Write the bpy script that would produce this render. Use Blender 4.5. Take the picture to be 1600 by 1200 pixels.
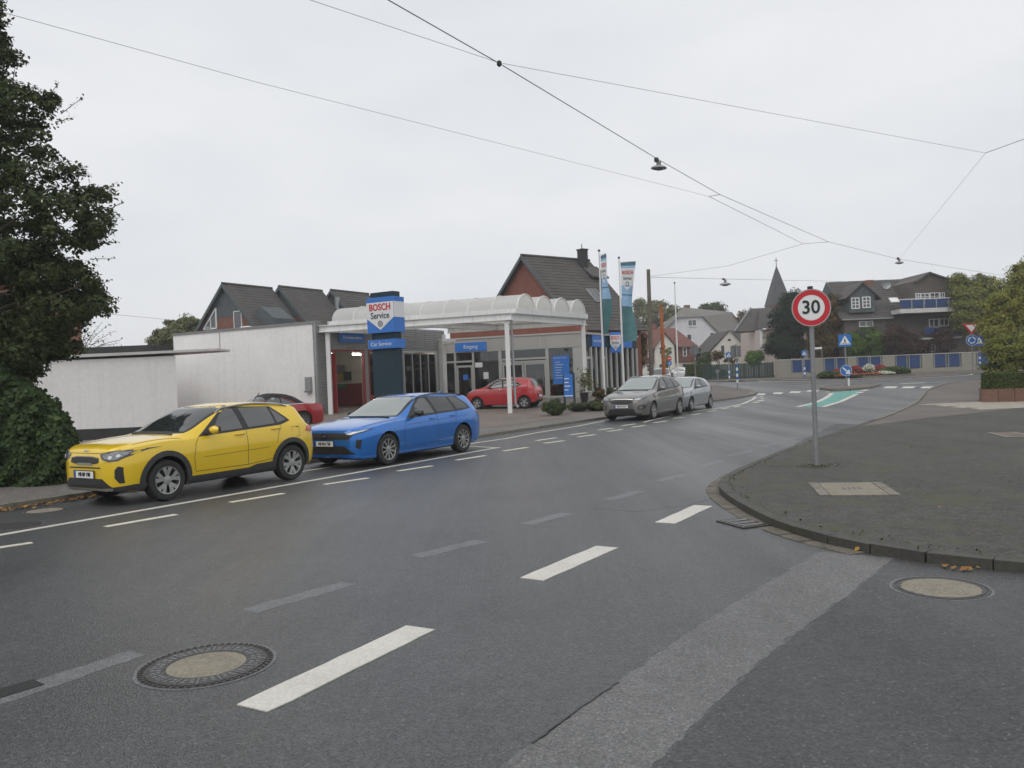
import bpy, bmesh, math, random
import numpy as np
from mathutils import Vector, Matrix, Euler
from mathutils.bvhtree import BVHTree
from mathutils.interpolate import poly_3d_calc

for o in list(bpy.data.objects): bpy.data.objects.remove(o)
SC = bpy.context.scene
COL = SC.collection
R_ = math.radians

# ------------------------------------------------------------------ camera
FPX, ROLL, CAMH = 1290.0, R_(2.3), 1.72
PITCH = math.atan(10/FPX)
cam = bpy.data.cameras.new('camera'); camo = bpy.data.objects.new('camera', cam); COL.objects.link(camo)
cam.sensor_width = 36; cam.lens = FPX/1600*36; cam.clip_start = .1; cam.clip_end = 2000
_f = Vector((0, math.cos(PITCH), -math.sin(PITCH))); _u0 = Vector((0, math.sin(PITCH), math.cos(PITCH))); _r0 = Vector((1, 0, 0))
_r = _r0*math.cos(ROLL)-_u0*math.sin(ROLL); _u = _r0*math.sin(ROLL)+_u0*math.cos(ROLL)
camo.matrix_world = Matrix(((_r.x, _u.x, -_f.x, 0), (_r.y, _u.y, -_f.y, 0), (_r.z, _u.z, -_f.z, CAMH), (0, 0, 0, 1)))
SC.camera = camo

# ------------------------------------------------------------------ sky, sun, exposure
SUN_EL, SUN_AZ = R_(58), R_(205)          # soft light from behind the camera
w = bpy.data.worlds.new('World'); SC.world = w; w.use_nodes = True
nt = w.node_tree; nt.nodes.clear(); N = nt.nodes.new; LK = nt.links.new
out = N('ShaderNodeOutputWorld'); bg = N('ShaderNodeBackground'); LK(bg.outputs[0], out.inputs[0])
sky = N('ShaderNodeTexSky'); sky.sky_type = 'NISHITA'; sky.sun_disc = False; sky.sun_elevation = SUN_EL; sky.sun_rotation = SUN_AZ
sky.air_density = 1.0; sky.dust_density = 4.0
hs = N('ShaderNodeHueSaturation'); hs.inputs['Saturation'].default_value = .25; LK(sky.outputs[0], hs.inputs['Color'])
tc = N('ShaderNodeTexCoord'); mp = N('ShaderNodeMapping'); mp.inputs['Scale'].default_value = (1, 1, 3.2); LK(tc.outputs['Generated'], mp.inputs[0])
nz = N('ShaderNodeTexNoise'); nz.inputs['Scale'].default_value = 2.6; nz.inputs['Detail'].default_value = 5; nz.inputs['Roughness'].default_value = .5; LK(mp.outputs[0], nz.inputs['Vector'])
rp = N('ShaderNodeValToRGB'); LK(nz.outputs['Fac'], rp.inputs[0])
rp.color_ramp.elements[0].position = .33; rp.color_ramp.elements[0].color = (7.95, 8.2, 8.6, 1)
rp.color_ramp.elements[1].position = .62; rp.color_ramp.elements[1].color = (8.9, 9.05, 9.3, 1)
mx = N('ShaderNodeMix'); mx.data_type = 'RGBA'; mx.inputs['Factor'].default_value = .93
LK(hs.outputs[0], mx.inputs['A']); LK(rp.outputs[0], mx.inputs['B'])      # thick cloud over most of the blue
LK(mx.outputs['Result'], bg.inputs[0]); bg.inputs[1].default_value = .1
sl = bpy.data.lights.new('sun', 'SUN'); sl.energy = 1.3; sl.angle = R_(70); sl.color = (1, .98, .95)
so = bpy.data.objects.new('sun', sl); COL.objects.link(so)
sd = Vector((math.sin(SUN_AZ)*math.cos(SUN_EL), math.cos(SUN_AZ)*math.cos(SUN_EL), math.sin(SUN_EL)))
so.rotation_euler = sd.to_track_quat('Z', 'Y').to_euler(); so.location = (0, 0, 60)
vs = SC.view_settings; vs.view_transform = 'Standard'; vs.look = 'None'; vs.exposure = 0.0; vs.gamma = 1.0; vs.use_curve_mapping = False
SC.render.resolution_x = 1024; SC.render.resolution_y = 768

# ------------------------------------------------------------------ terrain and surveying helpers
GB = [(-1e4, 0), (34, 0), (37, .06), (40, .2), (44, .34), (50, .4), (60, .5), (80, .7), (1e4, .7)]
def gz(x, y=None):
    Y = x if y is None else y
    for (a, za), (b, zb) in zip(GB, GB[1:]):
        if Y <= b: return za+(zb-za)*(Y-a)/(b-a)
    return GB[-1][1]
def ray(x, y):
    px = (x-800)/FPX; py = (600-y)/FPX
    a = px*math.cos(ROLL)+py*math.sin(ROLL); b = -px*math.sin(ROLL)+py*math.cos(ROLL)
    return Vector((a, math.cos(PITCH)+b*math.sin(PITCH), b*math.cos(PITCH)-math.sin(PITCH)))
def at(x, y, Y):                      # survey: a point of the photograph at a known distance
    d = ray(x, y); return d*(Y/d.y)+Vector((0, 0, CAMH))
def atz(x, y, z):
    d = ray(x, y); return d*((z-CAMH)/d.z)+Vector((0, 0, CAMH))
def g(x, y):                          # survey: a point of the photograph on the ground
    lo, hi = .5, 400.
    d = ray(x, y)
    for _ in range(50):
        m = (lo+hi)/2; z = CAMH+d.z*m/d.y
        if z > gz(m): lo = m
        else: hi = m
    return Vector((d.x*lo/d.y, lo, gz(lo)))
TH = R_(31)
US = Vector((math.sin(TH), math.cos(TH), 0)); NS = Vector((math.cos(TH), -math.sin(TH), 0))   # along / across the street
def sn(s, n):
    p = US*s+NS*n; return Vector((p.x, p.y, gz(p.y)))

# ------------------------------------------------------------------ materials
MATS = {}
def mat(name, col, rough=.6, metal=0., var=None, bump=None, spec=.5, coat=0., emit=0., tint=None, ior=None, rvar=0., stain=None, streak=None):
    if name in MATS: return MATS[name]
    m = bpy.data.materials.new(name); MATS[name] = m; m.use_nodes = True
    t = m.node_tree; b = t.nodes['Principled BSDF']; N = t.nodes.new; L = t.links.new
    c4 = (*col, 1)
    b.inputs['Base Color'].default_value = c4; b.inputs['Roughness'].default_value = rough; b.inputs['Metallic'].default_value = metal
    b.inputs['Specular IOR Level'].default_value = spec; b.inputs['Coat Weight'].default_value = coat; b.inputs['Coat Roughness'].default_value = .06
    if ior: b.inputs['IOR'].default_value = ior
    if emit: b.inputs['Emission Color'].default_value = c4; b.inputs['Emission Strength'].default_value = emit
    geo = N('ShaderNodeNewGeometry'); src = None
    if var:      # list of (scale, amount)
        cur = None
        for sc, am in var:
            n = N('ShaderNodeTexNoise'); n.inputs['Scale'].default_value = sc; n.inputs['Detail'].default_value = 4; n.inputs['Roughness'].default_value = .6
            L(geo.outputs['Position'], n.inputs['Vector'])
            r = N('ShaderNodeMapRange'); r.inputs['From Min'].default_value = .3; r.inputs['From Max'].default_value = .7
            r.inputs['To Min'].default_value = 1-am; r.inputs['To Max'].default_value = 1+am; L(n.outputs['Fac'], r.inputs['Value'])
            if cur is None: cur = r.outputs[0]
            else:
                q = N('ShaderNodeMath'); q.operation = 'MULTIPLY'; L(cur, q.inputs[0]); L(r.outputs[0], q.inputs[1]); cur = q.outputs[0]
        v = N('ShaderNodeVectorMath'); v.operation = 'SCALE'; v.inputs[0].default_value = col; L(cur, v.inputs['Scale'])
        src = v.outputs[0]
    if tint:     # second colour by per-leaf attribute
        a = N('ShaderNodeAttribute'); a.attribute_name = 'tint'
        k = N('ShaderNodeMix'); k.data_type = 'RGBA'; k.inputs['A'].default_value = c4; k.inputs['B'].default_value = (*tint, 1)
        L(a.outputs['Fac'], k.inputs['Factor']); src = k.outputs['Result']
    if stain:    # (colour, scale, threshold): moss, rust or dirt in patches
        n = N('ShaderNodeTexNoise'); n.inputs['Scale'].default_value = stain[1]; n.inputs['Detail'].default_value = 7; n.inputs['Roughness'].default_value = .68
        L(geo.outputs['Position'], n.inputs['Vector'])
        r = N('ShaderNodeMapRange'); r.inputs['From Min'].default_value = stain[2]; r.inputs['From Max'].default_value = stain[2]+.16; L(n.outputs['Fac'], r.inputs['Value'])
        k = N('ShaderNodeMix'); k.data_type = 'RGBA'; k.inputs['A'].default_value = c4; k.inputs['B'].default_value = (*stain[0], 1)
        if src: L(src, k.inputs['A'])
        L(r.outputs[0], k.inputs['Factor']); src = k.outputs['Result']
    if streak:   # (colour, amount): rain streaks running down the face
        mpn = N('ShaderNodeMapping'); mpn.inputs['Scale'].default_value = (2.2, 2.2, .09); L(geo.outputs['Position'], mpn.inputs[0])
        n = N('ShaderNodeTexNoise'); n.inputs['Scale'].default_value = 2.4; n.inputs['Detail'].default_value = 5; n.inputs['Roughness'].default_value = .62; L(mpn.outputs[0], n.inputs['Vector'])
        r = N('ShaderNodeMapRange'); r.inputs['From Min'].default_value = .52; r.inputs['From Max'].default_value = .8; r.inputs['To Max'].default_value = streak[1]; L(n.outputs['Fac'], r.inputs['Value'])
        k = N('ShaderNodeMix'); k.data_type = 'RGBA'; k.inputs['A'].default_value = c4; k.inputs['B'].default_value = (*streak[0], 1)
        if src: L(src, k.inputs['A'])
        L(r.outputs[0], k.inputs['Factor']); src = k.outputs['Result']
    if src: L(src, b.inputs['Base Color'])
    if rvar:
        n = N('ShaderNodeTexNoise'); n.inputs['Scale'].default_value = .7; n.inputs['Detail'].default_value = 6; L(geo.outputs['Position'], n.inputs['Vector'])
        r = N('ShaderNodeMapRange'); r.inputs['From Min'].default_value = .3; r.inputs['From Max'].default_value = .7
        r.inputs['To Min'].default_value = rough-rvar; r.inputs['To Max'].default_value = rough+rvar; L(n.outputs['Fac'], r.inputs['Value']); L(r.outputs[0], b.inputs['Roughness'])
    if bump:     # (scale, strength, distance)
        n = N('ShaderNodeTexNoise'); n.inputs['Scale'].default_value = bump[0]; n.inputs['Detail'].default_value = 3; L(geo.outputs['Position'], n.inputs['Vector'])
        k = N('ShaderNodeBump'); k.inputs['Strength'].default_value = bump[1]; k.inputs['Distance'].default_value = bump[2]
        L(n.outputs['Fac'], k.inputs['Height']); L(k.outputs[0], b.inputs['Normal'])
    return m
def glass_mat(name, tintc=(.75, .8, .78), refl=.16):
    if name in MATS: return MATS[name]
    m = bpy.data.materials.new(name); MATS[name] = m; m.use_nodes = True; t = m.node_tree; t.nodes.clear(); N = t.nodes.new; L = t.links.new
    o = N('ShaderNodeOutputMaterial'); mixs = N('ShaderNodeMixShader'); tr = N('ShaderNodeBsdfTransparent'); tr.inputs[0].default_value = (*tintc, 1)
    gl = N('ShaderNodeBsdfGlossy'); gl.inputs['Roughness'].default_value = .03; fr = N('ShaderNodeFresnel'); fr.inputs[0].default_value = 1.5
    ad = N('ShaderNodeMath'); ad.operation = 'MULTIPLY_ADD'; ad.inputs[1].default_value = 1.3; ad.inputs[2].default_value = refl*.3; L(fr.outputs[0], ad.inputs[0])
    L(ad.outputs[0], mixs.inputs[0]); L(tr.outputs[0], mixs.inputs[1]); L(gl.outputs[0], mixs.inputs[2]); L(mixs.outputs[0], o.inputs[0])
    return m

def asphalt(name, base, speck, fine=1.0, moss=None, rough=.5, wet=.12, mott=.1):
    """asphalt: aggregate specks (voronoi), blotches, worn sheen, fine relief"""
    if name in MATS: return MATS[name]
    m = bpy.data.materials.new(name); MATS[name] = m; m.use_nodes = True
    t = m.node_tree; b = t.nodes['Principled BSDF']; N = t.nodes.new; L = t.links.new
    geo = N('ShaderNodeNewGeometry')
    def noise(sc, det, rg=.6, vec=None):
        n = N('ShaderNodeTexNoise'); n.inputs['Scale'].default_value = sc; n.inputs['Detail'].default_value = det; n.inputs['Roughness'].default_value = rg
        L(vec or geo.outputs['Position'], n.inputs['Vector']); return n.outputs['Fac']
    def rng(src, a, bb, c, d):
        r = N('ShaderNodeMapRange'); L(src, r.inputs['Value'])
        for k, v in zip(('From Min', 'From Max', 'To Min', 'To Max'), (a, bb, c, d)): r.inputs[k].default_value = v
        return r.outputs[0]
    def mul(a, c):
        q = N('ShaderNodeMath'); q.operation = 'MULTIPLY'; L(a, q.inputs[0]); L(c, q.inputs[1]); return q.outputs[0]
    vo = N('ShaderNodeTexVoronoi'); vo.inputs['Scale'].default_value = 95*fine; L(geo.outputs['Position'], vo.inputs['Vector'])
    sp = N('ShaderNodeSeparateColor'); L(vo.outputs['Color'], sp.inputs[0])
    grain = rng(sp.outputs[0], 0, 1, .62, 1.38)
    f2 = rng(noise(34*fine, 3), .3, .7, .8, 1.2)
    blot = rng(noise(.35, 6, .62), .32, .68, .82, 1.16)
    mp = N('ShaderNodeMapping'); mp.inputs['Rotation'].default_value = (0, 0, TH); mp.inputs['Scale'].default_value = (1.1, .07, 1); L(geo.outputs['Position'], mp.inputs[0])
    track = rng(noise(.9, 3, .5, mp.outputs[0]), .35, .65, .94, 1.06)          # wheel tracks along the street
    mid = rng(noise(5.5, 5, .7), .33, .67, 1-mott, 1+mott); m3 = rng(noise(15, 3, .6), .3, .7, 1-mott*.8, 1+mott*.8)
    k = mul(mul(mul(grain, f2), mul(blot, track)), mul(mid, m3))
    v = N('ShaderNodeVectorMath'); v.operation = 'SCALE'; v.inputs[0].default_value = base; L(k, v.inputs['Scale'])
    white = rng(sp.outputs[1], .975, .99, 0, .4)                              # scattered pale chips
    mx = N('ShaderNodeMix'); mx.data_type = 'RGBA'; L(white, mx.inputs['Factor']); L(v.outputs[0], mx.inputs['A']); mx.inputs['B'].default_value = (*speck, 1)
    src = mx.outputs['Result']
    if moss:
        mo = rng(noise(1.3, 9, .75), moss[1], moss[1]+.15, 0, 1)
        m2 = N('ShaderNodeMix'); m2.data_type = 'RGBA'; L(mo, m2.inputs['Factor']); L(src, m2.inputs['A']); m2.inputs['B'].default_value = (*moss[0], 1); src = m2.outputs['Result']
    L(src, b.inputs['Base Color'])
    L(rng(noise(.5, 5, .6, mp.outputs[0]), .35, .65, rough-wet, rough+wet), b.inputs['Roughness'])
    bp = N('ShaderNodeBump'); bp.inputs['Strength'].default_value = .55; bp.inputs['Distance'].default_value = .006
    L(vo.outputs['Distance'], bp.inputs['Height']); L(bp.outputs[0], b.inputs['Normal'])
    b.inputs['Specular IOR Level'].default_value = .45
    return m

# ------------------------------------------------------------------ mesh helpers
class MB:
    def __init__(s): s.v = []; s.f = []; s.m = []
    def add(s, vs, fs, m=0):
        k = len(s.v); s.v += [tuple(v) for v in vs]; s.f += [tuple(i+k for i in f) for f in fs]; s.m += [m]*len(fs); return s
    def box(s, x0, x1, y0, y1, z0, z1, m=0):
        vs = [(x, y, z) for z in (z0, z1) for y in (y0, y1) for x in (x0, x1)]
        return s.add(vs, [(0, 2, 3, 1), (4, 5, 7, 6), (0, 1, 5, 4), (2, 6, 7, 3), (0, 4, 6, 2), (1, 3, 7, 5)], m)
    def bar(s, a, b, wd, ht, m=0):
        a = Vector(a); b = Vector(b); d = (b-a).normalized(); up = Vector((0, 0, 1)) if abs(d.z) < .95 else Vector((1, 0, 0))
        sd = d.cross(up).normalized(); u = sd.cross(d)
        vs = [p+sd*(i*wd/2)+u*(j*ht/2) for p in (a, b) for i, j in ((-1, -1), (1, -1), (1, 1), (-1, 1))]
        return s.add(vs, [(3, 2, 1, 0), (4, 5, 6, 7), (0, 1, 5, 4), (1, 2, 6, 5), (2, 3, 7, 6), (3, 0, 4, 7)], m)
    def tube(s, pts, r, n=8, m=0, cap=True):
        pts = [Vector(p) for p in pts]; k = len(pts); rs = r if isinstance(r, (list, tuple)) else [r]*k
        vs = []
        ref = None
        for i, p in enumerate(pts):
            d = (pts[min(i+1, k-1)]-pts[max(i-1, 0)]).normalized()
            if ref is None: ref = d.orthogonal().normalized()
            ref = (ref-d*ref.dot(d)).normalized(); q = d.cross(ref)
            for j in range(n):
                a = 2*math.pi*j/n; vs.append(p+(ref*math.cos(a)+q*math.sin(a))*rs[i])
        fs = [(i*n+j, i*n+(j+1) % n, (i+1)*n+(j+1) % n, (i+1)*n+j) for i in range(k-1) for j in range(n)]
        if cap: fs += [tuple(range(n-1, -1, -1)), tuple((k-1)*n+j for j in range(n))]
        return s.add(vs, fs, m)
    def lathe(s, prof, n=24, axis='z', c=(0, 0, 0), m=0, closed=False):
        vs = []
        for (r, h) in prof:
            for j in range(n):
                a = 2*math.pi*j/n; x, y = r*math.cos(a), r*math.sin(a)
                p = {'z': (x, y, h), 'y': (x, h, y), 'x': (h, x, y)}[axis]
                vs.append((p[0]+c[0], p[1]+c[1], p[2]+c[2]))
        k = len(prof); fs = [(i*n+j, i*n+(j+1) % n, (i+1)*n+(j+1) % n, (i+1)*n+j) for i in range(k-1) for j in range(n)]
        if closed: fs += [((k-1)*n+j, (k-1)*n+(j+1) % n, (j+1) % n, j) for j in range(n)]
        else: fs += [tuple(range(n-1, -1, -1)), tuple((k-1)*n+j for j in range(n))]
        return s.add(vs, fs, m)
    def prism(s, poly, d0, d1, plane='xz', m=0):
        def P(a, b, d): return {'xz': (a, d, b), 'xy': (a, b, d), 'yz': (d, a, b)}[plane]
        n = len(poly); vs = [P(a, b, d0) for a, b in poly]+[P(a, b, d1) for a, b in poly]
        return s.add(vs, [tuple(range(n)), tuple(range(2*n-1, n-1, -1))]+[(i, i+n, (i+1) % n+n, (i+1) % n) for i in range(n)], m)
    def sheet(s, grid, m=0):        # grid[i][j] of points
        k = len(grid[0]); vs = [p for row in grid for p in row]
        return s.add(vs, [(i*k+j, i*k+j+1, (i+1)*k+j+1, (i+1)*k+j) for i in range(len(grid)-1) for j in range(k-1)], m)
    def build(s, name, mats, parent=None, smooth=False, bevel=0, fix=True, kind=None):
        me = bpy.data.meshes.new(name); me.from_pydata(s.v, [], s.f)
        if not isinstance(mats, (list, tuple)): mats = [mats]
        for q in mats: me.materials.append(q)
        if len(mats) > 1: me.polygons.foreach_set('material_index', s.m)
        if fix:
            bm = bmesh.new(); bm.from_mesh(me); bmesh.ops.recalc_face_normals(bm, faces=bm.faces); bm.to_mesh(me); bm.free()
        if smooth:
            me.polygons.foreach_set('use_smooth', [True]*len(me.polygons))
            try: me.set_sharp_from_angle(angle=R_(smooth if smooth > 1 else 40))
            except Exception: pass
        me.update()
        o = bpy.data.objects.new(name, me); COL.objects.link(o)
        if parent: o.parent = parent
        if kind: o['kind'] = kind
        if bevel:
            b = o.modifiers.new('edge', 'BEVEL'); b.width = bevel; b.segments = 2; b.limit_method = 'ANGLE'
        return o
def tag(o, label=None, cat=None, group=None, kind=None):
    if label: o['label'] = label
    if cat: o['category'] = cat
    if group: o['group'] = group
    if kind: o['kind'] = kind
    return o
def thing(name, label, cat, loc=(0, 0, 0), rz=0, group=None):
    o = bpy.data.objects.new(name, None); COL.objects.link(o); o.location = loc; o.rotation_euler = (0, 0, rz); o.empty_display_size = .2
    return tag(o, label, cat, group)
def copy_tree(o, parent=None):
    c = o.copy(); COL.objects.link(c); c.parent = parent
    for ch in list(o.children): copy_tree(ch, c)
    return c
def text_mesh(s, size, bold=.0, depth=.0, spacing=1.0):
    cu = bpy.data.curves.new('t', 'FONT'); cu.body = s; cu.size = size; cu.align_x = 'CENTER'; cu.align_y = 'CENTER'; cu.offset = bold*size; cu.extrude = depth
    cu.space_character = spacing; cu.resolution_u = 3
    ob = bpy.data.objects.new('t', cu); COL.objects.link(ob)
    dg = bpy.context.evaluated_depsgraph_get(); me = bpy.data.meshes.new_from_object(ob.evaluated_get(dg))
    bpy.data.objects.remove(ob); bpy.data.curves.remove(cu); return me
def text(s, size, m, parent, loc, rot=(R_(90), 0, 0), bold=0., depth=.004, sx=1., name='lettering', spacing=1.0):
    me = text_mesh(s, size, bold, depth, spacing); me.materials.clear(); me.materials.append(m)
    o = bpy.data.objects.new(name, me); COL.objects.link(o); o.parent = parent; o.location = loc; o.rotation_euler = rot; o.scale = (sx, 1, 1); o['kind'] = 'stuff'; return o

def letters(s, size, m, parent, loc, rot=(R_(90), 0, 0), bold=0., depth=.004, sx=1., spacing=1.0, name='letter', fn=None):
    """lettering as one mesh object per character (split by overlapping x ranges)"""
    me = text_mesh(s, size, bold, depth, spacing); bm = bmesh.new(); bm.from_mesh(me); bm.verts.ensure_lookup_table()
    seen = set(); isl = []
    for v in bm.verts:
        if v.index in seen: continue
        st = [v]; seen.add(v.index); grp = []
        while st:
            q = st.pop(); grp.append(q)
            for e in q.link_edges:
                w_ = e.other_vert(q)
                if w_.index not in seen: seen.add(w_.index); st.append(w_)
        isl.append([min(q.co.x for q in grp), max(q.co.x for q in grp), grp])
    isl.sort(key=lambda t: t[0]); groups = []
    for a, b, gr in isl:
        if groups and a < groups[-1][1]-.15*(min(b-a, groups[-1][1]-groups[-1][0])) : groups[-1][1] = max(b, groups[-1][1]); groups[-1][2] += gr
        else: groups.append([a, b, list(gr)])
    R = Euler(rot).to_matrix(); res = []
    for a, b, gr in groups:
        ids = {q.index: i for i, q in enumerate(gr)}; vs = []
        for q in gr:
            c = Vector((q.co.x*sx, q.co.y, q.co.z)); vs.append(tuple(fn(c) if fn else R@c+Vector(loc)))
        fs = [tuple(ids[v.index] for v in f.verts) for f in bm.faces if f.verts[0].index in ids]
        mb = MB(); mb.add(vs, fs); res.append(mb.build(name, m, parent, fix=False))
    bm.free(); bpy.data.meshes.remove(me); return res
def clipY(poly, y0, y1):
    def half(ps, y, keep):
        r = []
        for i in range(len(ps)):
            a, b = ps[i], ps[(i+1) % len(ps)]; ia, ib = keep(a[1], y), keep(b[1], y)
            if ia: r.append(a)
            if ia != ib:
                t = (y-a[1])/(b[1]-a[1]); r.append((a[0]+(b[0]-a[0])*t, y))
        return r
    p = half(poly, y0, lambda v, y: v >= y)
    return half(p, y1, lambda v, y: v <= y) if p else p
def ground_sheet(name, poly, dz, m, parent=None, kind='structure', depth=0):
    poly = [(p[0], p[1]) for p in poly]; mb = MB(); ys = [b for b, _ in GB]
    for a, b in zip(ys, ys[1:]):
        q = clipY(poly, a, b)
        if len(q) > 2: mb.add([(x, y, gz(y)+dz) for x, y in q], [tuple(range(len(q)))])
    if depth:
        n = len(poly)
        for i in range(n):
            a, b = poly[i], poly[(i+1) % n]; ks = [0, 1]
            for yb in ys[1:-1]:
                if (a[1]-yb)*(b[1]-yb) < 0: ks.append((yb-a[1])/(b[1]-a[1]))
            ks.sort(); pp = [(a[0]+(b[0]-a[0])*t, a[1]+(b[1]-a[1])*t) for t in ks]
            for (x0, y0), (x1, y1) in zip(pp, pp[1:]):
                mb.add([(x0, y0, gz(y0)+dz), (x1, y1, gz(y1)+dz), (x1, y1, gz(y1)+dz-depth), (x0, y0, gz(y0)+dz-depth)], [(0, 1, 2, 3)])
    o = mb.build(name, m, parent, fix=False)
    me = o.data; bm = bmesh.new(); bm.from_mesh(me); bmesh.ops.remove_doubles(bm, verts=bm.verts, dist=.0005)
    for f in bm.faces:
        if abs(f.normal.z) > .5 and f.normal.z < 0: f.normal_flip()
    bm.to_mesh(me); bm.free()
    if kind and not parent: o['kind'] = kind
    return o
def strip(pts, wd):
    pts = [Vector((p[0], p[1], 0)) for p in pts]; L, Rr = [], []
    for i, p in enumerate(pts):
        d = (pts[min(i+1, len(pts)-1)]-pts[max(i-1, 0)]).normalized(); n = Vector((-d.y, d.x, 0))*wd/2
        L.append(p+n); Rr.append(p-n)
    return L+Rr[::-1]
def dense(pts, step):
    r = [Vector(pts[0])]
    for a, b in zip(pts, pts[1:]):
        a = Vector(a); b = Vector(b); k = max(1, round((b-a).length/step)); r += [a+(b-a)*(i/k) for i in range(1, k+1)]
    return r
def smooth_line(pts, it=2):
    pts = [Vector(p) for p in pts]
    for _ in range(it):
        q = [pts[0]]
        for a, b in zip(pts, pts[1:]): q += [a*.75+b*.25, a*.25+b*.75]
        pts = q+[pts[-1]]
    return pts
# ================================================================== GROUND
M_asph = asphalt('asphalt', (.06, .061, .063), (.22, .22, .22), rough=.4)
M_asph2 = asphalt('asphalt_patch', (.108, .107, .106), (.4, .4, .4), fine=1.15, rough=.5)
M_asph3 = asphalt('asphalt_side', (.048, .048, .048), (.2, .2, .2), fine=.85, rough=.55)
M_pave = asphalt('mossy_pavement', (.047, .046, .041), (.17, .16, .13), fine=.7, moss=((.055, .06, .026), .5), rough=.78, wet=.06, mott=.3)
M_pave_far = asphalt('brown_pavement', (.105, .09, .08), (.2, .18, .16), fine=.5, rough=.72, wet=.06)
M_fore = asphalt('forecourt_paving', (.15, .125, .107), (.26, .23, .2), fine=.35, moss=((.09, .075, .06), .6), rough=.6, wet=.12)
M_walk = asphalt('left_pavement', (.13, .12, .108), (.26, .25, .22), fine=.5, moss=((.07, .065, .045), .6), rough=.65, wet=.1)
M_soil = mat('soil', (.05, .045, .03), .95, var=[(2, .4), (12, .4)], stain=((.05, .075, .02), .6, .5))
M_paint = mat('road_paint', (.5, .485, .44), .55, var=[(1.5, .08), (40, .14)], stain=((.2, .2, .19), 9, .66), bump=(130, .3, .003))
M_thin = mat('worn_paint', (.56, .54, .44), .6, var=[(3, .15), (50, .2)], stain=((.14, .14, .13), 8, .58))
M_scar = asphalt('milled_scar', (.125, .128, .133), (.3, .3, .3), fine=1.3, rough=.5)
M_seal = mat('tar_seam', (.02, .02, .02), .4, var=[(30, .3)])
M_green = mat('green_road_paint', (.09, .27, .23), .6, var=[(1, .12), (30, .15)], stain=((.06, .16, .14), 4, .62))
M_kerb = mat('kerb_concrete', (.17, .155, .13), .8, var=[(2, .2), (25, .25)], stain=((.06, .065, .035), 4, .52), bump=(60, .4, .006))
M_kerb_dark = mat('kerb_wet_dark', (.05, .047, .04), .7, var=[(2, .2), (25, .25)], stain=((.035, .04, .02), 4, .5), bump=(60, .4, .006))
M_gutter = mat('gutter_stone', (.12, .105, .085), .8, var=[(2, .25), (25, .25)], stain=((.06, .06, .035), 5, .5), bump=(60, .4, .006))
M_iron = mat('cast_iron', (.06, .058, .056), .5, .5, var=[(20, .3)], bump=(90, .3, .004))
M_conc = mat('cover_concrete', (.2, .178, .138), .85, var=[(5, .15), (60, .3)], bump=(120, .5, .004))
M_leaf_fall = mat('fallen_leaf', (.2, .09, .02), .8, tint=(.32, .2, .03))

ground = ground_sheet('ground', [(-900, -300), (900, -300), (900, 1200), (-900, 1200)], -.06, M_soil)
road = ground_sheet('road', [(-40, -25), (45, -25), (60, 20), (95, 60), (100, 92), (-40, 130), (-60, 130), (-30, 40)], 0, M_asph)

# ---- right pavement at the corner of the side street
kr = [Vector((30, 2.5, 0)), g(1720, 905), g(1600, 893), g(1500, 884), g(1400, 871), g(1300, 850), g(1225, 828), g(1165, 797), g(1135, 777), g(1127, 765), g(1140, 750), g(1180, 731), g(1240, 704), g(1332, 673), g(1385, 654), g(1425, 636), g(1440, 622), g(1446, 612.5), g(1468, 604), g(1499, 597), g(1560, 592), g(1640, 590)]
kr_s = smooth_line(kr, 2)
pr = kr_s+[Vector((80, 66, 0)), Vector((80, -2, 0))]
pav_r = ground_sheet('pavement', pr, .085, M_pave)
sep = [g(1333, 672), g(1385, 654), g(1425, 636), g(1440, 622), g(1446, 613), g(1468, 605), g(1499, 598), g(1560, 593), g(1640, 591), Vector((70, 64, 0)), Vector((60, 36, 0)), g(1600, 640), g(1530, 648), g(1440, 658)]
far_pav = ground_sheet('brown_paving', [Vector(p)+Vector((.12, -.1, 0)) for p in sep], .089, M_pave_far, pav_r)
# pale block-paved drive with its own blocks
M_block = mat('pale_block', (.3, .27, .225), .8, var=[(3, .15), (30, .15)])
dA, dB, dC = g(1533, 645), g(1640, 640), g(1548, 631)
ux = (dB-dA); ux.z = 0; ux.normalize(); uy = Vector((-ux.y, ux.x, 0))
bme = MB().box(-.5, .5, -.5, .5, 0, 1).build('paving_block', M_block, pav_r, bevel=.02).data
first = bpy.data.objects['paving_block']
ang = math.atan2(ux.y, ux.x); wide = (dC-dA).dot(uy); k = 0
nrow = 7; dep = wide/nrow
for r in range(nrow):
    for c in range(13):
        p = dA+ux*(c*.62+(.31 if r % 2 else 0)+.3+r*.12)+uy*((r+.5)*dep)
        o = first if k == 0 else bpy.data.objects.new('paving_block', bme)
        if k: COL.objects.link(o); o.parent = pav_r
        k += 1; o.location = (p.x, p.y, gz(p.y)+.09); o.rotation_euler = (0, 0, ang); o.scale = (.59, dep-.03, .016+.003*((r*7+c*3) % 5)/5)

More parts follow.
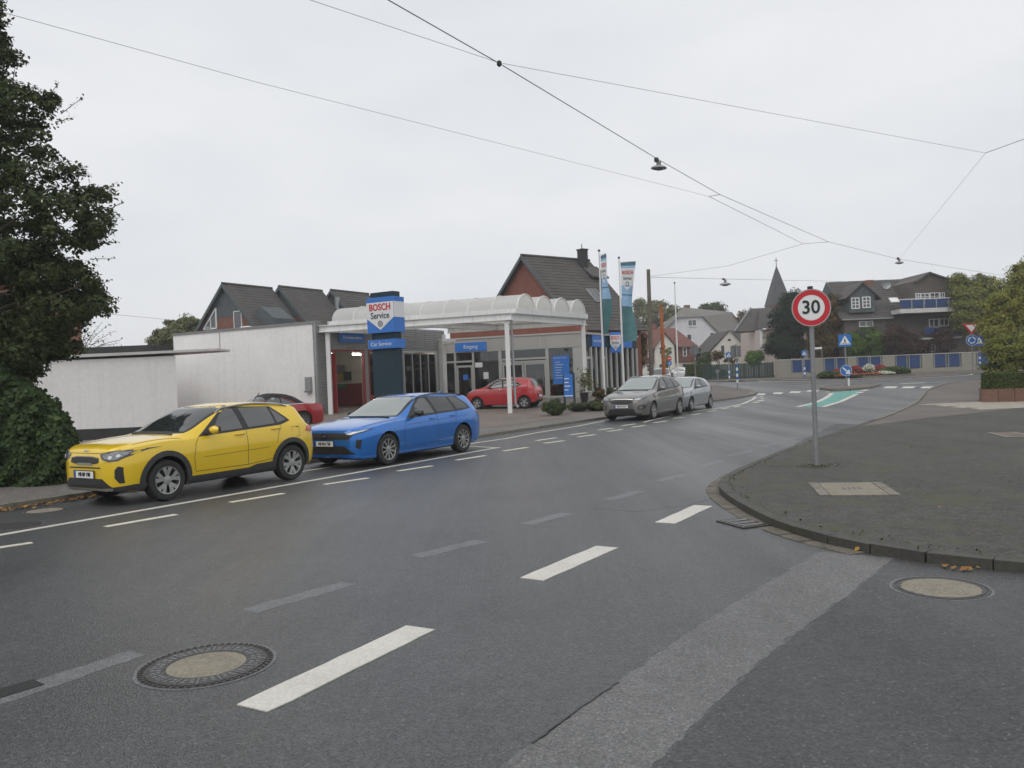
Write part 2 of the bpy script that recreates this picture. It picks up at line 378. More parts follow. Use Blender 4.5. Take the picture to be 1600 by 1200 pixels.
UNIT = MB().box(-.5, .5, -.5, .5, 0, 1)
KME = {}
def kerb(parent, pts, wd, z0, z1, m, step=1.0, side=0., gap=.012, name='kerb_stone'):
    pts = dense(pts, step)
    key = (m.name, name)
    rnd = random.Random(len(pts))
    for a, b in zip(pts, pts[1:]):
        a = Vector((a.x, a.y, 0)); b = Vector((b.x, b.y, 0)); d = b-a; ln = d.length
        if ln < .02: continue
        if key not in KME:
            o = UNIT.build(name, m, parent); KME[key] = o.data
        else:
            o = bpy.data.objects.new(name, KME[key]); COL.objects.link(o); o.parent = parent
        nn = Vector((-d.y, d.x, 0)).normalized(); c = (a+b)/2+nn*side
        za, zb = gz(a.y), gz(b.y)
        o.location = (c.x, c.y, (za+zb)/2+z0); o.rotation_euler = (0, -math.atan2(zb-za, ln), math.atan2(d.y, d.x))
        o.scale = (ln-gap, wd, z1-z0+rnd.uniform(-.005, .005))
def resample(pts, step):
    pts = [Vector((p[0], p[1], 0)) for p in pts]; outp = [pts[0]]; acc = 0
    for a, b in zip(pts, pts[1:]):
        d = (b-a).length; t = step-acc
        while t <= d: outp.append(a+(b-a)*(t/d)); t += step
        acc = (acc+d) % step if True else 0
        acc = d-(t-step)
    return outp+[pts[-1]]
kl = [i for i, p in enumerate(kr_s) if p.x < 12]
near_k = [p for p in kr_s if p.y < 24 and p.x < 14]
far_k = [p for p in kr_s if p.y >= 23]
kerb(pav_r, resample(near_k, .5), .12, -.05, .09, M_kerb_dark, 9, side=0, gap=.006)
kerb(pav_r, resample(far_k, 1.0), .14, -.05, .094, M_kerb, 9, side=0)
# gutter of flat stones round the corner, road side
gut = [p for p in kr_s if p.y > 7.4 and p.y < 24 and p.x < 13]
kerb(pav_r, resample(gut, .33), .17, -.05, .007, M_gutter, 9, side=.15, name='gutter_stone')

# ---- left pavement and forecourt
lp = [sn(-16, -13.35), sn(11, -13.4), sn(25, -13.35), sn(33, -13.25), sn(36, -13.15), g(1112, 628), g(1145, 623.4), g(1166, 620.3), g(1178, 617.4), g(1182, 614.5), g(1174, 611.5), g(1150, 607), g(1120, 602.5), g(1085, 601), g(1010, 603)]
lps = smooth_line(lp, 2)
pav_l = ground_sheet('left_pavement', lps+[Vector((-2, 62, 0)), Vector((-60, 90, 0)), Vector((-60, 20, 0))], .075, M_walk)
kerb(pav_l, resample([p for p in lps if p.y < 52 and p.y > 4], 1.0), .13, -.05, .083, M_kerb, 9, side=-.0)
fc = [g(742, 690), g(800, 679), g(870, 667), g(905, 661)]
forecourt = ground_sheet('forecourt', [sn(19.5, -14.9), sn(33.5, -14.9), Vector((6, 47.5, 0)), Vector((4, 53, 0)), Vector((-4, 53, 0)), Vector((-15, 46, 0)), Vector((-17, 36, 0)), Vector((-14, 27, 0)), sn(19.5, -22)], .081, M_fore)
pav_m = ground_sheet('brown_paving', [p+NS*-.25 for p in [sn(36, -13.15), g(1112, 628), g(1145, 623.4), g(1166, 620.3), g(1178, 617.4)]]+[g(1174, 612.5), g(1150, 608), g(1120, 603.5), g(1040, 606), sn(37, -16)], .083, M_pave_far, pav_l)
for a, b in (((676, 652), (880, 660)), ((720, 672), (830, 660))):
    pass

# far pavement in front of fence, hedge and wall
fp = [g(1000, 596.5), g(1105, 597), g(1150, 596.5), g(1215, 594), g(1290, 590.5), g(1400, 586.6), g(1500, 584.5), g(1640, 583), Vector((130, 110, 0)), Vector((30, 190, 0))]
fpav = ground_sheet('far_pavement', fp, .09, M_pave_far)
kerb(fpav, resample(fp[:8], 2.0), .16, -.05, .1, M_kerb, 9)

# ---- markings (flat paint on the road)
def mark(name, poly, m, dz=.004): return ground_sheet(name, poly, dz, m, road, depth=dz+.002)
def mline(name, pts, wd, m, dz=.004): return mark(name, strip(pts, wd), m, dz)
z8 = lambda x, y: g(640+x/2.6667, 560+y/2.6667)
z1 = lambda x, y: g(1090+x/4.2105, 560+y/4.2105)
# block markings across the side street
for q in ([(370, 1103), (418, 1112), (680, 984), (635, 979)], [(812, 904), (850, 907), (967, 856), (930, 854)], [(1024, 816), (1055, 819), (1115, 791), (1083, 790)]):
    P = [g(*p) for p in q]
    a = (P[0]+P[1])/2; b = (P[2]+P[3])/2; d = (b-a).normalized(); n = Vector((-d.y, d.x, 0))*.12
    rnd = random.Random(int(q[0][0])); L = [a+(b-a)*(i/9)+n*(1+rnd.uniform(-.05, .05)) for i in range(10)]; R = [a+(b-a)*(i/9)-n*(1+rnd.uniform(-.05, .05)) for i in range(10)]
    mark('block_marking', L+R[::-1], M_paint, .006)
# parking lines and broken lines
mline('parking_line', dense([g(-60, 847), g(0, 836), g(390, 768), g(780, 699)], 2), .12, M_paint)
mline('parking_line', [g(675, 701), g(730, 697), g(772, 699.5)], .1, M_thin)
mline('parking_line', dense([z8(975, 266), z1(-100, 358), z1(0, 345), z1(100, 332), z1(200, 318), z1(300, 298), z1(360, 272), z1(385, 252)], 3), .12, M_paint)
for a, b in (((-70, 866), (50, 848)), ((165, 823), (275, 804)), ((360, 785), (443, 771)), ((507, 757), (575, 747)), ((622, 736), (675, 728))):
    mline('broken_line_dash', [g(*a), g(*b)], .12, M_thin)
for a, b in (((195, 424), (315, 405)), ((392, 386), (490, 371)), ((562, 354), (643, 343)), ((703, 327), (772, 318)), ((825, 305), (886, 296)), ((927, 287), (981, 279)), ((1019, 268), (1070, 261)), ((1101, 250), (1142, 245)), ((1175, 236), (1212, 230)), ((1243, 221), (1275, 217)), ((1300, 211), (1328, 206)), ((1352, 203), (1377, 198)),
             ((528, 343), (610, 331)), ((668, 319), (737, 310)), ((787, 299), (846, 291)), ((885, 281), (940, 273))):
    mline('broken_line_dash', [z8(*a), z8(*b)], .13, M_thin)
for a, b in (((375, 290), (395, 287)), ((405, 280), (425, 276)), ((420, 266), (438, 265)), ((408, 252), (430, 252))):
    mline('broken_line_dash', [z1(*a), z1(*b)], .3, M_thin)
mline('gutter_line', dense([g(734, 693.5), g(792, 685), g(840, 676), g(902, 666), g(945, 657.5)], 1.5), .09, M_thin)
mline('gutter_line', dense([g(440, 742), g(520, 729), g(600, 715)], 2), .1, M_thin)
# crossing blocks by the roundabout
for xa, xb, y in ((395, 445, 236), (500, 560, 229), (610, 678, 222), (722, 795, 214)):
    mark('crossing_block', [z1(xa-8, y+5), z1(xb-8, y+5), z1(xb+6, y-5), z1(xa+6, y-5)], M_paint)
for xa, xb, y in ((1225, 1315, 190), (1345, 1432, 190), (1472, 1556, 190)):
    mark('crossing_block', [z1(xa-8, y+6), z1(xb-16, y+6), z1(xb+6, y-5), z1(xa+14, y-5)], M_paint)
gp = [z1(700, 318), z1(790, 282), z1(850, 250), z1(880, 222), z1(1075, 208), z1(1045, 236), z1(1000, 262), z1(930, 291), z1(835, 318)]
mark('green_paint_area', gp, M_green, .004)
mline('green_area_line', smooth_line([z1(662, 319), z1(790, 286), z1(855, 255), z1(882, 232)], 1), .2, M_paint, .008)
mline('green_area_line', smooth_line([z1(828, 319), z1(930, 288), z1(1000, 258), z1(1050, 235)], 1), .2, M_paint, .008)
for a, b in (((1056, 228), (1078, 221)), ((1086, 213), (1116, 206)), ((858, 231), (880, 231)), ((845, 221), (868, 221))):
    mline('green_area_line', [z1(*a), z1(*b)], .3, M_paint, .008)
mline('give_way_line', [z1(1335, 166), z1(1500, 160)], .5, M_thin)
# ghost markings where an old line was milled off
for a, b in (((-60, 1112), (215, 1020)), ((390, 955), (545, 911)), ((650, 870), (752, 845)), ((822, 819), (885, 802)), ((950, 781), (1002, 767)), ((1028, 752), (1072, 741)), ((1093, 729), (1130, 720)), ((1140, 712), (1176, 704)), ((1186, 699), (1215, 692)), ((1228, 688), (1248, 682))):
    rnd = random.Random(a[0]); A, B = g(*a), g(*b); d = (B-A).normalized(); n = Vector((-d.y, d.x, 0))
    K = 14; L = [A+(B-A)*(i/K)+n*(.1+rnd.uniform(-.018, .018)) for i in range(K+1)]; R = [A+(B-A)*(i/K)-n*(.1+rnd.uniform(-.018, .018)) for i in range(K+1)]
    mark('milled_scar', L+R[::-1], M_scar, .0012)
mline('milled_scar', dense([g(-80, 1112), g(0, 1084), g(60, 1066)], .3), .16, M_seal, .005)
0 and mline('pale_wear_streak', dense([g(850, 812), g(1000, 766), g(1120, 722), g(1200, 692)], .5), .14, M_scar, .002)
# re-laid strips of asphalt
def ragged(pts, amt, seed, step=.25):
    rnd = random.Random(seed); q = dense(pts+[pts[0]], step)[:-1]; return [p+Vector((rnd.uniform(-amt, amt), rnd.uniform(-amt, amt), 0)) for p in q]
tr = [g(1280, 862), g(1396, 872), g(1330, 925), g(1240, 992), g(1181, 1038), g(1024, 1192), g(950, 1262), g(690, 1262), g(814, 1174), g(967, 1065), g(1080, 985), g(1180, 922)]
mark('asphalt_patch', ragged(tr, .018, 3, .07), M_asph2, .0015)
def side_area():
    return [g(1396, 873), g(1500, 887), g(1600, 896), Vector((12, 4.9, 0)), Vector((12, 1.2, 0)), g(1300, 1320), g(952, 1263), g(1026, 1193), g(1183, 1039), g(1242, 993), g(1332, 926)]
mark('side_street_asphalt', ragged(side_area(), .008, 5, .12), M_asph3, .002)
mline('tar_seam', [p+Vector((random.Random(i).uniform(-.006, .006), 0, 0)) for i, p in enumerate(dense([g(965, 1067), g(905, 1108), g(832, 1162)], .05))], .011, M_seal, .006)
mark('asphalt_patch', ragged([g(930, 795), g(1000, 780), g(1120, 760), g(1125, 775), g(1080, 788), g(1000, 800)], .02, 8), M_asph, .0015)
mark('asphalt_patch', ragged([z1(905, 430), z1(1080, 432), z1(960, 480), z1(800, 545), z1(700, 589), z1(600, 589), z1(720, 520)], .03, 9), M_asph3, .0015)

# ---- splitter island and roundabout island
si = [z1(812, 203), z1(880, 190), z1(1000, 182), z1(1195, 178), z1(1180, 187), z1(1110, 203), z1(1000, 212), z1(880, 214)]
si = [Vector((p.x, p.y, 0)) for p in si]
split = ground_sheet('traffic_island', si, .11, M_pave_far, depth=.16)
kerb(split, si+[si[0]], .18, -.04, .125, M_kerb, 1.2)
RC = g(1345, 589.5); RR = 6.6
ring = lambda r, n=40, c=RC: [Vector((c.x+r*math.cos(2*math.pi*i/n), c.y+r*1.0*math.sin(2*math.pi*i/n), 0)) for i in range(n)]
apron = ground_sheet('roundabout_apron', ring(RR+1.2), .05, M_pave_far, depth=.1)
mline('roundabout_ring_line', [p for p in ring(RR+1.5, 60)[28:60]], .22, M_thin, .006)
isl = ground_sheet('roundabout_bed', ring(3.9), .16, M_soil, depth=.2)
kerb(isl, ring(3.95)+[ring(3.95)[0]], .16, 0, .2, M_kerb, .9)
# ================================================================== CARS
def pchip(tab):
    x = np.array([p[0] for p in tab], float); y = np.array([p[1] for p in tab], float)
    h = np.diff(x); d = np.diff(y)/h; m = np.zeros_like(x)
    for i in range(1, len(x)-1):
        if d[i-1]*d[i] > 0:
            w1, w2 = 2*h[i]+h[i-1], h[i]+2*h[i-1]; m[i] = (w1+w2)/(w1/d[i-1]+w2/d[i])
    m[0], m[-1] = d[0], d[-1]
    def f(t):
        t = min(max(t, x[0]), x[-1]); i = min(int(np.searchsorted(x, t, 'right'))-1, len(x)-2); s = (t-x[i])/h[i]
        return float((1+2*s)*(1-s)**2*y[i]+s*(1-s)**2*h[i]*m[i]+s*s*(3-2*s)*y[i+1]+s*s*(s-1)*h[i]*m[i+1])
    return f
def clip_cell(poly, x0, x1, y0, y1):
    for ax, v, sgn in ((0, x0, 1), (0, x1, -1), (1, y0, 1), (1, y1, -1)):
        r = []
        for i in range(len(poly)):
            a, b = poly[i], poly[(i+1) % len(poly)]; ia = (a[ax]-v)*sgn >= 0; ib = (b[ax]-v)*sgn >= 0
            if ia: r.append(a)
            if ia != ib:
                t = (v-a[ax])/(b[ax]-a[ax]); q = [a[0]+(b[0]-a[0])*t, a[1]+(b[1]-a[1])*t]; q[ax] = v; r.append(tuple(q))
        poly = r
        if len(poly) < 3: return []
    return poly
class Car:
    def __init__(s, name, label, loc, rz, spec, paint, group=None, scale=1.):
        s.root = thing(name, label, 'car', loc, rz, group); s.root.scale = (scale,)*3; s.p = spec; s.paint = paint; s.body()
    def tables(s):
        p = s.p; L, W, H = p['L'], p['W']/2, p['H']; nose = p['nose']; cx, cz = p['cowl']; hx, hz = p['head']; ex, ez = p['roofend']; tail = p['tail']; bf, br = p['belt']
        mx = (cx+hx)/2; mz = (cz+hz)/2+.03
        top = nose+[(cx, cz), (mx, mz), (hx, hz), (hx+(ex-hx)*.4, H), (ex, ez)]+tail
        tum = p.get('tumble', .29)
        tez = [(x, z-.025) for x, z in nose]+[(cx, cz-.03), (cx+.2, cz+.01), (mx+.2, mz-.06), (hx+.2, hz-.06), (hx+(ex-hx)*.5, H-.05), (ex-.05, ez-.055)]+[(x-.02 if i < len(tail)-1 else x, z-.035) for i, (x, z) in enumerate(tail)]
        wd = [(0, W*.50), (.03, W*.64), (.08, W*.76), (.17, W*.87), (.32, W*.95), (.6, W*.99), (.95, W), (1.5, W*.985), (L-1.4, W*.985), (L-.9, W), (L-.5, W*.985), (L-.22, W*.93), (L-.09, W*.85), (L-.02, W*.72), (L, W*.62)]
        wdf = pchip(wd)
        tey = [(x, wdf(x)*(.80 if x > .05 else .84)) for x, z in nose]+[(cx, W*.83), (cx+.25, W*.80), (mx+.2, W-tum*.72), (hx+.25, W-tum), (ex-.1, W-tum-.01)]
        n = len(tail)
        for i, (x, z) in enumerate(tail): tey.append((x, (W-tum)*(1-(i+1)/n)+wdf(x)*.84*(i+1)/n if i < n-1 else wdf(x)*.84))
        shz = [(0, nose[0][1]-.05)]+[(x, z-.075) for x, z in nose[1:]]+[(cx, bf-.02), (cx+.5, bf), (L-.9, br), (L-.35, br-.01), (L-.1, br-.12), (L, tail[-1][1]-.08)]
        shy = [(x, y*.945 if .2 < x < L-.2 else y*.955) for x, y in wd]
        zb = p.get('zb', .2)
        wz = [(0, .5), (.3, .6), (1, .66), (L-1, .70), (L, .58)]
        bt = [(0, .30), (.03, .235), (.1, zb+.02), (.3, zb), (L-.5, zb+.02), (L-.15, zb+.08), (L-.04, zb+.15), (L, zb+.24)]
        s.T = {k: pchip(v) for k, v in dict(top=top, tez=tez, tey=tey, shz=shz, shy=shy, wd=wd, wz=wz, bt=bt).items()}
    def section(s, x):
        T = s.T; zt = T['top'](x); sz = T['shz'](x); wy = T['wd'](x); sy = min(T['shy'](x), wy); ty = min(T['tey'](x), sy-.004); tz = max(min(T['tez'](x), zt-.008), sz+.012); sz = min(sz, tz-.012)
        wz = min(T['wz'](x), sz-.03); zb = T['bt'](x); lz = zb+(wz-zb)*.3; ly = wy*.965
        P = []
        for f in (0, .3, .55, .75, .88, .96, 1): P.append((ty*f, zt-(zt-tz)*f**3.2))
        for t in (.06, .2, .4, .6, .8, .94, 1): P.append((ty+(sy-ty)*t+.018*math.sin(math.pi*t)*(tz-sz > .15), tz+(sz-tz)*t))
        for t in (.12, .3, .55, .8, 1): P.append((sy+(wy-sy)*(1-(1-t)**2.2), sz+(wz-sz)*t))
        for t in (.35, .7, 1): P.append((wy+(ly-wy)*t**1.6, wz+(lz-wz)*t))
        P += [(ly-.012, lz+(zb-lz)*.55), (ly-.03, lz+(zb-lz)*.85), (ly-.07, zb), (ly*.5, zb), (0, zb)]
        return P
    def body(s):
        s.tables(); p = s.p; L = p['L']
        xs = sorted(set([0, .008, .02, .04, .065, .1, .14, .19, .25, .32, .4]+[round(.4+(L-.8)*i/46, 4) for i in range(47)]+[L-v for v in (.0, .008, .02, .04, .065, .1, .14, .19, .25, .32)]))
        rows = []
        for x in xs:
            P = s.section(x); rows.append([(x, y, z) for y, z in P]+[(x, -y, z) for y, z in P[-2:0:-1]])
        mb = MB(); k = len(rows[0]); mb.add([q for r in rows for q in r], [(i*k+j, i*k+(j+1) % k, (i+1)*k+(j+1) % k, (i+1)*k+j) for i in range(len(rows)-1) for j in range(k)]+[tuple(range(k)), tuple((len(rows)-1)*k+j for j in range(k))])
        o = mb.build('body', [s.paint, M_arch], s.root, smooth=35)
        bm = bmesh.new(); bm.from_mesh(o.data); s.bvh = BVHTree.FromBMesh(bm); bm.free()
        # wheel arches
        c = MB(); ra = p['wr']+p.get('arch', .045); W = p['W']/2
        for xa in (p['xf'], p['xf']+p['wb']):
            for sg in (-1, 1): c.lathe([(ra, sg*(W-.30)), (ra, sg*(W+.3))], 40, 'y', (xa, 0, p['wr']+.01))
        cu = c.build('cutter', [M_arch], s.root); b = o.modifiers.new('b', 'BOOLEAN'); b.object = cu; b.operation = 'DIFFERENCE'; b.solver = 'EXACT'
        bpy.context.view_layer.update(); dg = bpy.context.evaluated_depsgraph_get(); dg.update(); n0 = len(o.data.polygons); me = bpy.data.meshes.new_from_object(o.evaluated_get(dg)); o.modifiers.clear()
        old = o.data; o.data = me; bpy.data.meshes.remove(old); bpy.data.objects.remove(cu); me.name = 'body'
        me.materials.clear(); me.materials.append(s.paint); me.materials.append(M_arch)
        for f in me.polygons:
            cc = f.center; f.material_index = 0
            for xa in (p['xf'], p['xf']+p['wb']):
                d = math.hypot(cc.x-xa, cc.z-p['wr']-.01)
                if d < ra-.002 and abs(cc.y) > W-.31 and abs(cc.y) < W-.01 or (d < ra+.004 and abs(abs(cc.y)-(W-.3)) < .01): f.material_index = 1
                elif abs(d-ra) < .012 and abs(f.normal.y) < .3 and W-.31 < abs(cc.y): f.material_index = 1
            if f.normal.z < -.7 and cc.z < .35: f.material_index = 1
        try: me.set_sharp_from_angle(angle=R_(35))
        except Exception: pass
        s.bodyo = o
    def hit(s, ax, a, b):       # 'f' front (y,z), 'r' rear (y,z), 'l'/'n' the two sides (x,z), 't' top (x,y)
        o, d = {'f': ((-3, a, b), (1, 0, 0)), 'r': ((9, a, b), (-1, 0, 0)), 'n': ((a, -4, b), (0, 1, 0)), 'l': ((a, 4, b), (0, -1, 0)), 't': ((a, b, 5), (0, 0, -1))}[ax]
        loc, nr, _, _ = s.bvh.ray_cast(Vector(o), Vector(d))
        if loc is None: return None, None
        if nr.dot(Vector(d)) > 0: nr = -nr
        return loc, nr
    def drape(s, name, ax, poly, m, off=.006, cell=.06, parent=None, smooth=True, skirt=True):
        xs = [p[0] for p in poly]; ys = [p[1] for p in poly]; mb = MB(); idx = {}; bad = set()
        def vid(q):
            k = (round(q[0], 5), round(q[1], 5))
            if k not in idx:
                loc, nr = s.hit(ax, *k); idx[k] = len(mb.v)
                if loc is None: bad.add(idx[k]); mb.v.append((0, 0, 0))
                else: mb.v.append(tuple(loc+nr*off))
            return idx[k]
        i0, i1 = math.floor(min(xs)/cell), math.ceil(max(xs)/cell); j0, j1 = math.floor(min(ys)/cell), math.ceil(max(ys)/cell)
        for i in range(i0, i1):
            for j in range(j0, j1):
                q = clip_cell(poly, i*cell, (i+1)*cell, j*cell, (j+1)*cell)
                if len(q) < 3: continue
                ids = []
                for v in q:
                    k = vid(v)
                    if not ids or ids[-1] != k: ids.append(k)
                if len(ids) > 2 and ids[0] == ids[-1]: ids.pop()
                if len(set(ids)) == len(ids) and len(ids) > 2 and not bad & set(ids): mb.f.append(tuple(ids)); mb.m.append(0)
        if not mb.f: return None
        used = sorted({i for f in mb.f for i in f}); rm = {u: i for i, u in enumerate(used)}; mb.v = [mb.v[u] for u in used]; mb.f = [tuple(rm[i] for i in f) for f in mb.f]
        o = mb.build(name, m, parent or s.root, fix=False)
        me = o.data; bm = bmesh.new(); bm.from_mesh(me); bmesh.ops.recalc_face_normals(bm, faces=bm.faces)
        dirv = {'f': Vector((-1, 0, 0)), 'r': Vector((1, 0, 0)), 'n': Vector((0, -1, 0)), 'l': Vector((0, 1, 0)), 't': Vector((0, 0, 1))}[ax]
        if sum((f.normal.dot(dirv)*f.calc_area() for f in bm.faces)) < 0: bmesh.ops.reverse_faces(bm, faces=bm.faces)
        if skirt:
            ed = [e for e in bm.edges if e.is_boundary]; r = bmesh.ops.extrude_edge_only(bm, edges=ed)
            for v in [e for e in r['geom'] if isinstance(e, bmesh.types.BMVert)]: v.co -= dirv*(off+.012)
        bm.to_mesh(me); bm.free()
        if smooth:
            me.polygons.foreach_set('use_smooth', [True]*len(me.polygons)); me.set_sharp_from_angle(angle=R_(38))
        return o
    def both(s, name, poly, m, **k):
        return [s.drape(name, a, poly, m, **k) for a in ('n', 'l')]
    def front2(s, name, poly, m, ax='f', **k):
        return [s.drape(name, ax, poly, m, **k), s.drape(name, ax, [(-a, b) for a, b in poly[::-1]], m, **k)]
    def seam(s, pts, wd=.008, m=None, axes=('n', 'l'), name='door_seam'):
        L, Rr = [], []
        for i, q in enumerate(pts):
            a = pts[max(i-1, 0)]; b = pts[min(i+1, len(pts)-1)]; d = Vector((b[0]-a[0], b[1]-a[1])).normalized(); n = Vector((-d.y, d.x))*wd/2
            L.append((q[0]+n.x, q[1]+n.y)); Rr.append((q[0]-n.x, q[1]-n.y))
        for a in axes: s.drape(name, a, L+Rr[::-1], m or M_seam, off=.0025, cell=.08, skirt=False)
    def handle(s, x, z, m, ln=.2):
        for a, sg in (('n', -1), ('l', 1)):
            loc, nr = s.hit(a, x, z)
            if loc is None: continue
            y = loc.y+sg*.022
            MB().tube([(x-ln/2, loc.y+sg*.004, z), (x-ln/2+.03, y, z+.004), (x+ln/2-.03, y, z+.006), (x+ln/2, loc.y+sg*.004, z+.004)], .014, 8).build('door_handle', m, s.root, smooth=60)
    def mirror(s, x, z, m, size=1.):
        for a, sg in (('n', -1), ('l', 1)):
            loc, nr = s.hit(a, x, z)
            y = loc.y; mb = MB()
            gr = []
            for i in range(9):
                t = i/8; r = math.sin(math.pi*min(max(t, .04), .96))**.5; rowp = []
                for j in range(12):
                    al = 2*math.pi*j/12; rowp.append((x+.02+.055*r*math.cos(al)*size+.03*t, y+sg*(.05+.19*t*size), z+.075+.068*r*math.sin(al)*size-.01*t))
                rowp.append(rowp[0]); gr.append(rowp)
            mb.sheet(gr); mo = mb.build('mirror', m, s.root, smooth=60)
            MB().bar((x-.02, y-sg*.03, z+.01), (x+.03, y+sg*.1, z+.04), .06, .03).build('mirror_arm', M_black, mo)
            MB().add([(x+.105*size, y+sg*(.06+.02), z+.03), (x+.11*size, y+sg*(.2*size+.02), z+.03), (x+.11*size, y+sg*(.2*size+.02), z+.12*size), (x+.105*size, y+sg*.08, z+.12*size)], [(0, 1, 2, 3)]).build('mirror_glass', M_glass, mo)
    def wheels(s, style, rimm, capm=None):
        p = s.p; r = p['wr']; W = p['W']/2; w0 = .205; rr = p.get('rim', r*.66)
        def one():
            hub = MB().lathe([(rr*.5, .05), (rr*.97, .07), (rr*.97, .12), (.02, .125)], 28, 'y').build('wheel', M_wheelback, s.root)
            prof = [(rr, .0), (rr+.012, -.006), (r*.86, -.014), (r*.95, -.006), (r*.988, .018), (r, .05), (r, w0-.05), (r*.97, w0-.012), (rr, w0)]
            MB().lathe(prof, 40, 'y', closed=True).build('tyre', M_tyre, hub, smooth=40)
            mb = MB()
            mb.lathe([(rr, -.004), (rr*.985, -.012), (rr*.93, -.006), (rr*.90, .03), (rr*.9, .12), (rr, .12)], 36, 'y', closed=True)
            mb.lathe([(.075, .012), (.07, -.002), (.03, -.008), (.001, -.008)], 20, 'y')
            n, kind = style
            for i in range(n):
                a = 2*math.pi*i/n+math.pi/2
                def spoke(a0, a1, w_in, w_out):
                    q = []
                    for (rad, al, wd, d) in ((.05, a0, w_in, .004), (rr*.55, (a0+a1)/2, (w_in+w_out)/2, -.004), (rr*.95, a1, w_out, -.006)):
                        cx, cz = rad*math.cos(al), rad*math.sin(al); tx, tz = -math.sin(al), math.cos(al)
                        q.append([(cx+tx*wd/2, d, cz+tz*wd/2), (cx-tx*wd/2, d, cz-tz*wd/2), (cx-tx*wd*.4, d+.03, cz-tz*wd*.4), (cx+tx*wd*.4, d+.03, cz+tz*wd*.4)])
                    vs = [v for k in q for v in k]; fs = [(k*4+j, k*4+(j+1) % 4, (k+1)*4+(j+1) % 4, (k+1)*4+j) for k in range(2) for j in range(4)]+[(3, 2, 1, 0), (8, 9, 10, 11)]
                    mb.add(vs, fs)
                if kind == 'pair': spoke(a-.1, a-.27, .035, .075); spoke(a+.1, a+.27, .035, .075)
                elif kind == 'blade': spoke(a, a, .045, .105)
                elif kind == 'thin': spoke(a, a, .03, .036)
                else: spoke(a-.02, a-.1, .022, .026); spoke(a+.02, a+.1, .022, .026)
            rim = mb.build('rim', rimm, hub, smooth=35)
            return hub
        base = one()
        for i, (xa, sg) in enumerate(((p['xf'], -1), (p['xf'], 1), (p['xf']+p['wb'], -1), (p['xf']+p['wb'], 1))):
            o = base if i == 0 else copy_tree(base, s.root)
            yy = W-.015-.01
            o.location = (xa, sg*yy, r); o.rotation_euler = (0, .3*i, 0 if sg < 0 else math.pi)
    def plate(s, x_ax, z, txt, y=0., wd=.52):
        loc, nr = s.hit(x_ax, y, z); sg = -1 if x_ax == 'f' else 1; X = loc.x+sg*.018
        lo2, _ = s.hit(x_ax, y, z+.055); lo3, _ = s.hit(x_ax, y, z-.055)
        X = sg*max(sg*v.x for v in (loc, lo2, lo3) if v is not None)+sg*.012
        pl = MB().box(min(X, X+sg*.012), max(X, X+sg*.012), y-wd/2, y+wd/2, z-.055, z+.055).build('number_plate', M_plate, s.root, bevel=.004)
        xo = X+sg*.014
        e = 1 if x_ax == 'f' else -1
        MB().box(min(xo, xo-sg*.002), max(xo, xo-sg*.002), *sorted((y+e*(wd/2-.045), y+e*(wd/2-.004))), z-.05, z+.05).build('plate_band', M_euro, pl)
        fr = MB()
        for (a0, a1, b0, b1) in ((-wd/2-.01, wd/2+.01, .055, .065), (-wd/2-.01, wd/2+.01, -.065, -.055), (-wd/2-.01, -wd/2, -.055, .055), (wd/2, wd/2+.01, -.055, .055)): fr.box(min(X, X+sg*.015), max(X, X+sg*.015), y+a0, y+a1, z+b0, z+b1)
        fr.build('plate_frame', M_black, pl)
        if txt: text(txt, .088, M_ink, pl, (xo+sg*.003, y-e*.02, z), (R_(90), 0, R_(-90) if x_ax == 'f' else R_(90)), bold=.0, sx=.82, spacing=1.0)
    def rail(s, y, x0, x1, m, h=.035):
        for sg in (-1, 1):
            pts = []
            for i in range(13):
                t = i/12; x = x0+(x1-x0)*t; loc, _ = s.hit('t', x, sg*y)
                pts.append((x, sg*(y), loc.z+(h if 0 < i < 12 else -.005)))
            MB().tube(pts, .015, 8).build('roof_rail', m, s.root, smooth=60)
    def windows(s, wind, rear, sides, surround, glass=None):
        gl = glass or M_glass
        s.drape('windscreen_frit', 'f', wind[1], M_black, off=.003)
        s.drape('windscreen', 'f', wind[0], wind[2] if len(wind) > 2 else gl, off=.007)
        if rear: s.drape('rear_window', 'r', rear, gl, off=.007)
        if surround: s.both('window_surround', surround, M_black, off=.003)
        for q in sides: s.both('side_window', q, gl, off=.008)
    def wiper(s):
        pass

M_arch = mat('arch_liner', (.012, .012, .012), .9)
M_black = mat('black_plastic', (.018, .018, .018), .45, var=[(20, .2)])
M_clad = mat('grey_cladding', (.035, .035, .036), .6, var=[(15, .2)])
M_seam = mat('panel_gap', (.03, .028, .026), .9)
M_tyre = mat('tyre_rubber', (.022, .022, .022), .8, var=[(10, .3)])
M_wheelback = mat('brake_dark', (.012, .012, .012), .7)
M_alloy = mat('alloy', (.36, .36, .35), .35, .7)
M_alloy_d = mat('alloy_dark', (.22, .22, .22), .4, .6)
M_chrome = mat('chrome', (.7, .7, .7), .15, 1.)
M_plate = mat('plate_white', (.72, .72, .7), .5)
M_ink = mat('plate_black', (.012, .012, .014), .6)
M_euro = mat('plate_blue', (.01, .06, .4), .5)
M_glass = mat('car_glass', (.02, .024, .024), .04, spec=.9, ior=1.75)
M_glass_sky = mat('windscreen_sky_reflection', (.2, .23, .22), .05, spec=.9, ior=1.9)  # pale sky reflection put into the glass base colour
M_glass_tint = mat('privacy_glass', (.014, .013, .014), .06, spec=.8, ior=1.6)
M_lamp = mat('lamp_glass', (.22, .23, .24), .1, .5, coat=1., var=[(35, .5)])
M_lamp_d = mat('lamp_dark', (.035, .036, .04), .1, .2, coat=1.)
M_lamp_w = mat('lamp_white', (.75, .75, .75), .2, coat=1.)
M_tail = mat('tail_red', (.42, .01, .012), .2, coat=1.)
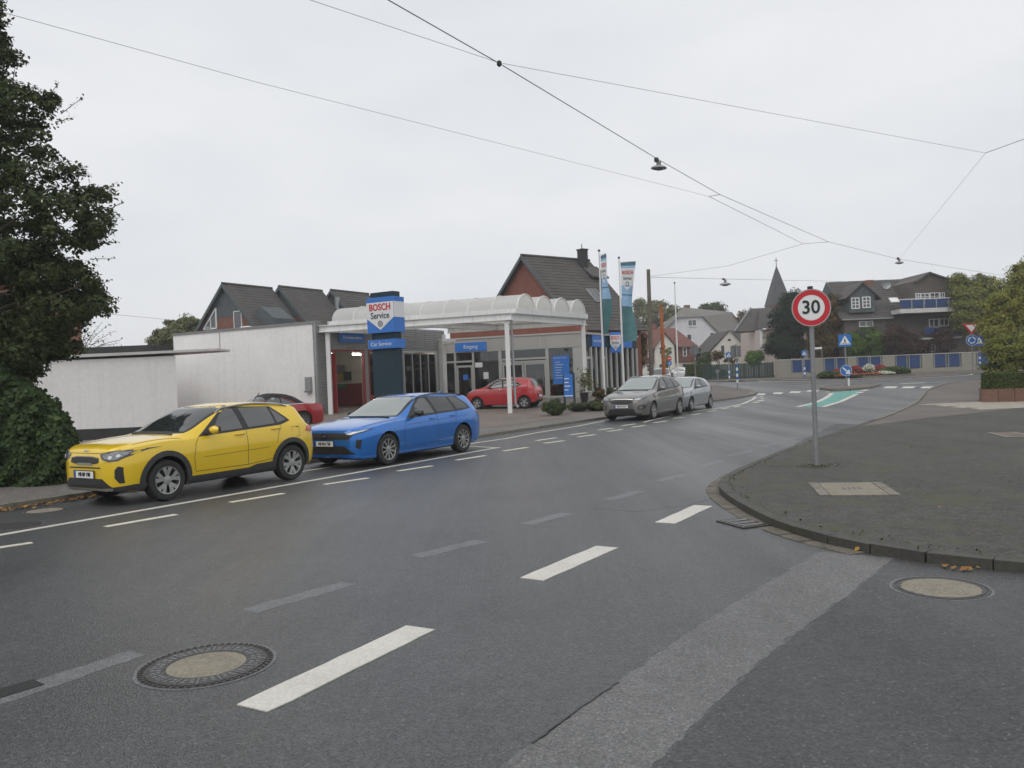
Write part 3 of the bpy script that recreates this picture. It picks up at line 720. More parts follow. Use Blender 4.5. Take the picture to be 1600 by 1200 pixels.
M_tail_d = mat('tail_dark', (.16, .01, .012), .25, coat=1.)
def paint(name, col, metal=.0): return mat(name, col, .28, metal, coat=1., var=[(1.5, .03)])
M_yellow = paint('yellow_paint', (.74, .50, .005), .1); M_blue = paint('blue_paint', (.005, .155, .54), .45); M_red = paint('red_paint', (.42, .012, .018)); M_red2 = paint('dark_red_paint', (.33, .01, .014))
M_taupe = paint('taupe_paint', (.19, .178, .165), .6); M_silver = paint('silver_paint', (.33, .345, .365), .65); M_white = paint('white_paint', (.62, .63, .62)); M_darkcar = paint('dark_green_paint', (.02, .035, .035))
M_soft = mat('soft_top', (.012, .012, .014), .85, bump=(200, .3, .002))
ring_poly = lambda cx, cz, r0, r1, a0, a1, n=18: [(cx+r1*math.cos(R_(a0+(a1-a0)*i/n)), cz+r1*math.sin(R_(a0+(a1-a0)*i/n))) for i in range(n+1)]+[(cx+r0*math.cos(R_(a1+(a0-a1)*i/n)), cz+r0*math.sin(R_(a1+(a0-a1)*i/n))) for i in range(n+1)]
def place(pf, pr, p, side=-1):
    """front and rear contact points of the near wheels -> car origin and heading (local x runs front to rear)"""
    pf = Vector((pf.x, pf.y, 0)); pr = Vector((pr.x, pr.y, 0)); d = (pr-pf).normalized(); a = math.atan2(d.y, d.x)
    mid = (pf+pr)/2; yv = Vector((-d.y, d.x, 0)); o = mid-d*(p['xf']+p['wb']/2)-yv*(side*(p['W']/2-.06))
    return (o.x, o.y, gz(mid.y)), a

# ---------------- yellow crossover
P = dict(L=4.14, W=1.76, H=1.485, wr=.325, rim=.222, xf=.83, wb=2.58, arch=.05, zb=.205,
         nose=[(0, .70), (.012, .78), (.035, .845), (.085, .895), (.2, .935), (.5, .98), (.9, 1.015)], cowl=(1.12, 1.03), head=(1.95, 1.44), roofend=(3.5, 1.44),
         tail=[(3.72, 1.385), (3.8, 1.30), (3.93, 1.1), (4.02, .98), (4.09, .88), (4.14, .72)], belt=(.955, 1.03))
loc, a = place(g(262, 782), g(455, 750), P)
C = Car('parked_car', 'yellow crossover car with roof rails parked nearest the camera beside the ivy hedge', loc, a, P, M_yellow, 'cars parked along the kerb')
C.windows(([(-.66, 1.05), (.66, 1.05), (.56, 1.38), (.45, 1.415), (-.45, 1.415), (-.56, 1.38)], [(-.7, 1.03), (.7, 1.03), (.59, 1.40), (.47, 1.435), (-.47, 1.435), (-.59, 1.40)]), [(-.5, 1.1), (.5, 1.1), (.44, 1.33), (-.44, 1.33)],
          [[(1.72, 1.0), (2.36, 1.03), (2.30, 1.375), (2.14, 1.375), (1.98, 1.27)], [(2.48, 1.035), (3.08, 1.065), (3.05, 1.365), (2.42, 1.38)], [(3.13, 1.07), (3.36, 1.12), (3.28, 1.19), (3.10, 1.345)]],
          [(1.46, .955), (2.4, 1.0), (3.2, 1.035), (3.45, 1.10), (3.34, 1.2), (3.13, 1.375), (2.4, 1.405), (2.10, 1.40), (1.9, 1.26)])
C.front2('headlight', [(.39, .80), (.45, .725), (.58, .685), (.70, .70), (.80, .77), (.85, .865), (.62, .84)], M_lamp_d, off=.008)
C.front2('lamp_lens', [(.46, .785), (.50, .74), (.6, .71), (.70, .725), (.78, .79), (.81, .84), (.63, .82)], M_lamp, off=.014, cell=.04)
C.front2('lamp_projector', [(.60+.028*math.cos(i*.785), .752+.028*math.sin(i*.785)) for i in range(8)], M_lamp_w, off=.02, cell=.03); C.front2('lamp_projector', [(.70+.024*math.cos(i*.785), .775+.024*math.sin(i*.785)) for i in range(8)], M_lamp_w, off=.02, cell=.03)
C.drape('grille', 'f', [(-.36, .735), (-.38, .68), (-.28, .655), (.28, .655), (.38, .68), (.36, .735), (.2, .755), (-.2, .755)], M_black, off=.006)
C.drape('grille_trim', 'f', [(-.22, .635), (.22, .635), (.17, .67), (-.17, .67)], M_alloy, off=.012)
C.drape('grille_trim', 'f', [(-.37, .737), (-.2, .757), (.2, .757), (.37, .737), (.37, .747), (.2, .769), (-.2, .769), (-.37, .747)], M_alloy_d, off=.012)
C.drape('bumper_slot', 'f', [(-.42, .585), (.42, .585), (.40, .605), (-.40, .605)], M_black, off=.005)
C.drape('lower_intake', 'f', [(-.62, .285), (.62, .285), (.44, .43), (-.44, .43)], M_black, off=.008)
C.front2('fog_lamp_recess', [(.655, .44), (.70, .36), (.745, .36), (.75, .60), (.70, .615), (.66, .56)], M_black, off=.008)
C.drape('skid_plate', 'f', [(-.60, .25), (.60, .25), (.62, .282), (-.62, .282)], M_alloy, off=.014)
C.both('bumper_cladding', [(.02, .24), (.47, .23), (.5, .33), (.3, .33), (.05, .30)], M_clad, off=.009)
for xa in (.83, 3.41):
    C.both('arch_cladding', ring_poly(xa, .335, .372, .455, -14, 194), M_clad, off=.014, cell=.05)
C.both('sill_cladding', [(1.24, .225), (2.98, .235), (2.98, .40), (2.6, .385), (2.45, .345), (1.26, .335)], M_clad, off=.012)
C.seam([(1.36, .40), (1.33, .62), (1.38, .85), (1.46, .955)]); C.seam([(2.42, .40), (2.42, .99)]); C.seam([(3.06, .72), (3.12, .9), (3.2, 1.02)]); C.seam([(1.36, .40), (2.42, .40), (2.98, .45)], .008); C.seam([(1.5, .62), (2.9, .66)], .006)
C.seam([(-.7, .86), (-.4, .815), (.4, .815), (.7, .86)], .008, axes=('f',), name='bonnet_seam')
C.seam([(.35, .70), (.7, .73), (1.1, .79), (1.14, .84)], .009, axes=('t',), name='bonnet_seam'); C.seam([(.35, -.70), (.7, -.73), (1.1, -.79), (1.14, -.84)], .009, axes=('t',), name='bonnet_seam')
C.handle(2.27, .935, M_yellow); C.handle(3.07, .975, M_yellow); C.mirror(1.63, .985, M_yellow)
C.front2('tail_light', [(.45, .90), (.78, .86), (.80, .96), (.66, 1.0), (.45, .98)], M_tail, ax='r'); C.both('tail_light', [(3.78, .88), (4.04, .86), (4.0, .97), (3.86, .97)], M_tail, off=.01)
C.seam([(3.44, .80), (3.62, .80), (3.62, .98), (3.44, .98), (3.44, .80)], .007, name='fuel_flap')
C.rail(.60, 1.95, 3.55, M_alloy); C.wheels((5, 'pair'), M_alloy); C.plate('f', .49, 'ME·BF 198')
C.plate('r', .7, 'ME·BF 198')
text('KIA', .045, M_chrome, C.root, tuple(C.hit('f', 0, .85)[0]+Vector((-.01, 0, .008))), (R_(60), 0, R_(-90)), bold=.02, depth=.004, sx=1.7, name='badge')
MB().tube([(3.3, 0, 1.47), (3.45, 0, 1.62)], .008, 6).build('antenna', M_black, C.root)
C.drape('wiper', 't', [(1.10, -.6), (1.13, -.6), (1.16, .5), (1.13, .5)], M_black, off=.02, cell=.1)

# ---------------- blue estate
P = dict(L=4.64, W=1.86, H=1.455, wr=.33, rim=.225, xf=.94, wb=2.73, zb=.17,
         nose=[(0, .66), (.018, .725), (.05, .775), (.11, .815), (.28, .86), (.7, .92), (1.05, .96)], cowl=(1.3, .985), head=(2.15, 1.405), roofend=(4.0, 1.41),
         tail=[(4.22, 1.36), (4.3, 1.28), (4.42, 1.1), (4.51, .98), (4.58, .88), (4.64, .72)], belt=(.92, 1.0), tumble=.33)
loc, a = place(g(608, 726), g(722, 706.5), P)
C = Car('parked_car', 'bright blue estate car parked behind the yellow crossover in front of the pylon sign', loc, a, P, M_blue, 'cars parked along the kerb')
C.windows(([(-.7, 1.0), (.7, 1.0), (.56, 1.335), (.45, 1.375), (-.45, 1.375), (-.56, 1.335)], [(-.74, .985), (.74, .985), (.6, 1.355), (.47, 1.395), (-.47, 1.395), (-.6, 1.355)], M_glass_sky), [(-.5, 1.1), (.5, 1.1), (.44, 1.3), (-.44, 1.3)],
          [[(1.95, .985), (2.62, 1.0), (2.56, 1.335), (2.38, 1.33), (2.12, 1.2)]], [(1.62, .92), (2.8, .97), (3.7, 1.0), (4.08, 1.03), (4.02, 1.15), (3.8, 1.33), (2.7, 1.365), (2.3, 1.35), (2.0, 1.17)], M_glass)
for q in ([(2.74, 1.005), (3.4, 1.02), (3.33, 1.33), (2.66, 1.34)], [(3.5, 1.03), (3.98, 1.055), (3.9, 1.16), (3.72, 1.295), (3.42, 1.325)]): C.both('side_window', q, M_glass_tint, off=.008)
C.drape('grille', 'f', [(-.62, .60), (.62, .60), (.70, .69), (.66, .735), (-.66, .735), (-.70, .69)], M_black, off=.006)
C.front2('headlight', [(.50, .685), (.66, .67), (.84, .735), (.88, .79), (.7, .75), (.52, .725)], M_lamp_d, off=.012, cell=.04)
C.front2('lamp_lens', [(.56, .705), (.68, .70), (.83, .752), (.86, .78), (.7, .738)], M_lamp_w, off=.018, cell=.04)
C.drape('lower_intake', 'f', [(-.74, .30), (.74, .30), (.52, .47), (-.52, .47)], M_black, off=.006)
C.drape('bumper_lip', 'f', [(-.78, .235), (.78, .235), (.78, .27), (-.78, .27)], M_blue, off=.012)
C.front2('air_curtain', [(.74, .43), (.80, .40), (.83, .58), (.76, .60)], M_black, off=.006)
C.seam([(1.52, .35), (1.48, .6), (1.55, .84), (1.62, .92)]); C.seam([(2.68, .35), (2.68, .97)]); C.seam([(3.36, .70), (3.42, .9), (3.46, 1.0)]); C.seam([(1.52, .33), (3.1, .35)], .008); C.seam([(1.6, .80), (3.9, .88)], .006)
C.seam([(-.7, .775), (0, .775), (.7, .775)], .008, axes=('f',), name='bonnet_seam'); C.seam([(.35, .74), (.8, .78), (1.3, .83)], .009, axes=('t',), name='bonnet_seam'); C.seam([(.35, -.74), (.8, -.78), (1.3, -.83)], .009, axes=('t',), name='bonnet_seam')
C.seam([(.2, .3), (.7, .33), (1.25, .36)], .012, m=M_blue, axes=('t',), name='bonnet_crease')
C.handle(2.5, .875, M_blue); C.handle(3.28, .895, M_blue); C.mirror(1.85, .955, M_black)
C.front2('tail_light', [(.45, .90), (.82, .88), (.84, .97), (.45, .97)], M_tail, ax='r'); C.both('tail_light', [(4.3, .90), (4.55, .87), (4.52, .96), (4.32, .97)], M_tail_d, off=.008)
C.rail(.60, 2.25, 4.05, M_black, .03); C.wheels((10, 'thin'), M_alloy); C.plate('f', .515, 'NE·RH 720'); C.plate('r', .7, 'NE·RH 720')
bl = C.hit('f', 0, .66)[0]; MB().lathe([(.062, 0), (.062, .012), (.05, .012), (.05, 0)], 24, 'x', (bl.x-.022, 0, .668), closed=True).build('badge', M_lamp_d, C.root)
MB().bar((bl.x-.016, .05, .668), (bl.x-.016, -.05, .668), .008, .014).build('badge_bar', M_alloy_d, C.root)
MB().prism([(3.95, 1.42), (4.1, 1.42), (4.08, 1.47)], -.015, .015).build('antenna', M_blue, C.root)
C.drape('wiper', 't', [(1.28, -.65), (1.31, -.65), (1.34, .5), (1.31, .5)], M_black, off=.02, cell=.1)

# ---------------- grey people carrier
P = dict(L=4.52, W=1.80, H=1.60, wr=.325, rim=.22, xf=.9, wb=2.75, zb=.18,
         nose=[(0, .66), (.02, .73), (.06, .79), (.13, .84), (.3, .91), (.6, .985), (.9, 1.04)], cowl=(1.1, 1.075), head=(2.05, 1.545), roofend=(3.85, 1.55),
         tail=[(4.1, 1.48), (4.18, 1.38), (4.3, 1.18), (4.4, 1.03), (4.47, .9), (4.52, .74)], belt=(.99, 1.09), tumble=.28)
loc, a = place(g(1021, 655.5), g(1021, 655.5)+US*2.75, P)
C = Car('parked_car', 'grey brown people carrier with a wide dark grille parked by the totem sign', loc, a, P, M_taupe, 'cars parked along the kerb')
C.windows(([(-.68, 1.09), (.68, 1.09), (.58, 1.47), (.46, 1.51), (-.46, 1.51), (-.58, 1.47)], [(-.72, 1.07), (.72, 1.07), (.61, 1.49), (.48, 1.53), (-.48, 1.53), (-.61, 1.49)], M_glass_sky), [(-.5, 1.15), (.5, 1.15), (.46, 1.42), (-.46, 1.42)],
          [[(1.72, 1.05), (2.45, 1.08), (2.42, 1.475), (2.25, 1.465), (1.98, 1.31)]], [(1.4, .99), (2.5, 1.045), (3.6, 1.10), (3.95, 1.15), (3.85, 1.3), (3.6, 1.46), (2.6, 1.5), (2.2, 1.485), (1.85, 1.29)])
for q in ([(2.55, 1.085), (3.2, 1.115), (3.17, 1.47), (2.51, 1.48)], [(3.28, 1.12), (3.82, 1.16), (3.74, 1.3), (3.54, 1.44), (3.25, 1.465)]): C.both('side_window', q, M_glass_tint, off=.008)
C.front2('headlight', [(.40, .745), (.52, .70), (.68, .72), (.80, .80), (.86, .90), (.68, .87), (.48, .81)], M_lamp_d, off=.008, cell=.05)
C.front2('lamp_lens', [(.46, .75), (.56, .725), (.67, .745), (.77, .81), (.82, .87), (.68, .845), (.52, .795)], M_lamp, off=.014, cell=.04)
C.drape('grille', 'f', [(-.42, .75), (-.45, .67), (-.34, .63), (.34, .63), (.45, .67), (.42, .75), (.2, .77), (-.2, .77)], M_black, off=.006)
C.drape('grille_trim', 'f', [(-.43, .75), (-.2, .77), (.2, .77), (.43, .75), (.43, .765), (.2, .788), (-.2, .788), (-.43, .765)], M_chrome, off=.012)
C.drape('lower_intake', 'f', [(-.55, .28), (.55, .28), (.46, .44), (-.46, .44)], M_black, off=.006)
C.front2('fog_lamp_recess', [(.60, .42), (.72, .40), (.82, .45), (.82, .55), (.72, .57), (.62, .54)], M_black, off=.006)
C.front2('fog_lamp', [(.64, .44), (.72, .43), (.76, .46), (.76, .52), (.70, .54), (.65, .51)], M_lamp, off=.012, cell=.04)
C.drape('bumper_lip', 'f', [(-.7, .24), (.7, .24), (.7, .275), (-.7, .275)], M_clad, off=.012)
C.seam([(1.42, .36), (1.38, .6), (1.42, .9)]); C.seam([(2.5, .36), (2.5, 1.03)]); C.seam([(3.2, .72), (3.28, .95), (3.3, 1.08)]); C.seam([(1.42, .34), (3.0, .36)], .008); C.seam([(1.5, .78), (3.9, .9)], .006)
C.seam([(-.6, .81), (0, .80), (.6, .81)], .008, axes=('f',), name='bonnet_seam')
C.handle(2.32, .93, M_taupe); C.handle(3.12, .96, M_taupe); C.mirror(1.62, 1.04, M_taupe)
C.front2('tail_light', [(.5, .95), (.8, .93), (.82, 1.06), (.5, 1.06)], M_tail, ax='r'); C.both('tail_light', [(4.1, .98), (4.38, .93), (4.32, 1.06), (4.15, 1.07)], M_tail_d, off=.008)
C.rail(.62, 2.1, 3.9, M_alloy, .035); C.wheels((5, 'pair'), M_alloy); C.plate('f', .525, 'ME·LX 7017'); C.plate('r', .7, 'ME·LX 7017')
C.drape('wiper', 't', [(1.08, -.6), (1.12, -.6), (1.15, .5), (1.11, .5)], M_black, off=.02, cell=.1)

# ---------------- silver three-door hatchback
P = dict(L=3.84, W=1.65, H=1.43, wr=.295, rim=.19, xf=.78, wb=2.49, zb=.18,
         nose=[(0, .62), (.02, .68), (.06, .73), (.14, .78), (.3, .84), (.6, .91), (.85, .955)], cowl=(1.0, .985), head=(1.75, 1.39), roofend=(3.1, 1.385),
         tail=[(3.38, 1.30), (3.46, 1.22), (3.6, 1.03), (3.7, .93), (3.78, .84), (3.84, .68)], belt=(.91, .985), tumble=.27)
loc, a = place(g(1080, 643.5), g(1080, 643.5)+(g(1106.5, 637.7)-g(1080, 643.5)).normalized()*2.49, P)
C = Car('parked_car', 'silver three door hatchback parked behind the grey people carrier', loc, a, P, M_silver, 'cars parked along the kerb')
C.windows(([(-.62, 1.0), (.62, 1.0), (.52, 1.32), (.42, 1.355), (-.42, 1.355), (-.52, 1.32)], [(-.65, .985), (.65, .985), (.55, 1.34), (.44, 1.375), (-.44, 1.375), (-.55, 1.34)], M_glass_sky), [(-.45, 1.02), (.45, 1.02), (.4, 1.26), (-.4, 1.26)],
          [[(1.55, .97), (2.3, .985), (2.24, 1.31), (2.05, 1.31), (1.8, 1.19)], [(2.4, .99), (3.0, 1.01), (2.95, 1.12), (2.75, 1.28), (2.34, 1.31)]], [(1.28, .915), (2.4, .95), (3.08, .98), (3.0, 1.15), (2.8, 1.3), (2.3, 1.335), (2.0, 1.33), (1.7, 1.18)])
C.front2('headlight', [(.40, .70), (.48, .64), (.66, .65), (.77, .72), (.78, .80), (.6, .79), (.46, .76)], M_lamp, off=.008, cell=.05)
C.drape('grille', 'f', [(-.28, .70), (-.25, .655), (.25, .655), (.28, .70)], M_black, off=.006)
C.drape('grille_trim', 'f', [(-.28, .70), (.28, .70), (.28, .715), (-.28, .715)], M_chrome, off=.01)
C.drape('lower_intake', 'f', [(-.45, .29), (.45, .29), (.42, .42), (-.42, .42)], M_black, off=.006)
C.both('side_moulding', [(1.35, .50), (2.45, .52), (2.45, .56), (1.35, .54)], M_silver, off=.012)
C.seam([(1.3, .34), (1.28, .6), (1.3, .9)]); C.seam([(2.46, .36), (2.46, .95)]); C.seam([(1.3, .34), (2.46, .36)], .008)
C.handle(2.3, .86, M_silver); C.mirror(1.48, .945, M_silver, .85)
C.both('tail_light', [(3.42, .85), (3.66, .80), (3.56, 1.08), (3.46, 1.1)], M_tail, off=.008)
C.wheels((5, 'blade'), M_alloy); C.plate('f', .5, '')

# ---------------- small red hatchback under the canopy
P = dict(L=3.6, W=1.6, H=1.48, wr=.285, rim=.185, xf=.66, wb=2.385, zb=.17,
         nose=[(0, .62), (.02, .70), (.06, .77), (.14, .84), (.28, .90), (.5, .96), (.7, 1.0)], cowl=(.85, 1.035), head=(1.65, 1.43), roofend=(3.0, 1.44),
         tail=[(3.28, 1.38), (3.34, 1.30), (3.43, 1.1), (3.5, .98), (3.56, .86), (3.6, .7)], belt=(.95, 1.04), tumble=.25)
loc, a = place(at(745, 640, 39.7), at(821, 639, 38.9), P)
C = Car('parked_car', 'small red five door hatchback under the white canopy', (loc[0], loc[1], gz(39.5)+.082), a, P, M_red)
C.windows(([(-.6, 1.05), (.6, 1.05), (.52, 1.36), (.42, 1.395), (-.42, 1.395), (-.52, 1.36)], [(-.63, 1.03), (.63, 1.03), (.55, 1.38), (.44, 1.41), (-.44, 1.41), (-.55, 1.38)]), [(-.52, 1.03), (.52, 1.03), (.46, 1.33), (.3, 1.37), (-.3, 1.37), (-.46, 1.33)],
          [[(1.36, 1.0), (1.95, 1.02), (1.91, 1.36), (1.75, 1.35), (1.55, 1.23)], [(2.04, 1.03), (2.62, 1.07), (2.5, 1.26), (2.35, 1.35), (1.99, 1.37)], [(2.68, 1.08), (2.84, 1.13), (2.58, 1.27)]], [(1.1, .955), (2.0, .99), (2.75, 1.03), (2.92, 1.12), (2.5, 1.35), (2.0, 1.39), (1.7, 1.37), (1.45, 1.22)])
C.both('headlight', [(.06, .72), (.42, .82), (.46, .88), (.25, .85), (.1, .79)], M_lamp, off=.008)
C.front2('tail_light', [(.56, .84), (.70, .80), (.74, .95), (.66, 1.12), (.58, 1.1), (.60, .96)], M_tail, ax='r', off=.012); C.both('tail_light', [(3.18, .84), (3.5, .80), (3.44, .95), (3.32, 1.1), (3.2, .98)], M_tail, off=.012)
C.seam([(1.05, .34), (1.05, .9)]); C.seam([(2.0, .34), (2.0, .98)]); C.seam([(2.55, .62), (2.68, .85), (2.72, 1.02)]); C.seam([(1.05, .34), (2.45, .36)], .008); C.seam([(.9, .72), (3.0, .9)], .008)
C.seam([(-.6, .98), (.6, .98)], .01, axes=('r',)); C.seam([(-.7, .6), (.7, .6)], .01, axes=('r',))
C.handle(1.85, .91, M_chrome); C.handle(2.56, .95, M_chrome); C.mirror(1.28, .985, M_red, .9)
C.drape('bumper_insert', 'r', [(-.5, .3), (.5, .3), (.5, .38), (-.5, .38)], M_black); C.plate('r', .56, '')
C.wheels((5, 'blade'), M_alloy)

# ---------------- red convertible with a black soft top beside the white wall
P = dict(L=4.5, W=1.79, H=1.40, wr=.33, rim=.235, xf=.85, wb=2.66, zb=.15,
         nose=[(0, .58), (.02, .64), (.06, .70), (.14, .75), (.3, .80), (.8, .88), (1.2, .925)], cowl=(1.5, .955), head=(2.2, 1.33), roofend=(2.95, 1.37),
         tail=[(3.3, 1.27), (3.55, 1.12), (3.72, 1.02), (3.95, .985), (4.3, .95), (4.42, .9), (4.5, .72)], belt=(.89, .96), tumble=.33)
pr = at(474, 673.5, 31.3); dv = Vector((.78, .626, 0)); loc, a = place(pr-dv*P['wb'], pr, P)
C = Car('parked_car', 'dark red convertible with closed black soft top beside the white workshop wall', (loc[0], loc[1], gz(31)+.082), a, P, M_red2)
C.drape('soft_top', 't', [(2.15, -.60), (3.0, -.60), (3.45, -.56), (3.68, -.5), (3.68, .5), (3.45, .56), (3.0, .60), (2.15, .60)], M_soft, off=.012)
C.both('soft_top', [(2.3, 1.335), (2.95, 1.33), (3.3, 1.2), (3.68, .99), (3.3, .985), (3.1, 1.13), (2.8, 1.24), (2.3, 1.27)], M_soft, off=.012)
C.windows(([(-.66, .97), (.66, .97), (.55, 1.27), (-.55, 1.27)], [(-.7, .955), (.7, .955), (.58, 1.3), (-.58, 1.3)]), [(-.4, 1.04), (.4, 1.04), (.35, 1.17), (-.35, 1.17)], [[(1.98, .955), (2.68, .97), (2.66, 1.22), (2.4, 1.25), (2.2, 1.14)], [(2.74, .97), (3.2, .985), (2.98, 1.11), (2.72, 1.21)]], [(1.7, .90), (3.28, .96), (3.0, 1.15), (2.6, 1.28), (2.35, 1.27), (2.05, 1.1)])
C.both('belt_trim', [(1.75, .925), (3.68, .965), (3.68, .985), (1.75, .945)], M_chrome, off=.014)
C.both('tail_light', [(4.05, .80), (4.4, .78), (4.36, .88), (4.1, .9)], M_tail, off=.008); C.front2('tail_light', [(.45, .76), (.82, .78), (.80, .88), (.45, .87)], M_tail, ax='r')
C.both('headlight', [(.1, .62), (.42, .68), (.46, .75), (.15, .71)], M_lamp, off=.008)
C.seam([(1.6, .35), (1.62, .88)]); C.seam([(3.0, .35), (3.05, .94)]); C.seam([(1.6, .33), (3.0, .35)], .008); C.handle(2.8, .84, M_chrome); C.mirror(1.9, .93, M_red2); C.wheels((10, 'double'), M_alloy_d)
C.plate('r', .6, '')

# ---------------- far and showroom cars: plainer saloon and hatch
PS = dict(L=4.5, W=1.78, H=1.44, wr=.31, rim=.2, xf=.88, wb=2.65, zb=.18,
          nose=[(0, .62), (.02, .68), (.06, .73), (.14, .78), (.3, .83), (.8, .9), (1.1, .94)], cowl=(1.35, .97), head=(2.15, 1.39), roofend=(3.1, 1.4), tail=[(3.5, 1.25), (3.85, 1.06), (4.05, 1.02), (4.35, 1.0), (4.44, .92), (4.5, .74)], belt=(.91, .98))
def plain_car(label, loc, rz, pm, group, scale=1.):
    C = Car('car', label, loc, rz, PS, pm, group, scale)
    C.windows(([(-.66, .99), (.66, .99), (.54, 1.33), (-.54, 1.33)], [(-.7, .97), (.7, .97), (.58, 1.36), (-.58, 1.36)]), [(-.5, 1.07), (.5, 1.07), (.45, 1.3), (-.45, 1.3)],
              [[(1.9, .97), (2.5, .98), (2.46, 1.31), (2.3, 1.3), (2.1, 1.17)], [(2.6, .985), (3.3, 1.0), (3.1, 1.24), (2.56, 1.32)]], None)
    C.front2('headlight', [(.42, .66), (.75, .66), (.8, .74), (.45, .73)], M_lamp); C.drape('grille', 'f', [(-.36, .6), (.36, .6), (.38, .7), (-.38, .7)], M_black)
    C.front2('tail_light', [(.4, .82), (.8, .82), (.8, .94), (.4, .94)], M_tail, ax='r'); C.both('tail_light', [(4.2, .82), (4.46, .82), (4.42, .93), (4.22, .94)], M_tail)
    C.mirror(1.8, .93, pm, .9); C.wheels((5, 'blade'), M_alloy); C.seam([(1.6, .35), (1.6, .9)]); C.seam([(2.55, .35), (2.55, .97)])
    return C
# ================================================================== BUILDINGS
M_wwall = mat('white_render', (.73, .715, .70), .85, var=[(.5, .05), (6, .05)], stain=((.5, .48, .44), 1.1, .66), bump=(40, .15, .004), streak=((.45, .43, .39), .3))
M_wwall2 = mat('white_steel', (.7, .7, .69), .5, var=[(3, .05)], stain=((.42, .42, .38), 3, .64), streak=((.35, .34, .28), .6))
M_plinth = mat('dark_plinth', (.03, .03, .03), .8, var=[(4, .2)])
M_cap = mat('roof_edging', (.2, .2, .2), .5, .3, var=[(2, .1)])
M_concr = mat('pale_concrete', (.52, .51, .49), .85, var=[(2, .1), (15, .1)], stain=((.2, .2, .17), 2, .64))
M_corr = mat('corrugated_metal', (.30, .30, .295), .45, .3, var=[(1, .08)], streak=((.14, .13, .11), .6))
M_grey = mat('grey_fascia', (.36, .35, .325), .5, var=[(.8, .05)], streak=((.22, .21, .18), .6))
M_gframe = mat('grey_window_frame', (.40, .40, .38), .5)
M_redp = mat('red_steel', (.28, .035, .032), .5, var=[(4, .1)])
M_redwall = mat('red_wall', (.17, .016, .016), .6, var=[(2, .1)])
M_inner = mat('inner_wall', (.42, .40, .34), .8, var=[(2, .1)])
M_dark = mat('dark_interior', (.05, .048, .045), .8, var=[(2, .2)])
M_floor = mat('workshop_floor', (.16, .15, .14), .5, var=[(2, .1)])
M_bblue = mat('sign_blue', (.03, .17, .55), .45)
M_bteal = mat('sign_teal', (.005, .028, .042), .7, var=[(2, .1)])
M_bwhite = mat('sign_white', (.72, .72, .72), .45)
M_bred = mat('sign_red', (.55, .008, .02), .45)
M_bink = mat('sign_ink', (.02, .03, .05), .5)
M_soffit = mat('canopy_translucent', (.72, .73, .68), .4)
def translucent(name, col, tr):
    m = bpy.data.materials.new(name); MATS[name] = m; m.use_nodes = True; t = m.node_tree; t.nodes.clear(); N = t.nodes.new; L = t.links.new
    o = N('ShaderNodeOutputMaterial'); a = N('ShaderNodeBsdfPrincipled'); a.inputs['Base Color'].default_value = (*col, 1); a.inputs['Roughness'].default_value = .25
    b = N('ShaderNodeBsdfTranslucent'); b.inputs[0].default_value = (*tr, 1); geo = N('ShaderNodeNewGeometry'); n = N('ShaderNodeTexNoise'); n.inputs['Scale'].default_value = .8; n.inputs['Detail'].default_value = 5
    L(geo.outputs['Position'], n.inputs['Vector']); r = N('ShaderNodeMapRange'); r.inputs['To Min'].default_value = .3; r.inputs['To Max'].default_value = .62; L(n.outputs['Fac'], r.inputs['Value'])
    mx = N('ShaderNodeMixShader'); L(r.outputs[0], mx.inputs[0]); L(a.outputs[0], mx.inputs[1]); L(b.outputs[0], mx.inputs[2])
    tp_ = N('ShaderNodeBsdfTransparent'); m2 = N('ShaderNodeMixShader'); m2.inputs[0].default_value = .3; L(mx.outputs[0], m2.inputs[1]); L(tp_.outputs[0], m2.inputs[2]); L(m2.outputs[0], o.inputs[0]); return m
M_poly = translucent('polycarbonate', (.64, .64, .65), (.92, .92, .84))
M_brick = mat('red_brick', (.2, .07, .048), .85, var=[(1.2, .12), (9, .18)], stain=((.16, .06, .045), 2.2, .6), bump=(14, .3, .01))
M_brick2 = mat('dark_brick', (.19, .085, .06), .9, var=[(1.2, .15), (8, .2)])
M_tile = mat('dark_roof_tile', (.068, .062, .057), .8, var=[(.8, .2), (7, .25)], stain=((.075, .07, .05), 1.3, .6))
M_tile_red = mat('red_roof_tile', (.16, .065, .05), .8, var=[(1, .15), (6, .2)])
M_tile_grey = mat('grey_roof_tile', (.15, .14, .125), .85, var=[(1, .12), (5, .15)])
M_slate = mat('slate_cladding', (.075, .09, .095), .75, var=[(1, .12), (6, .2)])
M_cream = mat('cream_render', (.66, .64, .57), .9, var=[(.6, .06)], stain=((.42, .4, .33), .7, .64))
M_pale = mat('pale_grey_render', (.58, .58, .6), .9, var=[(.5, .05)], streak=((.4, .4, .39), .5))
M_pink = mat('pinkish_render', (.5, .42, .38), .9, var=[(.5, .06)])
M_pane = mat('house_pane', (.05, .055, .06), .06, spec=.8, ior=1.6)
M_wframe = mat('white_frame', (.7, .7, .69), .5)
M_zinc = mat('zinc', (.3, .31, .31), .4, .5)
M_tube = mat('fluorescent_tube', (1., .94, .86), .5, emit=30)
M_spot = mat('ceiling_spot', (1., .95, .85), .5, emit=3.)
M_show = glass_mat('showroom_glass', (.62, .66, .64), .12)

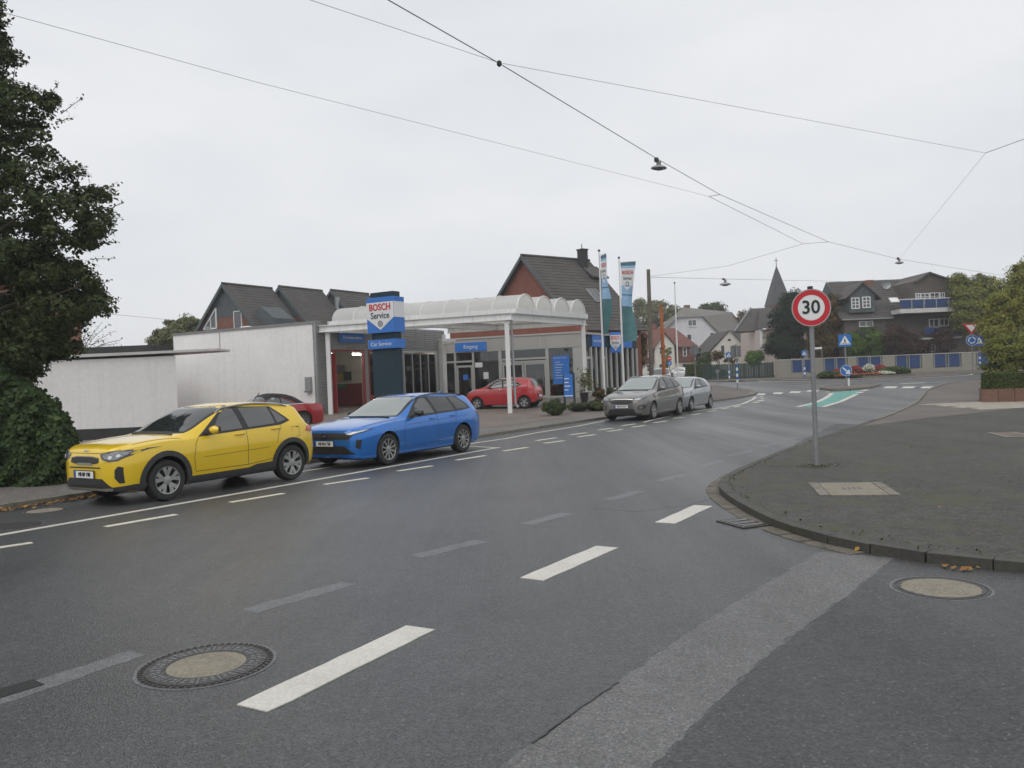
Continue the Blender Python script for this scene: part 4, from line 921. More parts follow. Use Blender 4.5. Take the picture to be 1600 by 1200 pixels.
def slab(name, a, b, c, d, th, m, parent):     # thick quad from four corners
    a, b, c, d = map(Vector, (a, b, c, d)); n = (b-a).cross(d-a).normalized()*th
    return MB().add([a, b, c, d, a-n, b-n, c-n, d-n], [(0, 1, 2, 3), (7, 6, 5, 4), (0, 4, 5, 1), (1, 5, 6, 2), (2, 6, 7, 3), (3, 7, 4, 0)]).build(name, m, parent)
def tiled_slope(name, a, b, c, d, m, parent, rows=14, th=.028):
    """roof slope eave a-b, ridge d-c, built in overlapping courses of tiles"""
    a, b, c, d = map(Vector, (a, b, c, d)); n = (b-a).cross(d-a).normalized()
    if n.z < 0: n = -n
    mb = MB()
    for i in range(rows):
        t0, t1 = i/rows, (i+1)/rows+.01
        p, q = a+(d-a)*t0, b+(c-b)*t0; r, s = b+(c-b)*min(t1, 1), a+(d-a)*min(t1, 1)
        mb.add([p+n*th*1.5, q+n*th*1.5, r+n*th*.4, s+n*th*.4, p-n*th, q-n*th, r-n*th, s-n*th], [(0, 1, 2, 3), (7, 6, 5, 4), (0, 4, 5, 1), (1, 5, 6, 2), (2, 6, 7, 3), (3, 7, 4, 0)])
    return mb.build(name, m, parent, kind='stuff')
def window(parent, x, z, w, h, y=0., nx=2, nz=1, fm=None, sill=True, name='window', pm=None, fw=.07):
    """window in the plane y (facing -y): pane with frame, bars and sill as its pieces"""
    p = MB().box(x-w/2, x+w/2, y-.03, y+.02, z-h/2, z+h/2).build(name, pm or M_pane, parent)
    f = MB(); fm = fm or M_wframe
    f.box(x-w/2-fw, x-w/2, y-.07, y+.02, z-h/2-fw, z+h/2+fw); f.box(x+w/2, x+w/2+fw, y-.07, y+.02, z-h/2-fw, z+h/2+fw)
    f.box(x-w/2, x+w/2, y-.07, y+.02, z+h/2, z+h/2+fw); f.box(x-w/2, x+w/2, y-.07, y+.02, z-h/2-fw, z-h/2); f.build('frame', fm, p)
    for i in range(1, nx): MB().box(x-w/2+w*i/nx-fw*.4, x-w/2+w*i/nx+fw*.4, y-.06, y-.032, z-h/2, z+h/2).build('bar', fm, p)
    for i in range(1, nz): MB().box(x-w/2, x+w/2, y-.055, y-.033, z-h/2+h*i/nz-fw*.35, z-h/2+h*i/nz+fw*.35).build('bar', fm, p)
    if sill: MB().box(x-w/2-.12, x+w/2+.12, y-.16, y-.072, z-h/2-fw-.06, z-h/2-fw).build('sill', fm, p)
    return p
def gable_house(label, loc, rz, w, d, ze, zr, wm, rm, base=-.5, oh=.35, split=None, rows=14, cat='house', group=None, name='house', ridge=.5):
    r = thing(name, label, cat, loc, rz, group); rx = w*ridge
    if split:
        zs, um = split; t = (zs-ze)/(zr-ze)
        if zs > ze: MB().prism([(0, base), (w, base), (w, ze), (w+(rx-w)*t, zs), (rx*t, zs), (0, ze)], 0, d).build('wall', wm, r); MB().prism([(rx*t, zs), (w+(rx-w)*t, zs), (rx, zr)], -.02, d).build('gable_cladding', um, r)
        else: MB().prism([(0, base), (w, base), (w, zs), (0, zs)], 0, d).build('wall', wm, r); MB().prism([(0, zs), (w, zs), (w, ze), (rx, zr), (0, ze)], -.02, d).build('gable_cladding', um, r)
    else: MB().prism([(0, base), (w, base), (w, ze), (rx, zr), (0, ze)], 0, d).build('wall', wm, r)
    kl = (zr-ze)/rx; kr_ = (zr-ze)/(w-rx)
    tiled_slope('roof_slope', (-oh, -oh, ze-oh*kl+.06), (-oh, d+oh, ze-oh*kl+.06), (rx, d+oh, zr+.06), (rx, -oh, zr+.06), rm, r, rows)
    tiled_slope('roof_slope', (w+oh, d+oh, ze-oh*kr_+.06), (w+oh, -oh, ze-oh*kr_+.06), (rx, -oh, zr+.06), (rx, d+oh, zr+.06), rm, r, rows)
    MB().tube([(rx, -oh, zr+.1), (rx, d+oh, zr+.1)], .11, 8).build('ridge_cap', rm, r)
    for a, b in (((-oh, ze-oh*kl), (rx, zr)), ((w+oh, ze-oh*kr_), (rx, zr))): MB().bar((a[0], -oh-.02, a[1]-.05), (b[0], -oh-.02, b[1]-.05), .05, .22).build('verge_board', M_slate, r)
    return r

# ---------------- white workshop with service bays
TB = R_(29); UB = Vector((math.sin(TB), math.cos(TB), 0)); VB = Vector((-math.cos(TB), math.sin(TB), 0))
C0 = at(499, 657, 40.); C0.z = 0; zg = gz(40)
ws = thing('workshop_building', 'flat roofed white workshop with corrugated metal front and open service bay', 'building', (C0.x, C0.y, 0), R_(61))
ZT = 4.72
MB().box(0, .3, .02, 10.2, -.2, ZT).build('side_wall', M_wwall, ws)
MB().box(-.05, .34, -.06, 10.25, ZT, ZT+.13).build('parapet_edging', M_cap, ws)
MB().box(.3, 11.2, 9.9, 10.2, -.2, ZT).build('rear_wall', M_wwall, ws); MB().box(.34, 11.2, .0, 9.9, 4.5, 4.7).build('roof', M_cap, ws); MB().box(10.9, 11.2, .02, 9.9, -.2, 4.5).build('end_wall', M_corr, ws)
MB().box(.3, 10.9, .05, 9.9, -.2, zg+.11).build('floor', M_floor, ws)
def corrugated(x0, x1, z0, z1, y, parent, pitch=.105, dep=.035):
    n = max(2, int((z1-z0)/pitch)); mb = MB(); g_ = []
    for i in range(n):
        za = z0+(z1-z0)*i/n; h = (z1-z0)/n
        for f, dd in ((0, 0), (.12, dep), (.5, dep), (.62, 0)): g_.append([(x0, y-dd, za+h*f), (x1, y-dd, za+h*f)])
    g_.append([(x0, y, z1), (x1, y, z1)]); mb.sheet(g_)
    for x in (x0, x1): mb.add([(x, y-dep, z0), (x, y+.2, z0), (x, y+.2, z1), (x, y-dep, z1)], [(0, 1, 2, 3)])
    return mb.build('corrugated_cladding', M_corr, parent)
corrugated(-.0, .92, .05, ZT, -.0, ws); corrugated(.92, 10.9, 3.47, ZT, -.005, ws)
MB().box(-.06, .03, -.04, .06, -.1, ZT).build('corner_trim', M_zinc, ws)
MB().box(.92, 10.9, .02, .28, 3.47, 4.5).build('lintel', M_grey, ws)
for x0, x1 in ((3.62, 3.88), (6.62, 6.95), (10.3, 10.9)): MB().box(x0, x1, -.02, .25, 0, 3.47).build('pier', M_corr, ws)
def bay_frame(x0, x1, m): 
    f = MB(); f.box(x0, x0+.08, -.04, .1, zg, 3.46); f.box(x1-.08, x1, -.04, .1, zg, 3.46); f.box(x0+.08, x1-.08, -.04, .1, 3.38, 3.46); return f.build('bay_frame', m, ws)
bay_frame(.94, 3.6, M_redp); bay_frame(3.9, 6.6, M_redp); bay_frame(6.97, 10.28, M_gframe)
# open leaf of the first bay and glazed bays
MB().box(1.08, 1.14, -.22, .02, zg+.1, 3.28).build('door_leaf', M_redp, ws)
for i in range(3): MB().box(4.04+i*.82, 4.80+i*.82, .03, .05, zg+.9, 3.28).build('bay_pane', M_show, ws)
MB().box(4.02, 6.48, .0, .06, zg+.1, zg+.88).build('bay_panel', M_redp, ws)
for i in range(4): MB().box(7.1+i*.79, 7.84+i*.79, .03, .05, zg+.15, 3.28).build('bay_pane', M_show, ws); MB().box(7.845+i*.79, 7.885+i*.79, -.01, .08, zg+.1, 3.28).build('bay_mullion', M_gframe, ws)
MB().box(.32, 6.9, 5.4, 5.5, zg, 1.75).build('inner_wall_lower', M_redwall, ws); MB().box(.32, 6.9, 5.42, 5.52, 1.75, 4.5).build('inner_wall_upper', M_inner, ws)
MB().box(6.9, 7.0, .3, 9.9, 1.75, 4.5).build('partition', M_inner, ws); MB().box(6.88, 7.0, .3, 9.9, zg, 1.75).build('partition_lower', M_redwall, ws); MB().box(7.0, 10.9, 6.2, 6.3, zg, 4.5).build('inner_wall_upper', M_inner, ws)
for x, y, z in ((1.6, 1.5, 3.32), (4.5, 1.5, 3.32), (7.6, 1.6, 3.3), (9.0, 1.6, 3.3)):
    lamp = MB().box(x-.05, x+1.25, y-.08, y+.08, z+.06, z+.12).build('lamp_housing', M_wwall2, ws); MB().tube([(x, y, z), (x+1.2, y, z)], .05, 8).build('fluorescent_tube', M_tube, lamp)
wb = MB().box(2.0, 3.4, 5.0, 5.38, zg+.1, 1.5).build('bench', M_redwall, ws)
for y, z, w_, h_, m in ((3.9, 2.2, .5, .5, M_dark), (4.6, 1.62, .9, .22, mat('green_box', (.02, .12, .06), .6)), (4.4, 2.15, .25, .3, mat('yellow_sign', (.5, .33, .03), .6)), (4.6, 2.6, 1.1, .5, M_cap)):
    MB().box(6.76, 6.87, y-w_/2, y+w_/2, z-h_/2, z+h_/2).build('wall_item', m, ws)
for x, z, w_, h_, m in ((2.2, 2.15, .9, .5, M_dark), (2.55, 1.75, .9, .22, mat('green_box', (.02, .12, .06), .6)), (2.3, 2.5, .3, .3, mat('yellow_sign', (.5, .33, .03), .6))):
    MB().box(x-w_/2, x+w_/2, 5.28, 5.38, z-h_/2, z+h_/2).build('wall_item', m, ws)
mbx = MB().box(-.14, -.02, .35, .72, 1.45, 2.15).build('wall_box', M_zinc, ws, bevel=.02); MB().box(-.2, -.14, .33, .74, 1.40, 1.47).build('box_hood', M_cap, mbx)
MB().tube([(-.03, 6.6, ZT-.05), (-.03, 6.6, ZT-.9)], .012, 6).build('rust_streak_pipe', mat('rust', (.16, .1, .06), .9), ws)
dome = MB().lathe([(.6, 0), (.55, .12), (.35, .24), (.02, .28)], 20, 'z', (1.0, 5.6, ZT)).build('roof_light', M_wwall2, ws, smooth=50)
dome = MB().lathe([(.12, 0), (.12, .4), (.02, .42)], 12, 'z', (.8, 8.4, ZT)).build('roof_vent', M_zinc, ws)
# ---------------- low annex with flat overhanging roof
A0 = at(300, 600, 30); Yan = 30.
ann = thing('garage_annex', 'low white annex with thin flat roof overhanging to the right', 'building', (0, 0, 0), 0)
xr_, xl_ = at(276, 600, Yan).x, at(-170, 600, Yan).x
foot = lambda e, d: [(xl_-e, Yan-d), (xr_+e*.5, Yan-d), (xr_*1.475, Yan+13.5), (xl_-e, Yan+13.5)]
MB().prism(foot(0, 0), .47, 3.0, 'xy').build('wall', M_wwall, ann); MB().prism(foot(.01, .02), -.1, .47, 'xy').build('plinth', M_plinth, ann)
MB().add([(xl_-.3, Yan-.12, 3.02), (at(342, 547, Yan).x, Yan-.15, 3.12), (at(342, 547, Yan).x, Yan+1.2, 3.12), (xl_-.3, Yan+4.2, 2.98), (xl_-.3, Yan-.12, 3.17), (at(342, 547, Yan).x, Yan-.15, 3.2), (at(342, 547, Yan).x, Yan+1.2, 3.2), (xl_-.3, Yan+4.2, 3.25)], [(3, 2, 1, 0), (4, 5, 6, 7), (0, 1, 5, 4), (1, 2, 6, 5), (2, 3, 7, 6), (3, 0, 4, 7)]).build('roof', M_concr, ann)

# ---------------- showroom
E0, E1 = Vector((-4.25, 49.2, 0)), Vector((4.05, 46.4, 0)); dE = E1-E0; LE = dE.length; zs0 = gz(47)+.08
sh = thing('showroom_building', 'grey glass fronted car showroom with long grey fascia behind the canopy', 'building', (E0.x, E0.y, 0), math.atan2(dE.y, dE.x))
SA = R_(61)-math.atan2(dE.y, dE.x); LS = 8.6
sdx, sdy = math.cos(SA), math.sin(SA)
def sside(o): o.location = (LE, 0, 0); o.rotation_euler = (0, 0, SA); return o
MB().box(0, LE-.02, -.05, .35, 3.3, 4.08).build('fascia', M_grey, sh); MB().box(-.05, LE+.03, -.09, .4, 4.08, 4.17).build('coping', M_gframe, sh)
MB().prism([(0.02, .36), (LE, .36), (LE+LS*sdx, LS*sdy), (0.02, LS*sdy)], 3.55, 3.7, 'xy').build('ceiling', M_dark, sh)
MB().prism([(0.02, .36), (LE, .36), (LE+LS*sdx, LS*sdy), (0.02, LS*sdy)], 3.98, 4.06, 'xy').build('roof', M_cap, sh)
MB().prism([(0, -.02), (LE, -.02), (LE+LS*sdx, LS*sdy), (0, LS*sdy)], -.2, zs0+.03, 'xy').build('floor', M_floor, sh)
MB().prism([(0, LS*sdy), (LE+LS*sdx, LS*sdy), (LE+LS*sdx, LS*sdy+.3), (0, LS*sdy+.3)], -.2, 4.0, 'xy').build('rear_wall', M_brick, sh)
MB().box(-.3, 0, -.05, LS*sdy, -.2, 4.0).build('end_wall', M_corr, sh)
MB().box(.1, LE-.1, 1.5, 1.75, 4.06, 4.62).build('brick_parapet', M_brick, sh)
for x0, x1 in ((0, .22), (.94, 1.06), (2.08, 2.2), (3.72, 3.92), (6.58, 6.76), (8.18, LE)):
    MB().box(x0, x1, -.03, .16, zs0, 3.3).build('post', M_gframe, sh)
for x0, x1, z in ((.22, .94, 2.72), (1.06, 2.08, 2.72), (3.92, 6.58, 2.72), (3.92, 6.58, 2.55)): MB().box(x0, x1, -.02, .12, z, z+.11).build('transom', M_gframe, sh)
for x0, x1 in ((.22, .94), (2.2, 3.72), (6.76, 8.18)): MB().box(x0, x1, -.02, .12, zs0, zs0+.14).build('sill', M_gframe, sh); 
for x0, x1, z0, z1 in ((.22, .94, zs0+.14, 3.3), (2.2, 3.72, zs0+.14, 3.3), (6.76, 8.18, zs0+.14, 3.3), (1.06, 2.08, 2.83, 3.3), (3.92, 6.58, 2.83, 3.3)): MB().box(x0+.002, x1-.002, .04, .06, z0, z1).build('glass_pane', M_show, sh)
def glazed_door(x0, x1):
    f = MB(); 
    for a, b, c, d in ((x0, x0+.1, zs0+.02, 2.55), (x1-.1, x1, zs0+.02, 2.55), (x0+.1, x1-.1, 2.43, 2.55), (x0+.1, x1-.1, zs0+.02, zs0+.2)): f.box(a, b, .0, .09, c, d)
    dr = f.build('door', M_gframe, sh); MB().box(x0+.1, x1-.1, .03, .05, zs0+.2, 2.43).build('door_glass', M_show, dr); MB().tube([(x1-.16, -.05, 1.2), (x1-.16, -.05, 1.8)], .018, 6).build('handle', M_zinc, dr)
    return dr
glazed_door(1.07, 2.07); glazed_door(3.94, 5.22); glazed_door(5.26, 6.57)
MB().box(1.45, 1.78, .0, .025, 1.7, 2.0).build('door_sticker', M_bblue, sh)
MB().box(2.75, 3.05, .0, .035, 1.7, 2.1).build('window_notice', M_bwhite, sh); MB().box(2.25, 2.7, .0, .035, 2.4, 2.68).build('window_notice', M_bwhite, sh)
po = MB().box(6.98, 7.95, -.02, .03, 1.25, 2.85).build('window_poster', M_bblue, sh); text('Bosch Car Service', .1, M_bwhite, po, (7.42, -.035, 2.72)); 
for i in range(7): MB().box(7.12, 7.42+.06*(i*3 % 4), -.03, -.022, 2.48-i*.15, 2.505-i*.15).build('text_line', M_bwhite, po)
for x, y, z in ((2.7, 1.4, 3.42), (4.7, 2.0, 3.42), (5.6, 3.2, 3.42), (7.3, 1.8, 3.42), (7.7, 3.4, 3.42), (3.4, 3.0, 3.42)):
    MB().lathe([(.09, 0), (.09, .1), (.02, .12)], 12, 'z', (x, y, z)).build('ceiling_spot', M_spot, sh)
MB().box(2.4, 3.6, 2.0, 2.6, zs0, 1.5).build('reception_desk', M_redwall, sh)
eg = thing('wall_sign', 'blue sign reading Eingang on the grey showroom fascia', 'sign', sh.matrix_basis@Vector((2.05, -.06, 3.62)), math.atan2(dE.y, dE.x))
MB().box(-.98, .98, -.05, 0, -.26, .26).build('board', M_bblue, eg); letters('Eingang', .3, M_bwhite, eg, (0, -.056, 0))
# side facade of the showroom
for nm, bx, m in (('side_fascia', (.0, LS, -.02, .3, 3.3, 4.0), M_bteal), ('side_cornice', (-.05, LS+.1, -.12, .34, 4.0, 4.12), M_gframe)): sside(MB().box(*bx).build(nm, m, sh))
sside(MB().box(0, LS, -.0, .2, zs0-.2, zs0+.35).build('side_sill', M_gframe, sh))
xm = [.0, 1.0, 1.75, 2.5, 3.25, 4.0, 4.9, 5.8, 6.8, 7.7, 8.45]
for i, x in enumerate(xm):
    sside(MB().box(x, x+.16, -.06, .16, zs0+.35, 3.3).build('side_post', M_gframe, sh))
    if i < len(xm)-1:
        sside(MB().box(x+.162, xm[i+1]-.002, .03, .05, zs0+.35, 3.3).build('glass_pane', M_show, sh))
        if i in (0, 3): sside(MB().box(x+.16, xm[i+1], -.02, .1, 2.6, 2.75).build('transom', M_gframe, sh))
def side_sign(label, x0, x1, z0, z1, words, size, pm=M_bblue, dep=.06):
    q = sh.matrix_basis@Vector((LE+sdx*(x0+x1)/2, sdy*(x0+x1)/2, (z0+z1)/2)); t = thing('fascia_sign', label, 'sign', q, R_(61))
    MB().box(-(x1-x0)/2, (x1-x0)/2, -.03-dep, -.03, -(z1-z0)/2, (z1-z0)/2).build('board', pm, t)
    if words: letters(words, size, M_bwhite, t, (0, -.036-dep, 0))
    return t
side_sign('blue panel reading Bosch Car Service on the dark side fascia', 1.2, 3.0, 3.32, 3.98, 'Bosch Car Service', .19)
side_sign('blue panel on the dark side fascia beyond the shield sign', 5.9, 7.6, 3.32, 3.98, '', .22)

def logo_disc(parent, c, r, m, rot=None):
    """ring with an armature inside, in the plane facing -y"""
    cx, cy, cz = c; mb = MB(); n = 28
    mb.lathe([(r, 0), (r, -.012), (r*.84, -.012), (r*.84, 0)], n, 'y', (cx, cy, cz), closed=True)
    o = mb.build('logo_ring', m, parent)
    a = MB(); a.box(cx-r*.36, cx-r*.24, cy-.012, cy, cz-r*.62, cz+r*.62); a.box(cx+r*.24, cx+r*.36, cy-.012, cy, cz-r*.62, cz+r*.62); a.box(cx-r*.24, cx+r*.24, cy-.012, cy, cz-r*.08, cz+r*.08)
    a.build('logo_armature', m, parent, kind='stuff')
def shield(t, w, z0, z1, y, dep, body=True):
    """blue box with the white shield, words and ring; z0..z1, width w, facing -y at y"""
    h = z1-z0; MB().box(-w/2, w/2, y, y+dep, z0, z1).build('sign_box', M_bblue, t, bevel=.01)
    zt = z1-h*.14; zm = z0+h*.42
    MB().prism([(-w/2+.004, zt), (w/2-.004, zt), (w/2-.004, zm), (0, z0+h*.08), (-w/2+.004, zm)], y-.012, y-.001).build('white_shield', M_bwhite, t)
    for sg in (-1, 1): MB().box(*sorted((sg*w/2, sg*(w/2+.008))), y+.01, y+dep-.01, zm, zt).build('white_side', M_bwhite, t)
    letters('BOSCH', h*.26, M_bred, t, (0, y-.018, z1-h*.285), bold=.022, sx=.86*w/(h*.92))
    letters('Service', h*.255, M_bink, t, (0, y-.018, z1-h*.52), bold=.008, sx=.86*w/(h*.92))
    logo_disc(t, (0, y-.013, z1-h*.745), h*.085, M_bink)
q = sh.matrix_basis@Vector((LE+sdx*4.35, sdy*4.35, 0)); t = thing('shield_sign', 'small white and blue shield sign projecting from the showroom side fascia', 'sign', (q.x+.2, q.y-.3, 0), R_(-10))
shield(t, .62, 2.98, 4.2, -.3, .25)

# ---------------- canopy with barrel vaults
Bc = at(799, 649.6, 36.9); Bc.z = 0; Ac = C0+UB*.35+VB*-.12; Dc = Vector((at(916, 600, 42.6).x, 42.6, 0))
cn = thing('canopy', 'white steel forecourt canopy with four translucent barrel vaults', 'canopy', (Bc.x, Bc.y, 0))
eS, eT = Dc-Bc, Ac-Bc; WS, WT = eS.length, eT.length; uS, uT = eS.normalized(), eT.normalized()
def cp(s, t, z): p = uS*s+uT*t; return Vector((p.x, p.y, z))
ZB0, ZB1 = 4.28, 4.62
def ibeam(a, b, z0, z1, wd=.2):
    mb = MB(); a = Vector(a); b = Vector(b)
    h = z1-z0
    mb.bar((a.x, a.y, z1-.02), (b.x, b.y, z1-.02), wd, .04); mb.bar((a.x, a.y, z0+.02), (b.x, b.y, z0+.02), wd, .04); mb.bar((a.x, a.y, (z0+z1)/2), (b.x, b.y, (z0+z1)/2), .03, h-.08)
    return mb.build('beam', M_wwall2, cn)
for a, b in ((cp(-.1, -.25, 0), cp(-.1, WT+.1, 0)), (cp(-.1, 0.05, 0), cp(WS+.3, .05, 0)), (cp(WS, 0, 0), cp(WS, WT*.8, 0)), (cp(-.1, WT*.98, 0), cp(WS*.7, WT*.98, 0)), (cp(-.1, WT*.5, 0), cp(WS, WT*.5, 0))): ibeam(a, b, ZB0, ZB1)
s0, s1 = .55, WS+.05; vw = (s1-s0)/4; NT = 8; rise = .7
rail_z = 4.74
for k in range(5):
    s = s0+k*vw; MB().bar(cp(s, -.12, rail_z), cp(s, WT+.05, rail_z), .16, .2).build('gutter', M_wwall2, cn)
for f in (-.14, WT+.07): MB().bar(cp(s0-.1, f, rail_z-.01), cp(s1+.1, f, rail_z-.01), .04, .24).build('edge_trim', M_wwall2, cn)
for k in range(4):
    sa = s0+k*vw+.08; sb = s0+(k+1)*vw-.08
    arc = [((sa+sb)/2-(sb-sa)/2*math.cos(math.pi*i/12), rail_z+.08+rise*math.sin(math.pi*i/12)) for i in range(13)]
    for j in range(NT):
        t0 = -.1+(WT+.1)*j/NT; t1 = -.1+(WT+.1)*(j+1)/NT-.02
        MB().sheet([[cp(s, t, z) for s, z in arc] for t in (t0, t1)]).build('vault_panel', M_poly, cn, smooth=60)
        MB().tube([cp(s, t0, z+.012) for s, z in arc], .022, 5).build('vault_rib', M_wwall2, cn)
    for t in (-.1, WT-.0): MB().add([cp(s, t, z) for s, z in arc], [tuple(range(13))]).build('vault_end', M_poly, cn)
    MB().tube([cp(s, -.11, z+.01) for s, z in arc], .03, 6).build('vault_rib', M_wwall2, cn)
for p, nm in ((cp(0, .05, 0), 0), (cp(WS, .05, 0), 1), (cp(.1, WT-.2, 0), 2), (at(697, 620, 46.3)-Bc, 3)):
    wp = p+Bc; z0 = gz(wp.y)
    MB().box(p.x-.1, p.x+.1, p.y-.1, p.y+.1, z0, ZB0).build('post', M_wwall2, cn)
p = cp(0, .05, 0); MB().tube([(p.x+.22, p.y+.05, 4.3), (p.x+.22, p.y+.05, 3.2), (p.x+.25, p.y+.05, .55), (p.x+.36, p.y, .38)], .055, 8).build('downpipe', M_zinc, cn, smooth=50)
p = at(697, 600, 46.3)-Bc; MB().box(p.x-.02, p.x+.65, p.y-.3, p.y-.1, 3.72, 3.95).build('floodlight', M_wwall2, cn, bevel=.03)
MB().box(p.x-.32, p.x-.12, p.y-.2, p.y-.0, 1.2, 1.75).build('letter_box', M_gframe, cn); MB().box(p.x+.14, p.x+.5, p.y-.2, p.y-.0, 1.2, 1.7).build('letter_box', M_black, cn)

# service bay sign
t = thing('wall_sign', 'blue sign reading Direktannahme above the open service bay', 'sign', tuple(C0+UB*2.55+Vector((0, 0, 4.08))), R_(61))
MB().box(-.95, .95, -.16, -.06, -.24, .24).build('board', M_bblue, t); letters('Direktannahme', .24, M_bwhite, t, (0, -.166, 0))

# ---------------- pylon sign
pp = at(607, 600, 30.); py = thing('pylon_sign', 'tall dark teal pylon with white and blue shield box reading Bosch Service', 'sign', (pp.x, 30., gz(30)+.08), R_(-30))
MB().box(-.53, .53, -.2, .2, 0, 4.92).build('column', M_bteal, py, bevel=.02)
shield(py, 1.24, 3.44, 4.72, -.31, .62)
b = MB().box(-.62, .62, -.3, .3, 2.87, 3.2).build('lower_panel', M_bblue, py, bevel=.01); letters('Car Service', .2, M_bwhite, py, (-.02, -.306, 3.035))

# ---------------- brick house behind
rr = Vector((.78, .62, 0)).normalized(); qq = Vector((rr.y, -rr.x, 0)); Ah = Vector((1.26, 58, 0)); hwL, hwR = 6., 5.2
o = Ah-qq*hwL
bh = gable_house('red brick house with steep dark tiled roof and square chimney behind the showroom', (o.x, o.y, 0), math.atan2(qq.y, qq.x), hwL+hwR, 5.9, 4.9, 10.15, M_brick, M_tile, rows=24, ridge=hwL/(hwL+hwR))
cx_ = hwL+.55
ch = MB().box(cx_-.25, cx_+.3, 4.75, 5.3, 9.0, 10.85).build('chimney', M_plinth, bh); MB().box(cx_-.3, cx_+.35, 4.7, 5.35, 10.85, 10.93).build('chimney_cap', M_plinth, ch); MB().tube([(cx_, 5., 10.9), (cx_, 5., 11.3)], .03, 6).build('chimney_rod', M_plinth, ch)
def roof_pt(f, y): return Vector((hwL+hwR*f, y, 10.15-(10.15-4.9)*f+.2))
def roof_light(house, f0, f1, y0, y1, m=M_pane):
    a, b, c, d = roof_pt(f1, y0), roof_pt(f1, y1), roof_pt(f0, y1), roof_pt(f0, y0); w_ = slab('roof_light', a, b, c, d, .06, m, house)
    for p, q in ((a, b), (b, c), (c, d), (d, a)): MB().bar(p, q, .08, .1).build('frame', M_zinc, w_)
roof_light(bh, .5, .68, 3.3, 4.2)
slab('dormer_roof', roof_pt(.36, 4.8)+Vector((0, 0, .3)), roof_pt(.36, 6.4)+Vector((0, 0, .3)), roof_pt(.12, 6.4), roof_pt(.12, 4.8), .1, M_tile, bh)

# ---------------- staggered row of gabled houses
def row_house(label, apx, apy, Y, w=9.2, d=4.7, steps=None):
    a = at(apx, apy, Y); rz = R_(-29); xh = Vector((math.cos(rz), math.sin(rz), 0)); zr = a.z; o = a-xh*(w/2)
    return gable_house(label, (o.x, o.y, 0), rz, w, d, zr-w/2*1.08, zr, M_brick2, M_tile, split=(zr-2.6, M_slate), rows=22, group='row of gabled houses behind the workshop'), zr
h1, z1r = row_house('brick and slate gabled house with white corner window, leftmost of the row', 352, 445, 66)
window(h1, 5.9, z1r-3.0, .75, 1.5, -.02, 1, 1, sill=False); f1 = MB().prism([(2.05, z1r-3.35), (3.45, z1r-3.35), (3.45, z1r-1.9)], -.06, .0).build('window', M_pane, h1)
MB().bar((2.0, -.08, z1r-3.4), (3.5, -.08, z1r-3.4), .08, .12).build('frame', M_wframe, f1); MB().bar((3.5, -.08, z1r-3.4), (3.5, -.08, z1r-1.8), .08, .12).build('frame', M_wframe, f1); MB().bar((2.0, -.08, z1r-3.4), (3.5, -.08, z1r-1.8), .08, .12).build('frame', M_wframe, f1); MB().bar((2.85, -.08, z1r-3.4), (2.85, -.08, z1r-2.5), .08, .08).build('frame', M_wframe, f1)
window(h1, 2.1, z1r-3.9, 1.1, .5, -.02, 1, 1, sill=False)
dm = MB().prism([(6.2, z1r-3.8), (8.9, z1r-3.8), (8.9, z1r-2.9), (7.55, z1r-1.9), (6.2, z1r-2.9)], .8, 3.).build('dormer', M_slate, h1)
h2, z2r = row_house('slate gabled house with metal flue, middle of the row', 440, 449.5, 70.5)
MB().tube([(6.2, 5.2, z2r-2.6), (6.2, 5.2, z2r-.6)], .22, 10).build('flue', M_zinc, h2)
h3, z3r = row_house('slate gabled house with small roof light, rightmost of the row', 520.5, 455, 75)
MB().bar((6.4, 2.5, z3r-1.7), (7.2, 2.5, z3r-2.6), .6, .08).build('roof_light', M_wframe, h3)
# house behind the big tree
h4 = gable_house('brick house half hidden behind the big tree', (at(127, 520, 46).x-6*math.cos(R_(31)), 46-6*math.sin(R_(31)), 0), R_(31), 6, 8, 6.0, 9.2, M_brick2, M_tile)  # wall takes the darker brick to read as shade through the leaves
hl = MB().box(at(120, 560, 58).x, at(236, 560, 58).x, 58, 62, 0, at(180, 541, 58).z).build('distant_shed', mat('shed_dark', (.035, .035, .035), .8, var=[(2, .2)])); tag(hl, 'long dark flat roof seen above the white annex', 'shed')

# ---------------- village houses beyond the roundabout
def fx(Y): return lambda px, py=575: at(px, py, Y)
# red roofed cottage
Y = 112.; f = fx(Y); o = f(992); W_ = f(1087).x-o.x; zt = f(1035, 511).z; ze = f(1050, 542).z
v1 = thing('cottage', 'white cottage with dark red tiled roof and pointed central gable', 'house', (o.x, Y, 0), 0)
MB().box(0, W_, 0, 7, 0, ze-2.2).build('wall', M_cream, v1); MB().box(-.1, W_+.1, -.15, 7, ze-2.2, ze).build('tile_hung_storey', M_tile_red, v1)
tiled_slope('roof_slope', (-.4, -.5, ze-.1), (W_+.4, -.5, ze-.1), (W_-2.0, 3.5, zt), (1.5, 3.5, zt), M_tile_red, v1, 12); tiled_slope('roof_slope', (W_+.4, -.5, ze-.1), (W_+.4, 7.4, ze-.1), (W_-2., 3.6, zt), (W_-2., 3.5, zt), M_tile_red, v1, 12); tiled_slope('roof_slope', (W_+.4, 7.4, ze-.1), (-.4, 7.4, ze-.1), (1.5, 3.5, zt), (W_-2., 3.5, zt), M_tile_red, v1, 12)
xg = f(1037).x-o.x; za = f(1036, 522).z; ge = f(1024, 541).z
MB().prism([(xg-1.25, 0), (xg+1.35, 0), (xg+1.35, ge), (xg+.05, za), (xg-1.25, ge)], -1., 3.).build('front_gable', M_cream, v1)
for sx_, ex_ in ((xg-1.6, -.35), (xg+1.7, .35)): slab('gable_roof', (sx_, -1.3, ge-.35), (xg+.05, -1.3, za+.15), (xg+.05, 3.2, za+.15), (sx_, 3.2, ge-.35), .12, M_tile_red, v1)
